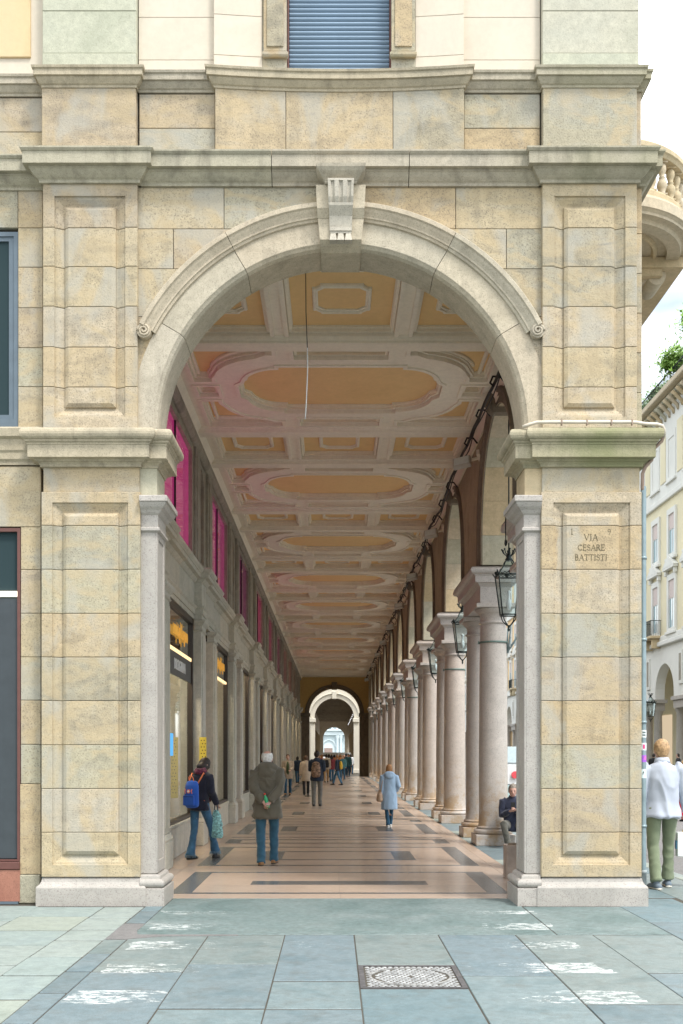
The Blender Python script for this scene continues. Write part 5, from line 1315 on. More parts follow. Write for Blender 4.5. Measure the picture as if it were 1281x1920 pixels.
for z0, z1, a, c, col in ((zs(1404), zs(1396), -2.0, -1.3, (.7, .05, .2)), (zs(1425), zs(1418), -1.6, -.6, (.6, .15, .5)), (zs(1380), zs(1377), -2.2, -1.0, (.12, .15, .15)), (zs(1375), zs(1372), -2.2, -1.0, (.12, .15, .15)), (zs(1453), zs(1448), -2.1, -1.9, (.1, .12, .12)), (zs(1450), zs(1446), -1.9, -1.6, (.1, .12, .12))):
    q = sticker(z0, z1, a, c, col, 'sticker_print'); q.scale = (1, 1, 1); q.location.y -= .0012
e = empty('cream_pipe', (2.8, 11.8, 5.36), 'cream plastic conduit laid along the top of the mossy right cornice', 'conduit')
yc_ = 11.80
put('pipe', B().tube([(2.10, 11.86, 5.345), (2.16, 11.84, 5.36), (2.25, yc_, 5.378), (2.5, yc_, 5.38), (3.28, yc_, 5.38), (3.36, yc_, 5.375), (3.44, yc_, 5.36), (3.58, yc_, 5.355), (3.64, yc_ + .02, 5.345), (3.67, yc_ + .05, 5.31), (3.675, yc_ + .08, 5.24)], .019, 10), M['cpipe'], e)
for x in (2.52, 2.80, 3.07, 3.30): put('clip', B().box(x - .006, x + .006, yc_ - .026, yc_ + .02, 5.345, 5.405), M['bpipe'], e)
put('lower_pipe', B().tube([(3.675, 11.88, 5.26), (3.66, 11.9, 5.20), (3.58, 11.94, 5.12), (3.565, 11.95, 5.06), (3.57, 11.97, 5.01), (3.50, 11.99, 4.93), (3.475, 12.0, 4.86), (3.472, 12.0, 4.70), (3.49, 12.02, 4.66)], .020, 10), M['bpipe'], e)
# left foot conduit by the wing
e = empty('thin_conduit', (-3.30, 12.1, 2), 'thin grey conduit running up the joint left of the left pier', 'conduit')
put('pipe', B().tube([(-3.305, 12.12, .02), (-3.305, 12.12, 4.62), (-3.30, 12.12, 4.66)], .012, 8), M['pipe'], e)

# rounded balcony on the street side
BAL = empty('stone_balcony', (3.5, 17, 9), 'curved stone balcony with balusters jutting out beyond the upper right corner', 'balcony')
bx0, bx1, by0, by1, rr_ = 3.50, 5.03, 13.95, 21.5, 1.35
def balpath(o=0):
    x1, y0, y1 = bx1 + o, by0 - o, by1 + o; r = rr_ + o
    return [(bx0, y0)] + [(x1 - r + r * sin(t), y0 + r - r * cos(t)) for t in [pi / 2 * i / 14 for i in range(15)]] + [(x1 - r + r * cos(t), y1 - r + r * sin(t)) for t in [pi / 2 * i / 14 for i in range(15)]] + [(bx0, y1)]
zb = 8.75
b = B(); pth = balpath(); b.plate(pth, [], XY, zb + .06, zb + .30); b.sweep(pth, [(-.3, zb - .0), (-.12, zb - .0), (-.10, zb + .05), (-.02, zb + .08), (.03, zb + .12), (.05, zb + .13), (.05, zb + .26), (.02, zb + .28), (0, zb + .32), (-.3, zb + .32)], XY)
put('slab', b, M['cream'], BAL)
ins = balpath(-.42); b = B(); b.sweep([(bx0 + .3, by0 + .45)] + ins[3:-3] + [(bx0 + .3, by1 - .45)], [(0, zb + .06), (-.02, zb + .02), (-.06, zb + .02), (-.09, zb + .06)], XY, closed=True); put('soffit_panel', b, M['cream'], BAL)
b = B(); b.sweep(balpath(-.05), [(-.16, zb + .32), (.0, zb + .32), (0, zb + .42), (-.02, zb + .45), (-.14, zb + .45), (-.16, zb + .42)], XY); put('lower_rail', b, M['cream'], BAL)
b = B(); b.sweep(balpath(-.02), [(-.22, zb + .90), (-.02, zb + .90), (.0, zb + .94), (.02, zb + .96), (.02, zb + 1.02), (-.01, zb + 1.05), (-.21, zb + 1.05), (-.24, zb + 1.02), (-.24, zb + .96)], XY); put('handrail', b, M['cream'], BAL)
blm = B().lathe([(.05, 0), (.055, .03), (.035, .05), (.055, .09), (.07, .14), (.062, .19), (.032, .235), (.045, .25), (.032, .265), (.04, .30), (.058, .35), (.055, .40), (.035, .43), (.05, .44), (.05, .46)], 12); blm.box(-.06, .06, -.06, .06, -.001, .02).box(-.06, .06, -.06, .06, .43, .455)
blm = meshof(blm, 'cream', 'baluster')
pp = balpath(-.13); acc = 0; P_ = [Vector(p) for p in pp]; d = .12
for a, c in zip(P_, P_[1:]):
    L_ = (c - a).length
    while d < acc + L_:
        q = a + (c - a) * ((d - acc) / L_); put('baluster', blm, None, BAL, (q.x, q.y, zb + .445)); d += .21
    acc += L_
for yb_ in (15.6, 20.2):
    b = B(); prof = [(bx0, zb)] + [(bx0 + 1.45 * (1 - t), zb - .02 - 1.1 * t ** 1.5) for t in [i / 8 for i in range(9)]]
    b.plate(prof, [], lambda u, v, w: (u, w, v), yb_ - .22, yb_ + .22)
    b.tube([(bx0 + 1.15, yb_ - .26, zb - .16), (bx0 + 1.15, yb_ + .26, zb - .16)], .13, 16); b.tube([(bx0 + .12, yb_ - .24, zb - 1.1), (bx0 + .12, yb_ + .24, zb - 1.1)], .10, 14)
    put('console', b, M['cream'], BAL)
b = B(); b.box(bx0 - .05, bx0 + 1.5, 15.2, 20.6, zb - .10, zb + .05).box(bx0 - .05, bx0 + 1.2, 15.25, 20.55, zb - .2, zb - .1); put('corbel_course', b, M['cream'], BAL)

# ================================================================= across the street
ORAW = dict(sp=.05)
M['yellow'] = plain('pale_yellow_render', (.68, .62, .44), .9, var=.05, sc=.6)
M['whiter'] = plain('white_render', (.66, .66, .62), .9, var=.05, sc=.8)
M['orange'] = plain('orange_render', (.70, .50, .28), .9, var=.07, sc=.5)
M['paneb'] = glass('far_window_glass', mixf=.15, body=lambda nt: node(nt, 'ShaderNodeBsdfDiffuse', i_0=(.30, .42, .46, 1)))
M['shadeb'] = plain('pink_grey_blind', (.55, .47, .44), .8)
XB = 20.5
def facade(name, label, y0, y1, wallm, trim, first):
    E = empty(name, (XB, (y0 + y1) / 2, 0), label, 'building')
    b = B(); n = int(round((y1 - y0) / PITCH)); pit = (y1 - y0) / n
    outl = [(y0, 5.2)]
    for i in range(n):
        c = y0 + pit * (i + .5); outl += [(c - 1.85, 5.2)] + [(c - 1.85 * cos(t), 5.5 + 1.85 * sin(t)) for t in [pi * j / 16 for j in range(17)]] + [(c + 1.85, 5.2)]
    outl += [(y1, 5.2), (y1, 8.6), (y0, 8.6)]
    b.plate(outl, [], YZ, XB, XB + .6); put('arcade_wall', b, M['whiter'], E)
    b = B(); b.box(XB + .02, XB + 12, y0, y1, 8.6, 24.0).box(XB + 4, XB + 12, y0, y1, 0, 8.6); put('wall', b, M[wallm], E)
    b = B(); b.box(XB + .6, XB + 4, y0, y1, 8.2, 8.6); put('arcade_ceiling', b, M['ceilw'], E)
    for z, o, h_ in ((8.45, .25, .28), (8.75, .10, .35), (17.3, .16, .35), (23.3, .9, .35), (23.05, .5, .25)):
        b = B(); b.cbox(XB - o, XB + .3, y0, y1, z, z + h_, .04); put('cornice', b, M[trim] if z < 20 else M['cream'], E)
    b = B(); b.box(XB - .06, XB + .2, y0, y1, 17.6, 22.9); put('attic_band', b, M['whiter'], E)
    cm = B().lathe([(.36, 0), (.36, .2), (.28, .35), (.27, 2), (.245, 4.2), (.33, 4.4), (.36, 4.5)], 14).box(-.36, .36, -.36, .36, 0, .2).mesh('far_column'); cm.materials.append(M['granite'])
    im = B().box(-.35, .35, -1.3, 1.3, 4.5, 5.0).box(-.45, .45, -1.5, 1.5, 4.98, 5.2).mesh('far_impost'); im.materials.append(M['granite'])
    sh_ = B().box(3.9, 4.0, -1.9, 1.9, .4, 4.6).mesh('shop_front'); sh_.materials.append(emis('far_shop', (1, .8, .55), .3))
    bal_ = B()
    for j in range(21): bal_.box(-.66, -.64, -1.0 + j * .1, -.985 + j * .1, 0, .95)
    bal_.box(-.68, -.62, -1.02, 1.02, .93, .97).box(-.68, -.62, -1.02, 1.02, .02, .06).box(-.66, 0, -1.02, -1.0, .93, .97).box(-.66, 0, 1.0, 1.02, .93, .97)
    for j in range(6): bal_.box(-.6 + j * .11, -.585 + j * .11, -1.02, -1.005, 0, .95); bal_.box(-.6 + j * .11, -.585 + j * .11, 1.005, 1.02, 0, .95)
    balm = meshof(bal_, 'iron', 'railing'); balb = meshof(B().cbox(-.72, 0, -1.1, 1.1, -.18, 0, .04).cbox(-.55, 0, -.9, -.65, -.8, -.18, .05).cbox(-.55, 0, .65, .9, -.8, -.18, .05), 'cream', 'balcony_slab')
    fr_ = {}
    for i in range(n * 2):
        yc = y0 + pit / 2 * (i + .5)
        for fl_, (z0, z1, ped) in enumerate(((9.4, 12.3, 1), (13.9, 16.3, 0), (18.6, 20.9, 0))):
            key = (fl_, ped)
            if key not in fr_:
                b = B(); b.plate([(-.85, z0 - .35), (.85, z0 - .35), (.85, z1 + .35), (-.85, z1 + .35)], [[(-.55, z0), (.55, z0), (.55, z1), (-.55, z1)]], YZ, XB - .10, XB + .03)
                b.cbox(XB - .2, XB, -.95, .95, z0 - .38, z0 - .22, .02)
                if ped:
                    b.cbox(XB - .3, XB, -1.05, 1.05, z1 + .62, z1 + .78, .02)
                    b.add([(XB - .3, -1.1, z1 + .78), (XB - .3, 1.1, z1 + .78), (XB - .3, 0, z1 + 1.45), (XB, -1.1, z1 + .78), (XB, 1.1, z1 + .78), (XB, 0, z1 + 1.45)], [(0, 1, 2), (0, 2, 5, 3), (1, 4, 5, 2), (0, 3, 4, 1)])
                    b.cbox(XB - .22, XB, -.95, -.75, z1 + .3, z1 + .62, .02).cbox(XB - .22, XB, .75, .95, z1 + .3, z1 + .62, .02)
                a = meshof(b, 'whiter', 'window_surround')
                p = meshof(B().box(XB + .0, XB + .012, -.55, .55, z0, z0 + (z1 - z0) * .62), 'paneb', 'pane')
                bl = meshof(B().box(XB - .03, XB + .012, -.55, .55, z0 + (z1 - z0) * .62, z1), 'shadeb', 'blind')
                ba = meshof(B().box(XB - .02, XB + .0, -.03, .03, z0, z1).box(XB - .02, XB, -.55, .55, z0 + (z1 - z0) * .61, z0 + (z1 - z0) * .64), 'whiter', 'glazing_bar')
                fr_[key] = (a, p, bl, ba)
            a, p, bl, ba = fr_[key]
            w = put('window', a, None, E, (0, yc, 0)); put('pane', p, None, w, (0, yc, 0)); put('blind', bl, None, w, (0, yc, 0)); put('glazing_bar', ba, None, w, (0, yc, 0))
        if i % 4 == 1:
            s = put('balcony', balb, None, E, (XB, yc, 9.15)); put('railing', balm, None, s, (XB, yc, 9.15))
    pan = meshof(B().cbox(XB - .1, XB - .04, -.5, .5, 18.5, 21.6, .01), wallm, 'attic_panel')
    bk = B(); bk.loft([(XB - .06, 0, 22.2), (XB - .15, 0, 22.45), (XB - .5, 0, 22.8), (XB - .72, 0, 22.98)], [(.10, .12), (.10, .12), (.12, .12), (.12, .10)], 8); bk = meshof(bk, 'cream', 'eaves_bracket')
    for i in range(n * 2 + 1): put('attic_panel', pan, None, E, (0, y0 + pit / 2 * i, 0))
    for i in range(int((y1 - y0) / .8)): put('eaves_bracket', bk, None, E, (0, y0 + .4 + .8 * i, 0))
    for i in range(n + 1):
        y = y0 + pit * i
        if y0 < y < y1:
            for s in (-1, 1): put('column', cm, None, E, (XB + .3, y + s, 0))
            put('impost_block', im, None, E, (XB + .3, y, 0))
            nic = put('niche', B().box(XB - .08, XB + .02, y - .35, y + .35, 5.9, 7.9), M['whiter'], E); put('niche_opening', B().box(XB - .085, XB + .0, y - .2, y + .2, 6.1, 7.7), M['greyd'], nic)
        if i < n: put('shop_front', sh_, None, E, (XB, y + pit / 2, 0))
    return E
facade('yellow_building', 'pale yellow building with white trim and arcades across the street at the right edge', 50, 50 + PITCH * 6, 'yellow', 'whiter', 0)
facade('orange_building', 'orange-washed palace with white arcades seen in the gap beside the first column', 50 + PITCH * 6 + .5, 50 + PITCH * 19 + .5, 'orange', 'whiter', 0)
# roof garden: real leaves on boughs behind a rail
random.seed(11)
leafm = plain('fresh_green_leaf', (.26, .42, .10), .7, var=.45, sc=1.2); leafm2 = plain('grey_green_leaf', (.24, .33, .17), .7, var=.4, sc=1.2); bark = plain('bark', (.12, .09, .06), .9)
def shrub(name, loc, r, h_, mat, label, n=4200, cat='tree'):
    e = empty(name, loc, label, cat); x0, y0, z0 = loc; t = B(); cr = B()
    for q in range(7):
        a = random.uniform(0, 6.28); d = random.uniform(.2, .9) * r; top = Vector((x0 + d * cos(a), y0 + d * sin(a), z0 + h_ * random.uniform(.5, .95)))
        t.tube([(x0, y0, z0), ((x0 * 2 + top.x) / 3, (y0 * 2 + top.y) / 3, z0 + h_ * .35), top], .06, 5, rad=[.10, .06, .02])
        for c_ in range(n // 7):
            p = top + Vector((random.gauss(0, r * .28), random.gauss(0, r * .28), random.gauss(-.1, h_ * .15)))
            u = Vector((random.uniform(-1, 1), random.uniform(-1, 1), random.uniform(-1, 1))).normalized(); w = u.orthogonal().normalized(); s = random.uniform(.08, .19)
            cr.add([p - u * s, p + w * s * .5, p + u * s, p - w * s * .5], [(0, 1, 2, 3)])
    put('trunk', t, bark, e, (0, 0, 0)); put('crown', cr, mat, e, (0, 0, 0)); return e
shrub('rooftop_tree', (XB + 1.1, 67.8, 23.5), 1.4, 1.5, leafm2, 'grey-green bush on the roof terrace just right of the stone corner')
shrub('rooftop_tree', (XB + .9, 64.2, 23.5), 1.4, 2.4, leafm, 'bright green young tree on the yellow building roof at the right edge')
shrub('rooftop_tree', (XB + 1.2, 60.2, 23.6), 1.7, 3.0, leafm, 'third green tree on the yellow building roof beyond the right edge')
shrub('rooftop_tree', (XB + 1.2, 71.5, 23.6), 1.3, 1.8, leafm2, 'farthest low bush on the roof terrace hidden by the stone corner')
rl = empty('roof_railing', (XB - .3, 66, 23.7), 'dark metal railing along the roof edge under the green trees', 'railing')
b = B()
for i in range(170): b.box(XB - .42, XB - .40, 50.2 + i * .2, 50.215 + i * .2, 23.65, 24.6)
put('bars', b, M['iron'], rl, kind='stuff'); put('top_rail', B().box(XB - .45, XB - .37, 50, 85, 24.58, 24.63), M['iron'], rl)
# a lantern and a camera on the far arcade
lantern((19.9, 67.0, 4.1), 'small dark lantern on the arcade of the yellow building across the street', skip=('hanging_rod',), sc=1.3)

# a parked car and a low barrier in the gap beside the first column
def car(loc, rz, label, col):
    e = empty('parked_car', loc, label, 'car')
    prof = [(-2.1, .35), (-2.12, .62), (-2.0, .85), (-1.1, .95), (-.45, 1.40), (.9, 1.45), (1.65, 1.0), (2.05, .92), (2.12, .6), (2.1, .35)]
    b = B(); n = len(prof)
    for s in (-1, 1): b.v += [(s * (.86 if z < .97 else .66), y, z) for y, z in prof]
    for s in (-1, 1): b.v += [(s * (.80 if z < .97 else .60), y, z + .012) for y, z in prof]
    fs = [tuple(range(n)), tuple(n + i for i in reversed(range(n)))] + [(i, (i + 1) % n, n + (i + 1) % n, n + i) for i in range(n)]
    b.f += fs; b.m += [0] * len(fs); b.sm += [False] * len(fs)
    put('body', b, plain('car_paint', col, .25, .2, spec=.6), e, loc)
    b = B(); b.add([(-.67, -.95, .985), (.67, -.95, .985), (.60, -.46, 1.385), (-.60, -.46, 1.385)], [(0, 1, 2, 3)]); put('windscreen', b, M['dglass'], e, loc)
    for s in (-1, 1):
        b = B(); b.add([(s * .80, -1.0, .98), (s * .80, 1.45, .98), (s * .68, .9, 1.38), (s * .68, -.45, 1.34)], [(0, 1, 2, 3)]); put('side_window', b, M['dglass'], e, loc)
        for y in (-1.3, 1.3):
            b = B(); b.tube([(s * .70, y, .32), (s * .88, y, .32)], .32, 18); w = put('wheel', b, M['black'], e, loc); b = B(); b.tube([(s * .87, y, .32), (s * .90, y, .32)], .19, 14); put('rim', b, M['pipe'], w, loc)
        put('headlight', B().cbox(s * .68 - .14, s * .68 + .14, -2.13, -2.0, .62, .76, .03), M['white'], e, loc)
    put('number_plate', B().box(-.25, .25, -2.14, -2.11, .42, .53), M['white'], e, loc)
    e.rotation_euler = (0, 0, rz); return e
car((8.55, 50.2, -.125), .05, 'dark parked car glimpsed in the gap between the first column and the right pier', (.03, .035, .04))
e = empty('barrier', (9, 52, 0), 'pale translucent hoarding behind the parked car in the street gap', 'barrier')
for i in range(4): put('panel', B().cbox(7.3 + i * 1.3, 8.55 + i * 1.3, 54.0, 54.05, 0, 2.1, .01), plain('hoarding_white_blue', (.60, .72, .76), .5), e); put('post', B().box(7.24 + i * 1.3, 7.3 + i * 1.3, 54.0, 54.1, -.12, 2.2), M['pipe'], e)
e = empty('low_barrier', (7, 40, 0), 'low pale traffic barrier with a red round sign in the gap beside the first column', 'barrier')
put('board', B().cbox(5.5, 8.2, 38.0, 38.06, -.1, .62, .01), plain('grey_green_board', (.42, .56, .56), .6), e); put('top_board', B().cbox(5.5, 8.2, 37.99, 38.05, .64, 1.35, .01), M['white'], e)
put('round_sign', B().tube([(6.45, 37.9, .98), (6.45, 37.96, .98)], .13, 18), plain('sign_red', (.7, .08, .1), .5), e)

# ================================================================= beyond the end arch
FA = empty('second_arcade', (0, 97, 0), 'sunlit second arcade building seen through the far arch at the end of the vista', 'building')
Y2, Y3 = 96.0, 188.0
hole = lambda r, c=XE: [(c - r, 0), (c - r, 5.0)] + [(c + r * cos(a), 5.0 + r * sin(a)) for a in [pi - pi * i / 30 for i in range(1, 30)]] + [(c + r, 5.0), (c + r, 0)]
pale = plain('pale_far_stone', (.62, .58, .50), .9, var=.06, sc=1)
b = B(); b.plate([(-12, 0), *hole(1.78), (3.6, 0), (3.6, 14), (-12, 14)], [], XZ, Y2, Y2 + .7); put('front_wall', b, pale, FA)
b = B(); h2 = hole(1.78); b.sweep(h2[1:-1], [(0, -.06), (.12, -.07), (.28, -.1), (.42, -.2), (.46, 0), (0, 0)], lambda u, v, w: (u, Y2 + w, v), out=-1); put('archivolt', b, pale, FA)
for s in (-1, 1):
    x0, x1 = (XE - 2.15, XE - 1.74) if s < 0 else (XE + 1.74, XE + 2.15)
    put('pilaster', B().cbox(x0, x1, Y2 - .15, Y2 + .8, 0, 4.6, .02), pale, FA); put('capital', B().cbox(x0 - .08, x1 + .08, Y2 - .3, Y2 + .85, 4.6, 4.98, .04), pale, FA); put('base', B().cbox(x0 - .08, x1 + .08, Y2 - .25, Y2 + .85, 0, .4, .04), pale, FA)
put('keystone', B().cbox(XE - .2, XE + .2, Y2 - .25, Y2, 6.7, 7.4, .03), pale, FA)
greyc = plain('far_grey_ceiling', (.55, .50, .44), .9)
put('ceiling', B().box(-2.9, 3.4, Y2 + .7, Y3, 7.6, 7.9), greyc, FA)
ribm = meshof(B().box(-2.5, 2.6, -.12, .12, 7.45, 7.6), 'greyd', 'ceiling_rib')
for i in range(28): put('ceiling_rib', ribm, None, FA, (0, Y2 + 2 + 3.23 * i, 0))
put('left_wall', B().box(-3.4, -2.5, Y2 + .7, Y3, 0, 7.9), pale, FA); put('right_wall', B().box(2.9, 3.4, Y2 + .7, Y3, 5.0, 7.9), M['greyd'], FA)
put('floor', B().box(-2.9, 3.4, Y2, Y3 + 30, -.1, -.004), M['tile'], FA)
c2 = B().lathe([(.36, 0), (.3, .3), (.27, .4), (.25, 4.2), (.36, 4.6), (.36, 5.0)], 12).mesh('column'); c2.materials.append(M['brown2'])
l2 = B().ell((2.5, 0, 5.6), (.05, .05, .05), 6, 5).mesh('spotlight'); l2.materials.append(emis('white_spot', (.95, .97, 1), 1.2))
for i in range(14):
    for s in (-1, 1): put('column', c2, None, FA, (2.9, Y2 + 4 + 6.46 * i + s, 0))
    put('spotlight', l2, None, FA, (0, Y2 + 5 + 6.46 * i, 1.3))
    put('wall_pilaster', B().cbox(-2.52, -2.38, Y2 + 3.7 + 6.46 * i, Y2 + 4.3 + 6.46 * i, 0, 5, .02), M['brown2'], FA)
b = B(); b.plate([(-2.6, 0), (XE - 1.9, 0), (XE - 1.9, 4.6)] + [(XE + 1.9 * cos(a), 4.6 + 1.9 * sin(a)) for a in [pi - pi * i / 30 for i in range(1, 30)]] + [(XE + 1.9, 4.6), (XE + 1.9, 0), (3.2, 0), (3.2, 7.8), (-2.6, 7.8)], [], XZ, Y3, Y3 + .8); put('rear_wall', b, M['grey'], FA)
# monument-like palace that closes the view, haze put into its pale colour
FP = empty('far_palace', (0, 262, 0), 'pale bluish baroque facade closing the view through the last arch', 'building')
fpm = plain('hazed_palace_stone', (.60, .68, .70), .9, var=.05, sc=.4); yP = 260
put('wall', B().box(-18, 22, yP, yP + 10, 0, 13), fpm, FP); put('entablature', B().cbox(-18, 22, yP - .8, yP, 6.4, 7.4, .1), fpm, FP); put('cornice', B().cbox(-18, 22, yP - 1.2, yP, 7.4, 7.8, .1), fpm, FP)
for x in (-3.2, .9, 1.7, 3.4, 4.2, -4.2): put('column', B().lathe([(.45, 0), (.36, .5), (.32, 5.4), (.48, 6.0), (.5, 6.4)], 14, (x, yP - .5, 0)), fpm, FP)
b = B(); b.sweep([(-1.2 + 1.5 * cos(t), 3.6 + 1.6 * sin(t)) for t in [pi * i / 14 for i in range(15)]], [(0, 0), (0, -.3), (.3, -.3), (.3, 0)], lambda u, v, w: (u, yP + w, v)); put('arch_moulding', b, fpm, FP)
put('window', B().box(-2.3, -.3, yP - .1, yP, 1.7, 3.3), plain('far_window_brown', (.30, .22, .19), .8), FP)
random.seed(5); b = B()
for i in range(16):
    x = -2.4 + i * .35; b.ell((x, yP - .6, 8.3 + .9 * sin(i * 1.9) + .4), (.30, .3, .7), 8, 6, Matrix.Rotation(random.uniform(-.7, .7), 3, 'Y'))
put('sculpture_group', b, fpm, FP, kind='stuff')
b = B(); b.box(-2.0, 2.35, 150, 150.1, 0, 2.0); bh = put('white_hoarding', b, plain('white_hoarding', (.72, .77, .78), .7), FA)
# ================================================================= people
# local frame: +Y is the way the person faces, +X their right hand side, 1.75 m tall before scaling
def ik(a, c, l1, l2, pole):
    a, c, pole = Vector(a), Vector(c), Vector(pole); d = c - a; L_ = min(d.length, (l1 + l2) * .995)
    d = d.normalized(); x = (l1 * l1 - l2 * l2 + L_ * L_) / (2 * L_); hgt = sqrt(max(l1 * l1 - x * x, 0))
    p = (pole - d * pole.dot(d)).normalized(); return a + d * x + p * hgt, a + d * L_
def remesh(b, vox, smooth=4, fac=.5):
    me = b.mesh('tmp'); fixn(me)
    o = bpy.data.objects.new('tmp', me)
    r = o.modifiers.new('r', 'REMESH'); r.mode = 'VOXEL'; r.voxel_size = vox
    s = o.modifiers.new('s', 'SMOOTH'); s.iterations = smooth; s.factor = fac
    out = evalmesh(o); bpy.data.objects.remove(o)
    out.polygons.foreach_set('use_smooth', [True] * len(out.polygons)); return out
def wrinkle(me, amp, freq=(9, 9, 5), seed=0, flt=None):
    n = [v.normal.copy() for v in me.vertices]
    for v, nn in zip(me.vertices, n):
        p = Vector((v.co.x * freq[0] + seed, v.co.y * freq[1], v.co.z * freq[2] + .6 * sin(v.co.x * 14)))
        a = mnoise.noise(p); q = (1 - abs(a) * 2.2); k = q * amp * (flt(v.co) if flt else 1)
        v.co += nn * k
    me.update(); return me
SKIN = plain('skin', (.55, .34, .26), .55, var=.06); SKIN2 = plain('ruddy_skin', (.56, .33, .26), .55, var=.08)
def cloth(name, col, var=.18, rough=.9, bump=.35, bsc=260, sc=9): return plain(name, col, rough, var=var, sc=sc, bump=bump, bsc=bsc, sheen=.2, spec=.2)

def person(label, loc, rz, H=1.75, lo=False, feet=((-.10, 0), (.10, 0)), heel=(0, 0), hands=None, lean=0, headturn=0, headdown=0, top=None, trousers=None, shoes=None, hair=None, seat=None, arm_pole=(0, -1, -.2), shoulders=.185, knees=None, hipz=.93, extra=None, skin=None, footdir=None, toes=(0, 0), category='person', hood=False, elbows=None, group=None):
    s = H / 1.75; root = empty('person', loc, label, category, group); skin = skin or SKIN
    vox = .034 if lo else .0135
    hz = hipz
    ch = Vector((0, lean * .45, 0)); neckb = Vector((0, lean * .5, 0))
    if seat: hz = seat
    up = hz - .93
    hips = [Vector((sx * .095, 0, hz)) for sx in (-1, 1)]
    sh_ = [Vector((sx * shoulders, 0, 1.43 + up)) + ch for sx in (-1, 1)]
    if hands is None: hands = ((-.27, .05, .82 + up), (.27, .05, .82 + up))
    arms = []
    for i, sx in enumerate((-1, 1)):
        el, wr = ik(sh_[i], hands[i], .285, .255, (sx * .35 + arm_pole[0], arm_pole[1], arm_pole[2]) if not elbows else elbows[i]); arms.append((sh_[i], el, wr))
    legs = []
    for i, sx in enumerate((-1, 1)):
        f = feet[i]; an = Vector((f[0], f[1], .085 + heel[i])) if len(f) == 2 else Vector(f)
        kn, an2 = ik(hips[i], an, .435, .425, knees[i] if knees else (sx * .12, 1, 0)); legs.append((hips[i], kn, an2))
    hc = Vector((0, .03 + headdown * .08, 1.635 + up - headdown * .035)) + neckb
    Rh = Matrix.Rotation(headturn, 3, 'Z') @ Matrix.Rotation(-headdown, 3, 'X')
    # ---- one continuous body
    b = B()
    b.loft([(0, 0, hz - .08), (0, 0, hz), (0, ch.y * .3, hz + .16), (0, ch.y * .7, hz + .36), (0, ch.y, hz + .50), (0, ch.y, hz + .56)], [(.13, .09), (.15, .105), (.125, .09), (.15, .105), (.15, .09), (.06, .06)], 16)
    b.loft([(0, ch.y, hz + .5), (0, ch.y + .01, hz + .6), hc + Rh @ Vector((0, -.015, -.06))], [(.075, .07), (.055, .06), (.055, .06)], 12)
    b.ell(hc, (.078, .098, .118), 20, 14, Rh); b.ell(hc + Rh @ Vector((0, .035, -.055)), (.058, .06, .062), 14, 10, Rh)
    if not lo:
        b.loft([hc + Rh @ Vector((0, .09, .02)), hc + Rh @ Vector((0, .112, -.022)), hc + Rh @ Vector((0, .10, -.034))], [(.010, .010), (.017, .017), (.016, .010)], 8)
        for sx in (-1, 1): b.ell(hc + Rh @ Vector((sx * .080, -.01, -.012)), (.014, .022, .034), 8, 8, Rh)
    for a, e_, w in arms: b.loft([a, (a + e_) / 2, e_, (e_ + w) / 2, w], [.05, .046, .038, .034, .026], 10)
    for a, k_, n_ in legs: b.loft([a, a * .5 + k_ * .5, k_, k_ * .6 + n_ * .4, n_], [(.078, .085), (.07, .075), (.052, .055), (.052, .055), (.036, .038)], 12)
    for i in range(2):      # palms are in the skin, fingers follow as their own chains
        a, e_, w = arms[i]; d = (w - e_).normalized(); b.loft([w - d * .02, w + d * .03, w + d * .085], [(.026, .02), (.04, .018), (.036, .013)], 10)
    if lo: me = remesh(b, vox * .75, 2)
    else: me = remesh(b, .0125, 3)
    if not lo:
        fb_ = B()
        for i, sx in enumerate((-1, 1)):
            a, e_, w = arms[i]; d = (w - e_).normalized(); side = Vector((1, 0, 0)) - d * d.x
            if side.length < .3: side = Vector((0, 0, 1)) - d * d.z
            side.normalize(); nrm = d.cross(side).normalized(); curl = -nrm * sx if True else nrm
            for q, (o, ln) in enumerate(((-.026, .062), (-.009, .075), (.009, .07), (.025, .055))):
                p0 = w + d * .07 + side * o; fb_.loft([p0, p0 + d * ln * .5 + curl * .006, p0 + d * ln * .8 + curl * .024, p0 + d * ln * .85 + curl * .045], [.0095, .009, .008, .006], 6)
            p0 = w + d * .03 - side * .03 * sx; fb_.loft([p0, p0 - side * .025 * sx + d * .02, p0 - side * .03 * sx + d * .05 + curl * .01], [.012, .010, .007], 6)
        for sx in (-1, 1): fb_.mi = 1; fb_.ell(hc + Rh @ Vector((sx * .031, .088, .012)), (.012, .008, .006), 8, 6, Rh); fb_.ell(hc + Rh @ Vector((sx * .032, .092, .032)), (.018, .007, .003), 8, 6, Rh)
        fb_.mi = 2; fb_.ell(hc + Rh @ Vector((0, .093, -.060)), (.022, .008, .006), 10, 6, Rh)
        bm = bmesh.new(); bm.from_mesh(me); bm.from_mesh(fb_.mesh('f')); bm.to_mesh(me); bm.free()
        me.materials.append(skin); me.materials.append(M['dark']); me.materials.append(plain('lips', (.42, .16, .15), .5))
        me.polygons.foreach_set('use_smooth', [True] * len(me.polygons))
    else: me.materials.append(skin)
    parts = [('body', me, None)]
    # ---- trousers
    t = trousers or {}
    b = B(); fl = t.get('flare', 1.0); w_ = t.get('w', 1.0)
    b.loft([(0, 0, hz - .10), (0, 0, hz - .02), (0, 0, hz + .08), (0, ch.y * .2, hz + .06)], [(.16 * w_, .115 * w_), (.172 * w_, .126 * w_), (.156 * w_, .114), (.14, .104)], 18)
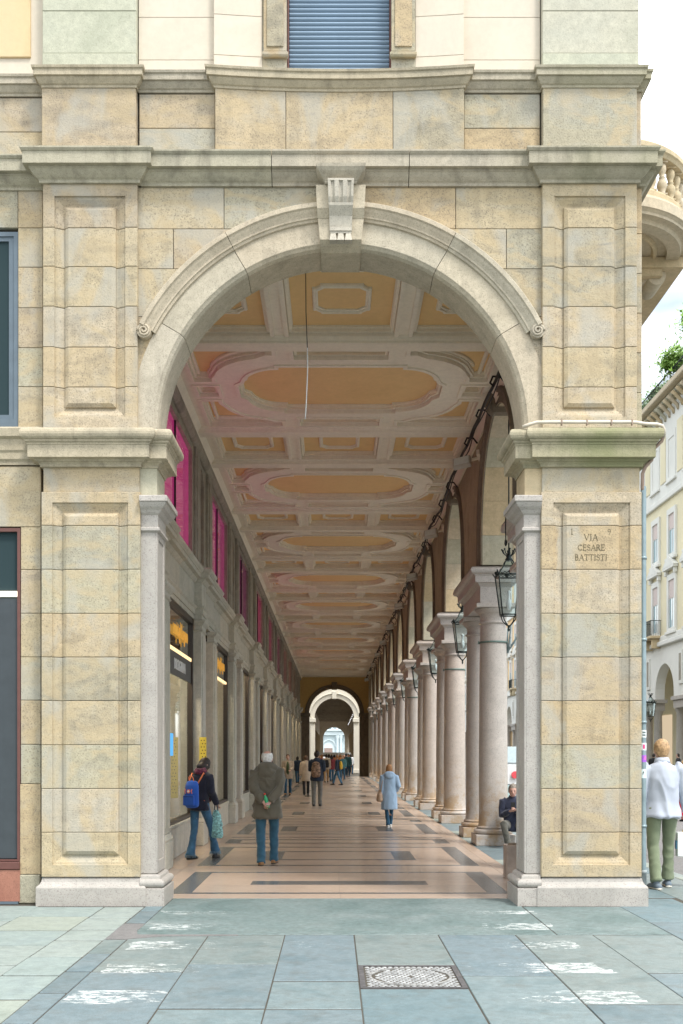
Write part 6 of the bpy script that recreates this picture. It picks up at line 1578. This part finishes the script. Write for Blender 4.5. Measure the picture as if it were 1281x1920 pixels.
    for i, (a, k_, n_) in enumerate(legs):
        d = (n_ - k_).normalized(); end = n_ + d * t.get('drop', .03)
        b.loft([a + Vector((0, 0, .03)), a * .75 + k_ * .25, a * .4 + k_ * .6, k_, k_ * .6 + n_ * .4, k_ * .2 + n_ * .8, end], [(.093 * w_, .112 * w_), (.092 * w_, .105 * w_), (.08 * w_, .085 * w_), (.068 * w_, .072 * w_), (.063 * w_, .070 * w_), (.060 * w_ * fl, .066 * w_ * fl), (.064 * w_ * fl ** 1.6, .076 * w_ * fl ** 1.6)], 16)
    me = remesh(b, vox, 3); wrinkle(me, .011 if not lo else .006, (7, 7, 9), random.random() * 50, lambda c_: .35 + .65 * min(1, abs(c_.z - .75) * 1.6))
    me.materials.append(t.get('mat')); parts.append(('trousers', me, None))
    # ---- upper garment
    if top:
        w_ = top.get('w', 1.0); hem = top.get('hem', .84) + up; b = B(); sl_ = top.get('sleeve', 1.0); fl = top.get('flare', 1.0)
        zs_ = [hem, hem + .03, max(hem + .06, hz - .02), hz + .10, hz + .24, hz + .38, hz + .47, hz + .525, hz + .565]
        rx = [.188 * fl, .19 * fl, .186 * (1 + fl) / 2, .170, .168, .182, .180, .135, .075]; ry = [.140 * fl, .142 * fl, .138 * (1 + fl) / 2, .126, .126, .132, .118, .100, .075]
        pts = [(0, ch.y * max(0, (z - hz) / .5), z) for z in zs_]
        b.loft(pts, [(x * w_, y * w_) for x, y in zip(rx, ry)], 24)
        for i, (a, e_, w) in enumerate(arms):
            q = top.get('cuff', 1.0); ww = w + (w - e_).normalized() * (.005 - .06 * (1 - sl_))
            ss = a + Vector(((-1 if i == 0 else 1) * -.05, 0, .0))
            b.loft([ss, a + Vector((0, 0, -.01)), a * .5 + e_ * .5, e_, e_ * .5 + ww * .5, ww], [(.075 * w_, .075 * w_), (.078 * w_, .082 * w_), (.070 * w_, .070 * w_), (.062 * w_, .063 * w_), (.056 * w_, .056 * w_), (.046 * w_ * q, .046 * w_ * q)], 14)
        if hood:
            b.ell(Vector((0, ch.y - .085, hz + .565)), (.155, .085, .075), 18, 10, Matrix.Rotation(.45, 3, 'X')); b.ell(Vector((0, ch.y - .115, hz + .50)), (.125, .07, .085), 18, 10)
        else: b.loft([(0, ch.y, hz + .52), (0, ch.y + .005, hz + .60)], [(.080, .078), (.068, .068)], 14)
        me = remesh(b, vox, 3); wrinkle(me, top.get('amp', .012) * (1 if not lo else .6), top.get('freq', (7, 7, 4.5)), random.random() * 50)
        me.materials.append(top['mat']); parts.append((top.get('name', 'jacket'), me, None))
    # ---- shoes
    sm_ = shoes or M['dark']
    for i, (a, k_, n_) in enumerate(legs):
        tdir = Vector((sin(toes[i]), cos(toes[i]), 0)); g0 = Vector((n_.x, n_.y, heel[i] if len(feet[i]) == 2 else n_.z - .085))
        b = B(); tz = -.8 * heel[i]
        P0 = g0 - tdir * .075 + Vector((0, 0, .035)); P1 = g0 + tdir * .02 + Vector((0, 0, .045)); P2 = g0 + tdir * .12 + Vector((0, 0, .032 + tz * .8)); P3 = g0 + tdir * .185 + Vector((0, 0, .024 + tz))
        b.loft([P0 - tdir * .012, P0, P1, P2, P3, P3 + tdir * .02], [(.018, .02), (.036, .036), (.038, .044), (.046, .034), (.036, .024), (.012, .012)], 12)
        b.loft([g0 + Vector((0, 0, .04)), n_ + Vector((0, 0, .02))], [(.04, .046), (.036, .040)], 12)
        me = b.mesh('shoe'); me.materials.append(sm_); sh__ = ('shoe', me, None)
        parts.append(sh__)
        b = B(); b.loft([P0 - tdir * .015 - Vector((0, 0, .022)), P0 - Vector((0, 0, .022)), P1 - Vector((0, 0, .034)), P2 - Vector((0, 0, .02)), P3 - Vector((0, 0, .014)), P3 + tdir * .02 - Vector((0, 0, .008))], [(.02, .012), (.038, .013), (.038, .011), (.047, .012), (.036, .010), (.012, .008)], 12)
        me = b.mesh('sole'); me.materials.append((shoes_sole.get(sm_.name) or M['dark'])); parts.append(('sole', me, None))
    # ---- hair
    if hair:
        b = B(); st = hair.get('style', 'short')
        b.ell(hc + Rh @ Vector((0, -.018, .022)), (.088, .100, .112), 18, 12, Rh)
        if st == 'short': b.ell(hc + Rh @ Vector((0, -.048, -.02)), (.072, .062, .075), 14, 10, Rh)
        if st == 'bob': b.ell(hc + Rh @ Vector((0, -.035, -.05)), (.092, .075, .10), 16, 10, Rh); [b.ell(hc + Rh @ Vector((sx * .066, .02, -.03)), (.028, .05, .09), 12, 8, Rh) for sx in (-1, 1)]
        if st == 'long': b.loft([hc + Rh @ Vector((0, -.03, 0)), hc + Rh @ Vector((0, -.06, -.10)), hc + Rh @ Vector((0, -.09, -.20)), hc + Rh @ Vector((0, -.09, -.28))], [(.09, .07), (.10, .06), (.09, .045), (.06, .03)], 14)
        if st == 'bun': b.ell(hc + Rh @ Vector((0, -.09, .03)), (.04, .035, .04), 10, 8); b.ell(hc + Rh @ Vector((0, -.04, -.01)), (.082, .06, .08), 14, 10, Rh)
        me = remesh(b, .012 if not lo else .022, 2); wrinkle(me, hair.get('amp', .006), (40, 40, 14), random.random() * 9)
        # keep the face free
        bm = bmesh.new(); bm.from_mesh(me); Ri = Rh.inverted()
        dl = [v for v in bm.verts if (lambda q: q.y > .045 and q.z < .062 + hair.get('fringe', 0) and abs(q.x) < .072)(Ri @ (v.co - hc))]
        if hair.get('bald'): dl += [v for v in bm.verts if v not in dl and (lambda q: q.z > .095 + .25 * q.y)(Ri @ (v.co - hc))]
        if st != 'none': bmesh.ops.delete(bm, geom=dl, context='VERTS')
        bm.to_mesh(me); bm.free(); me.materials.append(hair['mat']); parts.append(('hair', me, None))
    objs = {}
    for nm, me, _ in parts:
        par = root
        if nm == 'sole': par = objs['shoe']
        o = put(nm, me, None, par, loc); objs[nm] = o
    if extra: extra(root, loc, dict(arms=arms, legs=legs, hc=hc, Rh=Rh, hz=hz, ch=ch))
    root.rotation_euler = (0, 0, rz); root.scale = (s, s, s)
    return root
shoes_sole = {}
def ext(root, loc, nm, b, mat, mats=None):
    me = b if isinstance(b, bpy.types.Mesh) else b.mesh(nm)
    for m in (mats or [mat]): me.materials.append(m)
    return put(nm, me, None, root, loc)
def held(name, root, loc, rz, s, label, cat):
    """a thing carried by a person: its own top-level empty in the same frame"""
    e = empty(name, loc, label, cat); e.rotation_euler = (0, 0, rz); e.scale = (s, s, s); return e
denim = cloth('blue_denim', (.045, .12, .21), .3); denim2 = cloth('dark_denim', (.025, .08, .14), .25); olive = cloth('olive_parka_cloth', (.115, .105, .08), .1, sc=5)
tan = plain('tan_suede', (.30, .16, .07), .9, var=.2, sc=30); blackl = plain('black_leather', (.02, .02, .022), .3); sneak = plain('grey_canvas_shoe', (.16, .2, .24), .8); whs = plain('white_sneaker', (.62, .6, .56), .7)
shoes_sole[sneak.name] = plain('cream_rubber', (.68, .64, .55), .7); shoes_sole[whs.name] = M['white']; shoes_sole[tan.name] = plain('dark_rubber', (.05, .04, .035), .8)
white_hair = plain('white_hair', (.62, .62, .60), .7, var=.25, sc=40); dark_hair = plain('dark_brown_hair', (.022, .014, .011), .5, var=.4, sc=40); brown_hair = plain('brown_hair', (.10, .055, .03), .6, var=.4, sc=40); blond = plain('sandy_blond_hair', (.42, .27, .14), .6, var=.4, sc=45); ginger = plain('auburn_hair', (.30, .15, .06), .6, var=.4, sc=45); grey_hair = plain('grey_brown_hair', (.20, .17, .14), .6, var=.4, sc=40)

def at(px, feety): Y = 3400 / (feety - 1415); return ((px - 626) / 2000 * Y, Y, 0)

# man in the olive parka, hands behind his back holding a green bottle
loc = at(501, 1622)
root = person('grey-haired man in a hooded olive parka walking away with hands clasped behind his back', loc, 0.03, 1.76, feet=((-.085, -.10), (.10, .17)), heel=(.0, .0), hands=((-.05, -.215, .99), (.055, -.215, .99)), elbows=((-1, -.12, -.1), (1, -.12, -.1)), arm_pole=(0, -.5, .2), shoulders=.18,
    top=dict(mat=olive, w=1.15, hem=.72, flare=1.04, cuff=1.15, amp=.016, freq=(6, 6, 7), name='parka'), hood=True, trousers=dict(mat=cloth('teal_blue_jeans', (.035, .10, .155), .2), w=1.02, drop=.04), shoes=tan, hair=dict(style='short', mat=white_hair, amp=.004, bald=True), skin=SKIN2, headdown=.12, toes=(-.1, .15),
    extra=lambda r, l, q: (ext(r, l, 'centre_seam', B().tube([(0, -.155, 1.40), (0, -.168, 1.2), (0, -.165, 1.0), (0, -.175, .72)], .004, 5), olive), ext(r, l, 'shoulder_seam', B().tube([(-.19, -.10, 1.33), (-.1, -.150, 1.31), (0, -.162, 1.30), (.1, -.150, 1.31), (.19, -.10, 1.33)], .004, 5), olive)))
e = held('water_bottle', root, loc, .03, 1.76 / 1.75, 'green plastic bottle with a red cap in the hands of the man in the parka', 'bottle')
gr = plain('green_plastic', (.03, .38, .16), .2, spec=.6)
bt = B().lathe([(.0, -.10), (.028, -.10), (.031, -.08), (.026, -.055), (.031, -.03), (.026, -.005), (.031, .02), (.029, .05), (.012, .085), (.012, .10)], 14)
Rb = Matrix.Rotation(-.25, 3, 'Y')
bt.v = [tuple(Rb @ Vector(v) + Vector((0, -.245, .985))) for v in bt.v]; ext(e, loc, 'bottle_body', bt, gr)
cp_ = B().lathe([(0, .10), (.015, .10), (.015, .125), (0, .125)], 12); cp_.v = [tuple(Rb @ Vector(v) + Vector((0, -.245, .985))) for v in cp_.v]; ext(e, loc, 'cap', cp_, plain('red_cap', (.65, .04, .03), .5))
lb_ = B().lathe([(.0325, -.06), (.0325, -.02)], 14); lb_.v = [tuple(Rb @ Vector(v) + Vector((0, -.245, .985))) for v in lb_.v]; ext(e, loc, 'label', lb_, plain('red_white_label', (.6, .35, .35), .5, var=.6, sc=60))

# woman with the blue rucksack, looking down at her phone
loc = at(374, 1611); rz = -.55
navy = cloth('navy_jacket', (.018, .020, .035), .2)
def scarf(r, l, q):
    b = B(); b.loft([(0, .02, 1.44), (0, .035, 1.50), (0, .02, 1.56)], [(.10, .095), (.12, .115), (.085, .085)], 18); b.loft([(.05, .10, 1.46), (.08, .15, 1.32), (.09, .16, 1.14), (.085, .15, .98)], [(.05, .03), (.055, .025), (.05, .02), (.045, .015)], 10)
    m = remesh(b, .014, 2); wrinkle(m, .008, (14, 14, 22)); m.materials.append(cloth('burgundy_check_scarf', (.10, .02, .045), .7, sc=26)); put('scarf', m, None, r, l)
    f = B(); random.seed(3)
    for (a, k_, n_) in q['legs']:
        for i in range(26):
            t = 2 * pi * i / 26; p = n_ + Vector((.085 * cos(t), .098 * sin(t), .0)); f.tube([p, p + Vector((.006 * random.uniform(-1, 1), .006 * random.uniform(-1, 1), -.055))], .004, 4)
    ext(r, l, 'frayed_hem', f, cloth('pale_denim', (.16, .26, .34)))
woman = person('dark-haired woman in a navy jacket and frayed flared jeans standing at the shop window', loc, rz, 1.66, feet=((-.10, -.12), (.12, .30)), hands=((-.10, .30, 1.10), (.20, .22, .95)), arm_pole=(0, -.6, -.6), shoulders=.165, lean=.10, headdown=.75, headturn=-.25,
    top=dict(mat=navy, w=.98, hem=.84, amp=.012, name='jacket'), trousers=dict(mat=denim, w=.84, flare=1.24, drop=.02), shoes=blackl, hair=dict(style='bob', mat=dark_hair, amp=.006, fringe=-.02), toes=(-.1, -.35), extra=scarf)
sW = 1.66 / 1.75
e = held('rucksack', None, loc, rz, sW, 'bright blue rucksack with orange handles worn by the woman at the shop window', 'rucksack')
blu = cloth('royal_blue_canvas', (.025, .10, .46), .1, bump=.2); orng = plain('orange_webbing', (.72, .20, .08), .7)
b = B(); b.loft([(0, -.19, .90), (0, -.205, .94), (0, -.21, 1.10), (0, -.20, 1.26), (0, -.185, 1.33), (0, -.18, 1.345)], [(.12, .06), (.145, .085), (.145, .085), (.135, .075), (.11, .055), (.06, .03)], 22)
m_ = remesh(b, .012, 2); m_.materials.append(blu); put('bag_body', m_, None, e, loc)
b = B(); b.cbox(-.115, .115, -.305, -.27, .93, 1.10, .02); put('front_pocket', b, blu, e, loc)
put('pocket_zip', B().box(-.10, .10, -.309, -.304, 1.075, 1.083), navy, e, loc)
put('badge', B().tube([(0, -.29, 1.17), (0, -.298, 1.17)], .035, 16), orng, e, loc); put('badge_centre', B().tube([(0, -.297, 1.17), (0, -.301, 1.17)], .02, 14), M['white'], e, loc)
for sx in (-1, 1):
    put('handle', B().tube([(sx * .05, -.21, 1.32), (sx * .045, -.23, 1.40), (sx * .015, -.235, 1.43)], .009, 6), orng, e, loc)
    put('strap', B().tube([(sx * .10, -.17, 1.30), (sx * .125, -.04, 1.475), (sx * .13, .06, 1.40), (sx * .135, .08, 1.2), (sx * .14, -.05, 1.0)], .013, 6), orng, e, loc)
    put('snap_loop', B().tube([(sx * .07, -.288, 1.21), (sx * .07, -.303, 1.17), (sx * .07, -.288, 1.13)], .007, 6), orng, e, loc)
e = held('shopping_bag', None, loc, rz, sW, 'turquoise patterned bag hanging from the arm of the woman at the shop window', 'bag')
b = B(); b.loft([(.22, .20, .36), (.22, .20, .40), (.23, .19, .60), (.21, .20, .76), (.20, .20, .84)], [(.10, .03), (.125, .05), (.115, .055), (.09, .035), (.04, .015)], 14)
m_ = remesh(b, .013, 2); wrinkle(m_, .008, (12, 12, 8)); m_.materials.append(plain('turquoise_floral', (.25, .50, .52), .6, var=.75, sc=32)); put('bag_body', m_, None, e, loc)
put('strap', B().tube([(.16, .20, .80), (.19, .20, .98), (.22, .20, 1.02), (.245, .20, .80)], .012, 6), cloth('grey_strap', (.12, .13, .15)), e, loc)
e = held('phone', None, loc, rz, sW, 'small dark phone in the hands of the woman at the shop window', 'phone'); put('phone_body', B().cbox(-.06, .02, .33, .34, 1.10, 1.24, .004), M['dark'], e, loc)

# woman in the pale blue coat
loc = at(730, 1551)
def coatx(r, l, q):
    b = B(); b.tube([(-.19, -.10, 1.02), (-.15, -.12, 1.25), (-.12, -.06, 1.46), (-.11, .02, 1.48)], .012, 6); ext(r, l, 'strap_line', b, plain('tan_strap', (.42, .30, .20), .8))
blucoat = cloth('pale_blue_wool', (.30, .42, .56), .06, bump=.2)
person('woman with auburn hair walking away in a long pale blue hooded coat', loc, 0.06, 1.46, feet=((-.05, -.16), (.06, .20)), heel=(.0, 0), hands=((-.24, -.02, .82), (.22, .16, 1.02)), shoulders=.18,
    top=dict(mat=blucoat, w=1.14, hem=.50, flare=1.06, amp=.007, name='coat'), hood=True, trousers=dict(mat=denim2, w=.82), shoes=whs, hair=dict(style='bob', mat=ginger, amp=.007), toes=(0, 0))
e = held('shoulder_bag', None, loc, .06, 1.46 / 1.75, 'beige shoulder bag on the left side of the woman in the pale blue coat', 'bag')
b = B(); b.loft([(-.27, -.02, .72), (-.27, -.02, .76), (-.27, -.03, .90), (-.255, -.03, 1.05)], [(.07, .12), (.09, .16), (.075, .13), (.03, .06)], 14); m_ = remesh(b, .013, 2); wrinkle(m_, .01, (9, 9, 9)); m_.materials.append(plain('beige_leather', (.46, .32, .22), .7)); put('bag_body', m_, None, e, loc)
put('strap', B().tube([(-.25, .05, 1.0), (-.21, .05, 1.3), (-.16, .01, 1.50), (-.2, -.10, 1.3), (-.25, -.12, 1.0)], .011, 6), plain('beige_strap', (.42, .30, .2), .7), e, loc)

# man in the white jumper on the pavement to the right
loc = (4.17, 13.55, 0)
wj = cloth('white_jumper', (.46, .50, .58), .03, bump=.15); gt = cloth('sage_green_trousers', (.20, .235, .15), .12, bump=.2)
person('fair-haired man in a white jumper and sage trousers walking away along the right pavement', loc, -.04, 1.88, feet=((-.09, -.10), (.11, .16)), hands=((-.29, .02, .82), (.33, .06, .80)), shoulders=.21, arm_pole=(0, -1, 0),
    top=dict(mat=wj, w=1.08, flare=1.08, hem=.84, amp=.017, freq=(6, 6, 4), cuff=.9, name='jumper'), trousers=dict(mat=gt, w=.97, drop=-.01, flare=1.08), shoes=sneak, hair=dict(style='short', mat=blond, amp=.007), skin=SKIN2, toes=(-.2, .1),
    extra=lambda r, l, q: ext(r, l, 'collar', B().loft([(0, -.005, 1.475), (0, -.0, 1.545)], [(.098, .092), (.078, .074)], 18), wj))
e = held('paper_bag', None, loc, -.04, 1.88 / 1.75, 'white paper carrier bag in the right hand of the man in the white jumper', 'bag')
put('bag_body', B().cbox(.20, .52, .06, .16, .37, .66, .006), M['white'], e, loc); put('bag_print', B().box(.19, .20, .08, .14, .46, .56), plain('blue_print', (.1, .3, .5), .6), e, loc)
put('handle', B().tube([(.27, .11, .66), (.30, .11, .74), (.34, .09, .78), (.40, .11, .74), (.43, .11, .66)], .006, 5), plain('ochre_cord', (.45, .3, .08), .8), e, loc)

# woman seated against the first column
loc = (3.30, 19.66, 0)
dn = cloth('navy_quilted_jacket', (.03, .035, .06), .15)
def quilts(r, l, q):
    for z in (.66, .73, .80, .87): ext(r, l, 'quilt_line', B().sweep(arcp(0, .0, .0, 0, 2 * pi, 22, 0)[:1] + [(0, 0)], [(0, 0)], XY) if False else B().tube([(.178 * cos(t), .0 + .135 * sin(t), z) for t in [2 * pi * i / 22 for i in range(23)]], .006, 4, caps=False), M['dark'])
    ext(r, l, 'red_shirt', B().loft([(0, .10, .66), (0, .118, .78), (0, .105, .90), (0, .085, .96)], [(.05, .03), (.06, .035), (.055, .035), (.03, .025)], 12), plain('red_shirt', (.45, .02, .06), .8))
person('grey-haired woman in a quilted navy jacket and red top sitting against the nearest visible column', loc, pi - .12, 1.66, seat=.40, feet=((-.16, .36), (.10, .30)), hands=((-.05, .26, .72), (.07, .27, .70)), arm_pole=(0, -.4, -.6), headdown=.3, lean=.06,
    knees=((-.2, .6, 1), (.3, .6, 1)), top=dict(mat=dn, w=1.04, hem=.84, amp=.01, name='jacket'), trousers=dict(mat=cloth('grey_trousers', (.13, .125, .105), .12), w=.95), shoes=plain('dark_green_boot', (.03, .05, .05), .5), hair=dict(style='bun', mat=grey_hair), extra=quilts, skin=SKIN2)
e = held('phone', None, loc, pi - .12, .95, 'phone in the hands of the seated woman by the column', 'phone'); put('phone_body', B().cbox(-.03, .05, .345, .355, .74, .88, .004), M['dark'], e, loc)
# person in dark clothes seated behind the right pier, with a box
loc = (2.92, 14.0, 0)
person('person in dark clothes sitting behind the right pier with only a knee and shoe showing', loc, pi / 2 + .2, 1.7, lo=True, seat=.36, feet=((-.12, .34), (.12, .30)), hands=((-.05, .3, .7), (.06, .3, .7)), knees=((-.2, .6, 1), (.3, .6, 1)), headdown=.3,
    top=dict(mat=cloth('charcoal_coat', (.035, .035, .045)), w=1.05, name='coat'), trousers=dict(mat=cloth('charcoal_trousers', (.03, .03, .04))), hair=dict(style='short', mat=dark_hair))
e = empty('wooden_crate', (2.86, 14.0, 0), 'low wooden crate used as a seat behind the right pier', 'crate'); put('box', B().cbox(2.66, 3.0, 13.82, 14.18, 0, .34, .01), plain('crate_wood', (.32, .24, .17), .8, var=.2), e)
e = empty('cardboard_box', (2.40, 14.65, 0), 'tall brown cardboard box standing on the floor behind the right pier', 'box'); put('box', B().cbox(2.36, 2.62, 14.55, 14.85, 0, .46, .006), plain('cardboard', (.36, .29, .24), .85, var=.15), e); put('flap', B().add([(2.36, 14.55, .46), (2.62, 14.55, .46), (2.60, 14.50, .50), (2.38, 14.50, .50)], [(0, 1, 2, 3)]), plain('cardboard_flap', (.4, .32, .26), .85), e)

# ---- figures further down the arcade
def mat_of(name, c): return cloth(name, c, .12)
beige = mat_of('beige_coat_cloth', (.42, .34, .26)); dkg = mat_of('dark_green_top', (.05, .08, .04)); nav = mat_of('navy_cloth', (.02, .03, .05)); blk = mat_of('black_cloth', (.02, .02, .022)); greyt = mat_of('grey_trouser_cloth', (.14, .14, .13)); camel = mat_of('camel_trousers', (.38, .24, .12)); red = mat_of('red_cloth', (.62, .03, .06)); maroon = mat_of('maroon_cloth', (.20, .04, .05)); whitec = mat_of('white_cloth', (.62, .64, .66)); mustard = mat_of('mustard_cloth', (.55, .34, .04)); camo = plain('camouflage_canvas', (.20, .13, .09), .9, var=.8, sc=16); orangec = mat_of('orange_cloth', (.55, .22, .08)); teal = mat_of('teal_cloth', (.06, .16, .18))
def backpack(e_mat, label, loc, rz, s, z0=.93):
    e = held('backpack', None, loc, rz, s, label, 'backpack'); b = B(); b.loft([(0, -.20, z0), (0, -.22, z0 + .05), (0, -.225, z0 + .25), (0, -.20, z0 + .44), (0, -.18, z0 + .48)], [(.12, .06), (.15, .09), (.15, .095), (.12, .07), (.06, .03)], 14); m_ = remesh(b, .02, 2); m_.materials.append(e_mat); put('bag_body', m_, None, e, loc)
    for sx in (-1, 1): put('strap', B().tube([(sx * .10, -.16, z0 + .42), (sx * .12, -.02, 1.47), (sx * .125, .10, 1.35), (sx * .13, .04, 1.05)], .014, 5), blk, e, loc)
def fp(label, px, fy, H, rz, topm, trm, hairm, style='short', bag=None, baglab=None, stride=.15, **k):
    loc = at(px, fy); tp = dict(mat=topm, w=k.pop('w', 1.08), hem=k.pop('hem', .80), name=k.pop('tn', 'jacket'))
    person(label, loc, rz, H, lo=k.pop('lo', True), feet=((-.09, -stride), (.10, stride)), hands=k.pop('hands', None), top=tp, trousers=dict(mat=trm), hair=dict(style=style, mat=hairm), shoes=k.pop('shoes', blackl), **k)
    if bag: backpack(bag, baglab, loc, rz, H / 1.75)
fp('man in a navy jacket and grey trousers standing with a camouflage rucksack', 594, 1511.5, 1.82, -.1, nav, greyt, dark_hair, bag=camo, baglab='camouflage patterned rucksack on the man in the navy jacket', stride=.04, lo=False, hands=((-.12, .26, 1.15), (.14, .26, 1.15)))
fp('person in a long beige coat walking beside the man with the camouflage rucksack', 574, 1491, 1.66, .1, beige, blk, brown_hair, hem=.62, tn='coat')
fp('man facing the camera in an open beige coat over a dark green top', 540, 1490, 1.70, pi, beige, denim2, brown_hair, hem=.70, tn='coat', shoes=tan, hands=((-.12, .25, 1.08), (.14, .25, 1.08)), lo=False, extra=lambda r, l, q: ext(r, l, 'green_top', B().loft([(0, .10, .86), (0, .135, 1.0), (0, .14, 1.25), (0, .11, 1.44)], [(.06, .04), (.065, .045), (.065, .045), (.045, .03)], 12), dkg))
fp('small figure in dark clothes walking by the shopfronts behind the man in beige', 558, 1468, 1.58, .3, nav, denim2, dark_hair, style='bob')
fp('walker in camel trousers carrying a black backpack in front of the crowd', 612, 1467, 1.72, .1, beige, camel, dark_hair, bag=blk, baglab='black backpack on the walker in camel trousers')
fp('walker in blue jeans and a dark jacket striding to the left with a mustard bag', 633, 1472, 1.66, pi / 2 - .3, nav, denim, ginger, stride=.30, bag=mustard, baglab='mustard yellow backpack on the striding walker in jeans')
fp('person in a maroon top and jeans half hidden by the striding walker', 622, 1465, 1.66, .2, maroon, denim, dark_hair, style='long')
fp('tall figure in a dark overcoat at the right side of the crowd', 649, 1455, 1.78, .1, blk, nav, dark_hair, hem=.6, tn='coat')
fp('person in a white top at the right end of the crowd', 658, 1452, 1.74, -.3, whitec, denim, dark_hair, style='long', stride=.22)
crowd = [(604, 1462, 1.70, maroon, nav, 'figure in a wine-red top at the left end of the crowd'), (600, 1458, 1.66, nav, denim2, 'dark-jacketed figure behind the camouflage rucksack'), (617, 1458, 1.74, whitec, nav, 'figure in a white top just right of the black backpack'),
         (627, 1456, 1.70, orangec, denim, 'figure in an orange top in the middle of the crowd'), (638, 1458, 1.72, orangec, blk, 'figure in a rust-orange jacket right of the striding walker'), (643, 1462, 1.64, teal, denim2, 'figure in a teal jacket between the rust jacket and the overcoat'),
         (646, 1453, 1.7, red, nav, 'figure in a red top behind the dark overcoat'), (653, 1456, 1.76, teal, denim2, 'figure in a teal jacket right of the dark overcoat'), (655, 1449, 1.7, nav, blk, 'far dark figure close to the bright right pier'),
         (608, 1451, 1.72, whitec, denim, 'far pale figure left of the black backpack'), (632, 1449, 1.75, blk, denim, 'far dark figure above the striding walker'), (639, 1447, 1.7, beige, nav, 'far figure in beige near the middle of the crowd'), (622, 1448, 1.73, red, blk, 'far figure in red near the middle of the crowd'), (613, 1446, 1.7, nav, camel, 'farthest dark figure at the left of the vista')]
for i, (px, fy, H, tm, trm, lab) in enumerate(crowd):
    fp(lab, px, fy, H, random.choice([0, .3, -.3, pi, pi - .4]), tm, trm, random.choice([dark_hair, brown_hair, ginger, blond]), style=random.choice(['short', 'long', 'bob']), stride=random.uniform(.05, .2))
# people out on the street side
def fs_(label, loc, H, rz, tm, trm, hm, **k): person(label, loc, rz, H, lo=True, feet=((-.09, -.12), (.10, .12)), top=dict(mat=tm, w=1.08), trousers=dict(mat=trm), hair=dict(style='short', mat=hm), shoes=blackl, **k)
fs_('fair-haired person in a bright red top at the right edge beyond the white jumper', (9.60, 29.2, -.125), 1.66, .2, red, red, blond)
fs_('dark-haired figure in black standing under the arcade across the street', (18.8, 58.2, 0), 1.75, pi / 2, blk, blk, dark_hair)
fs_('dark figure seen over the left shoulder of the man in the white jumper', (17.7, 59.0, 0), 1.75, -.4, blk, nav, dark_hair)
bpy.data.scenes.remove(TMP)
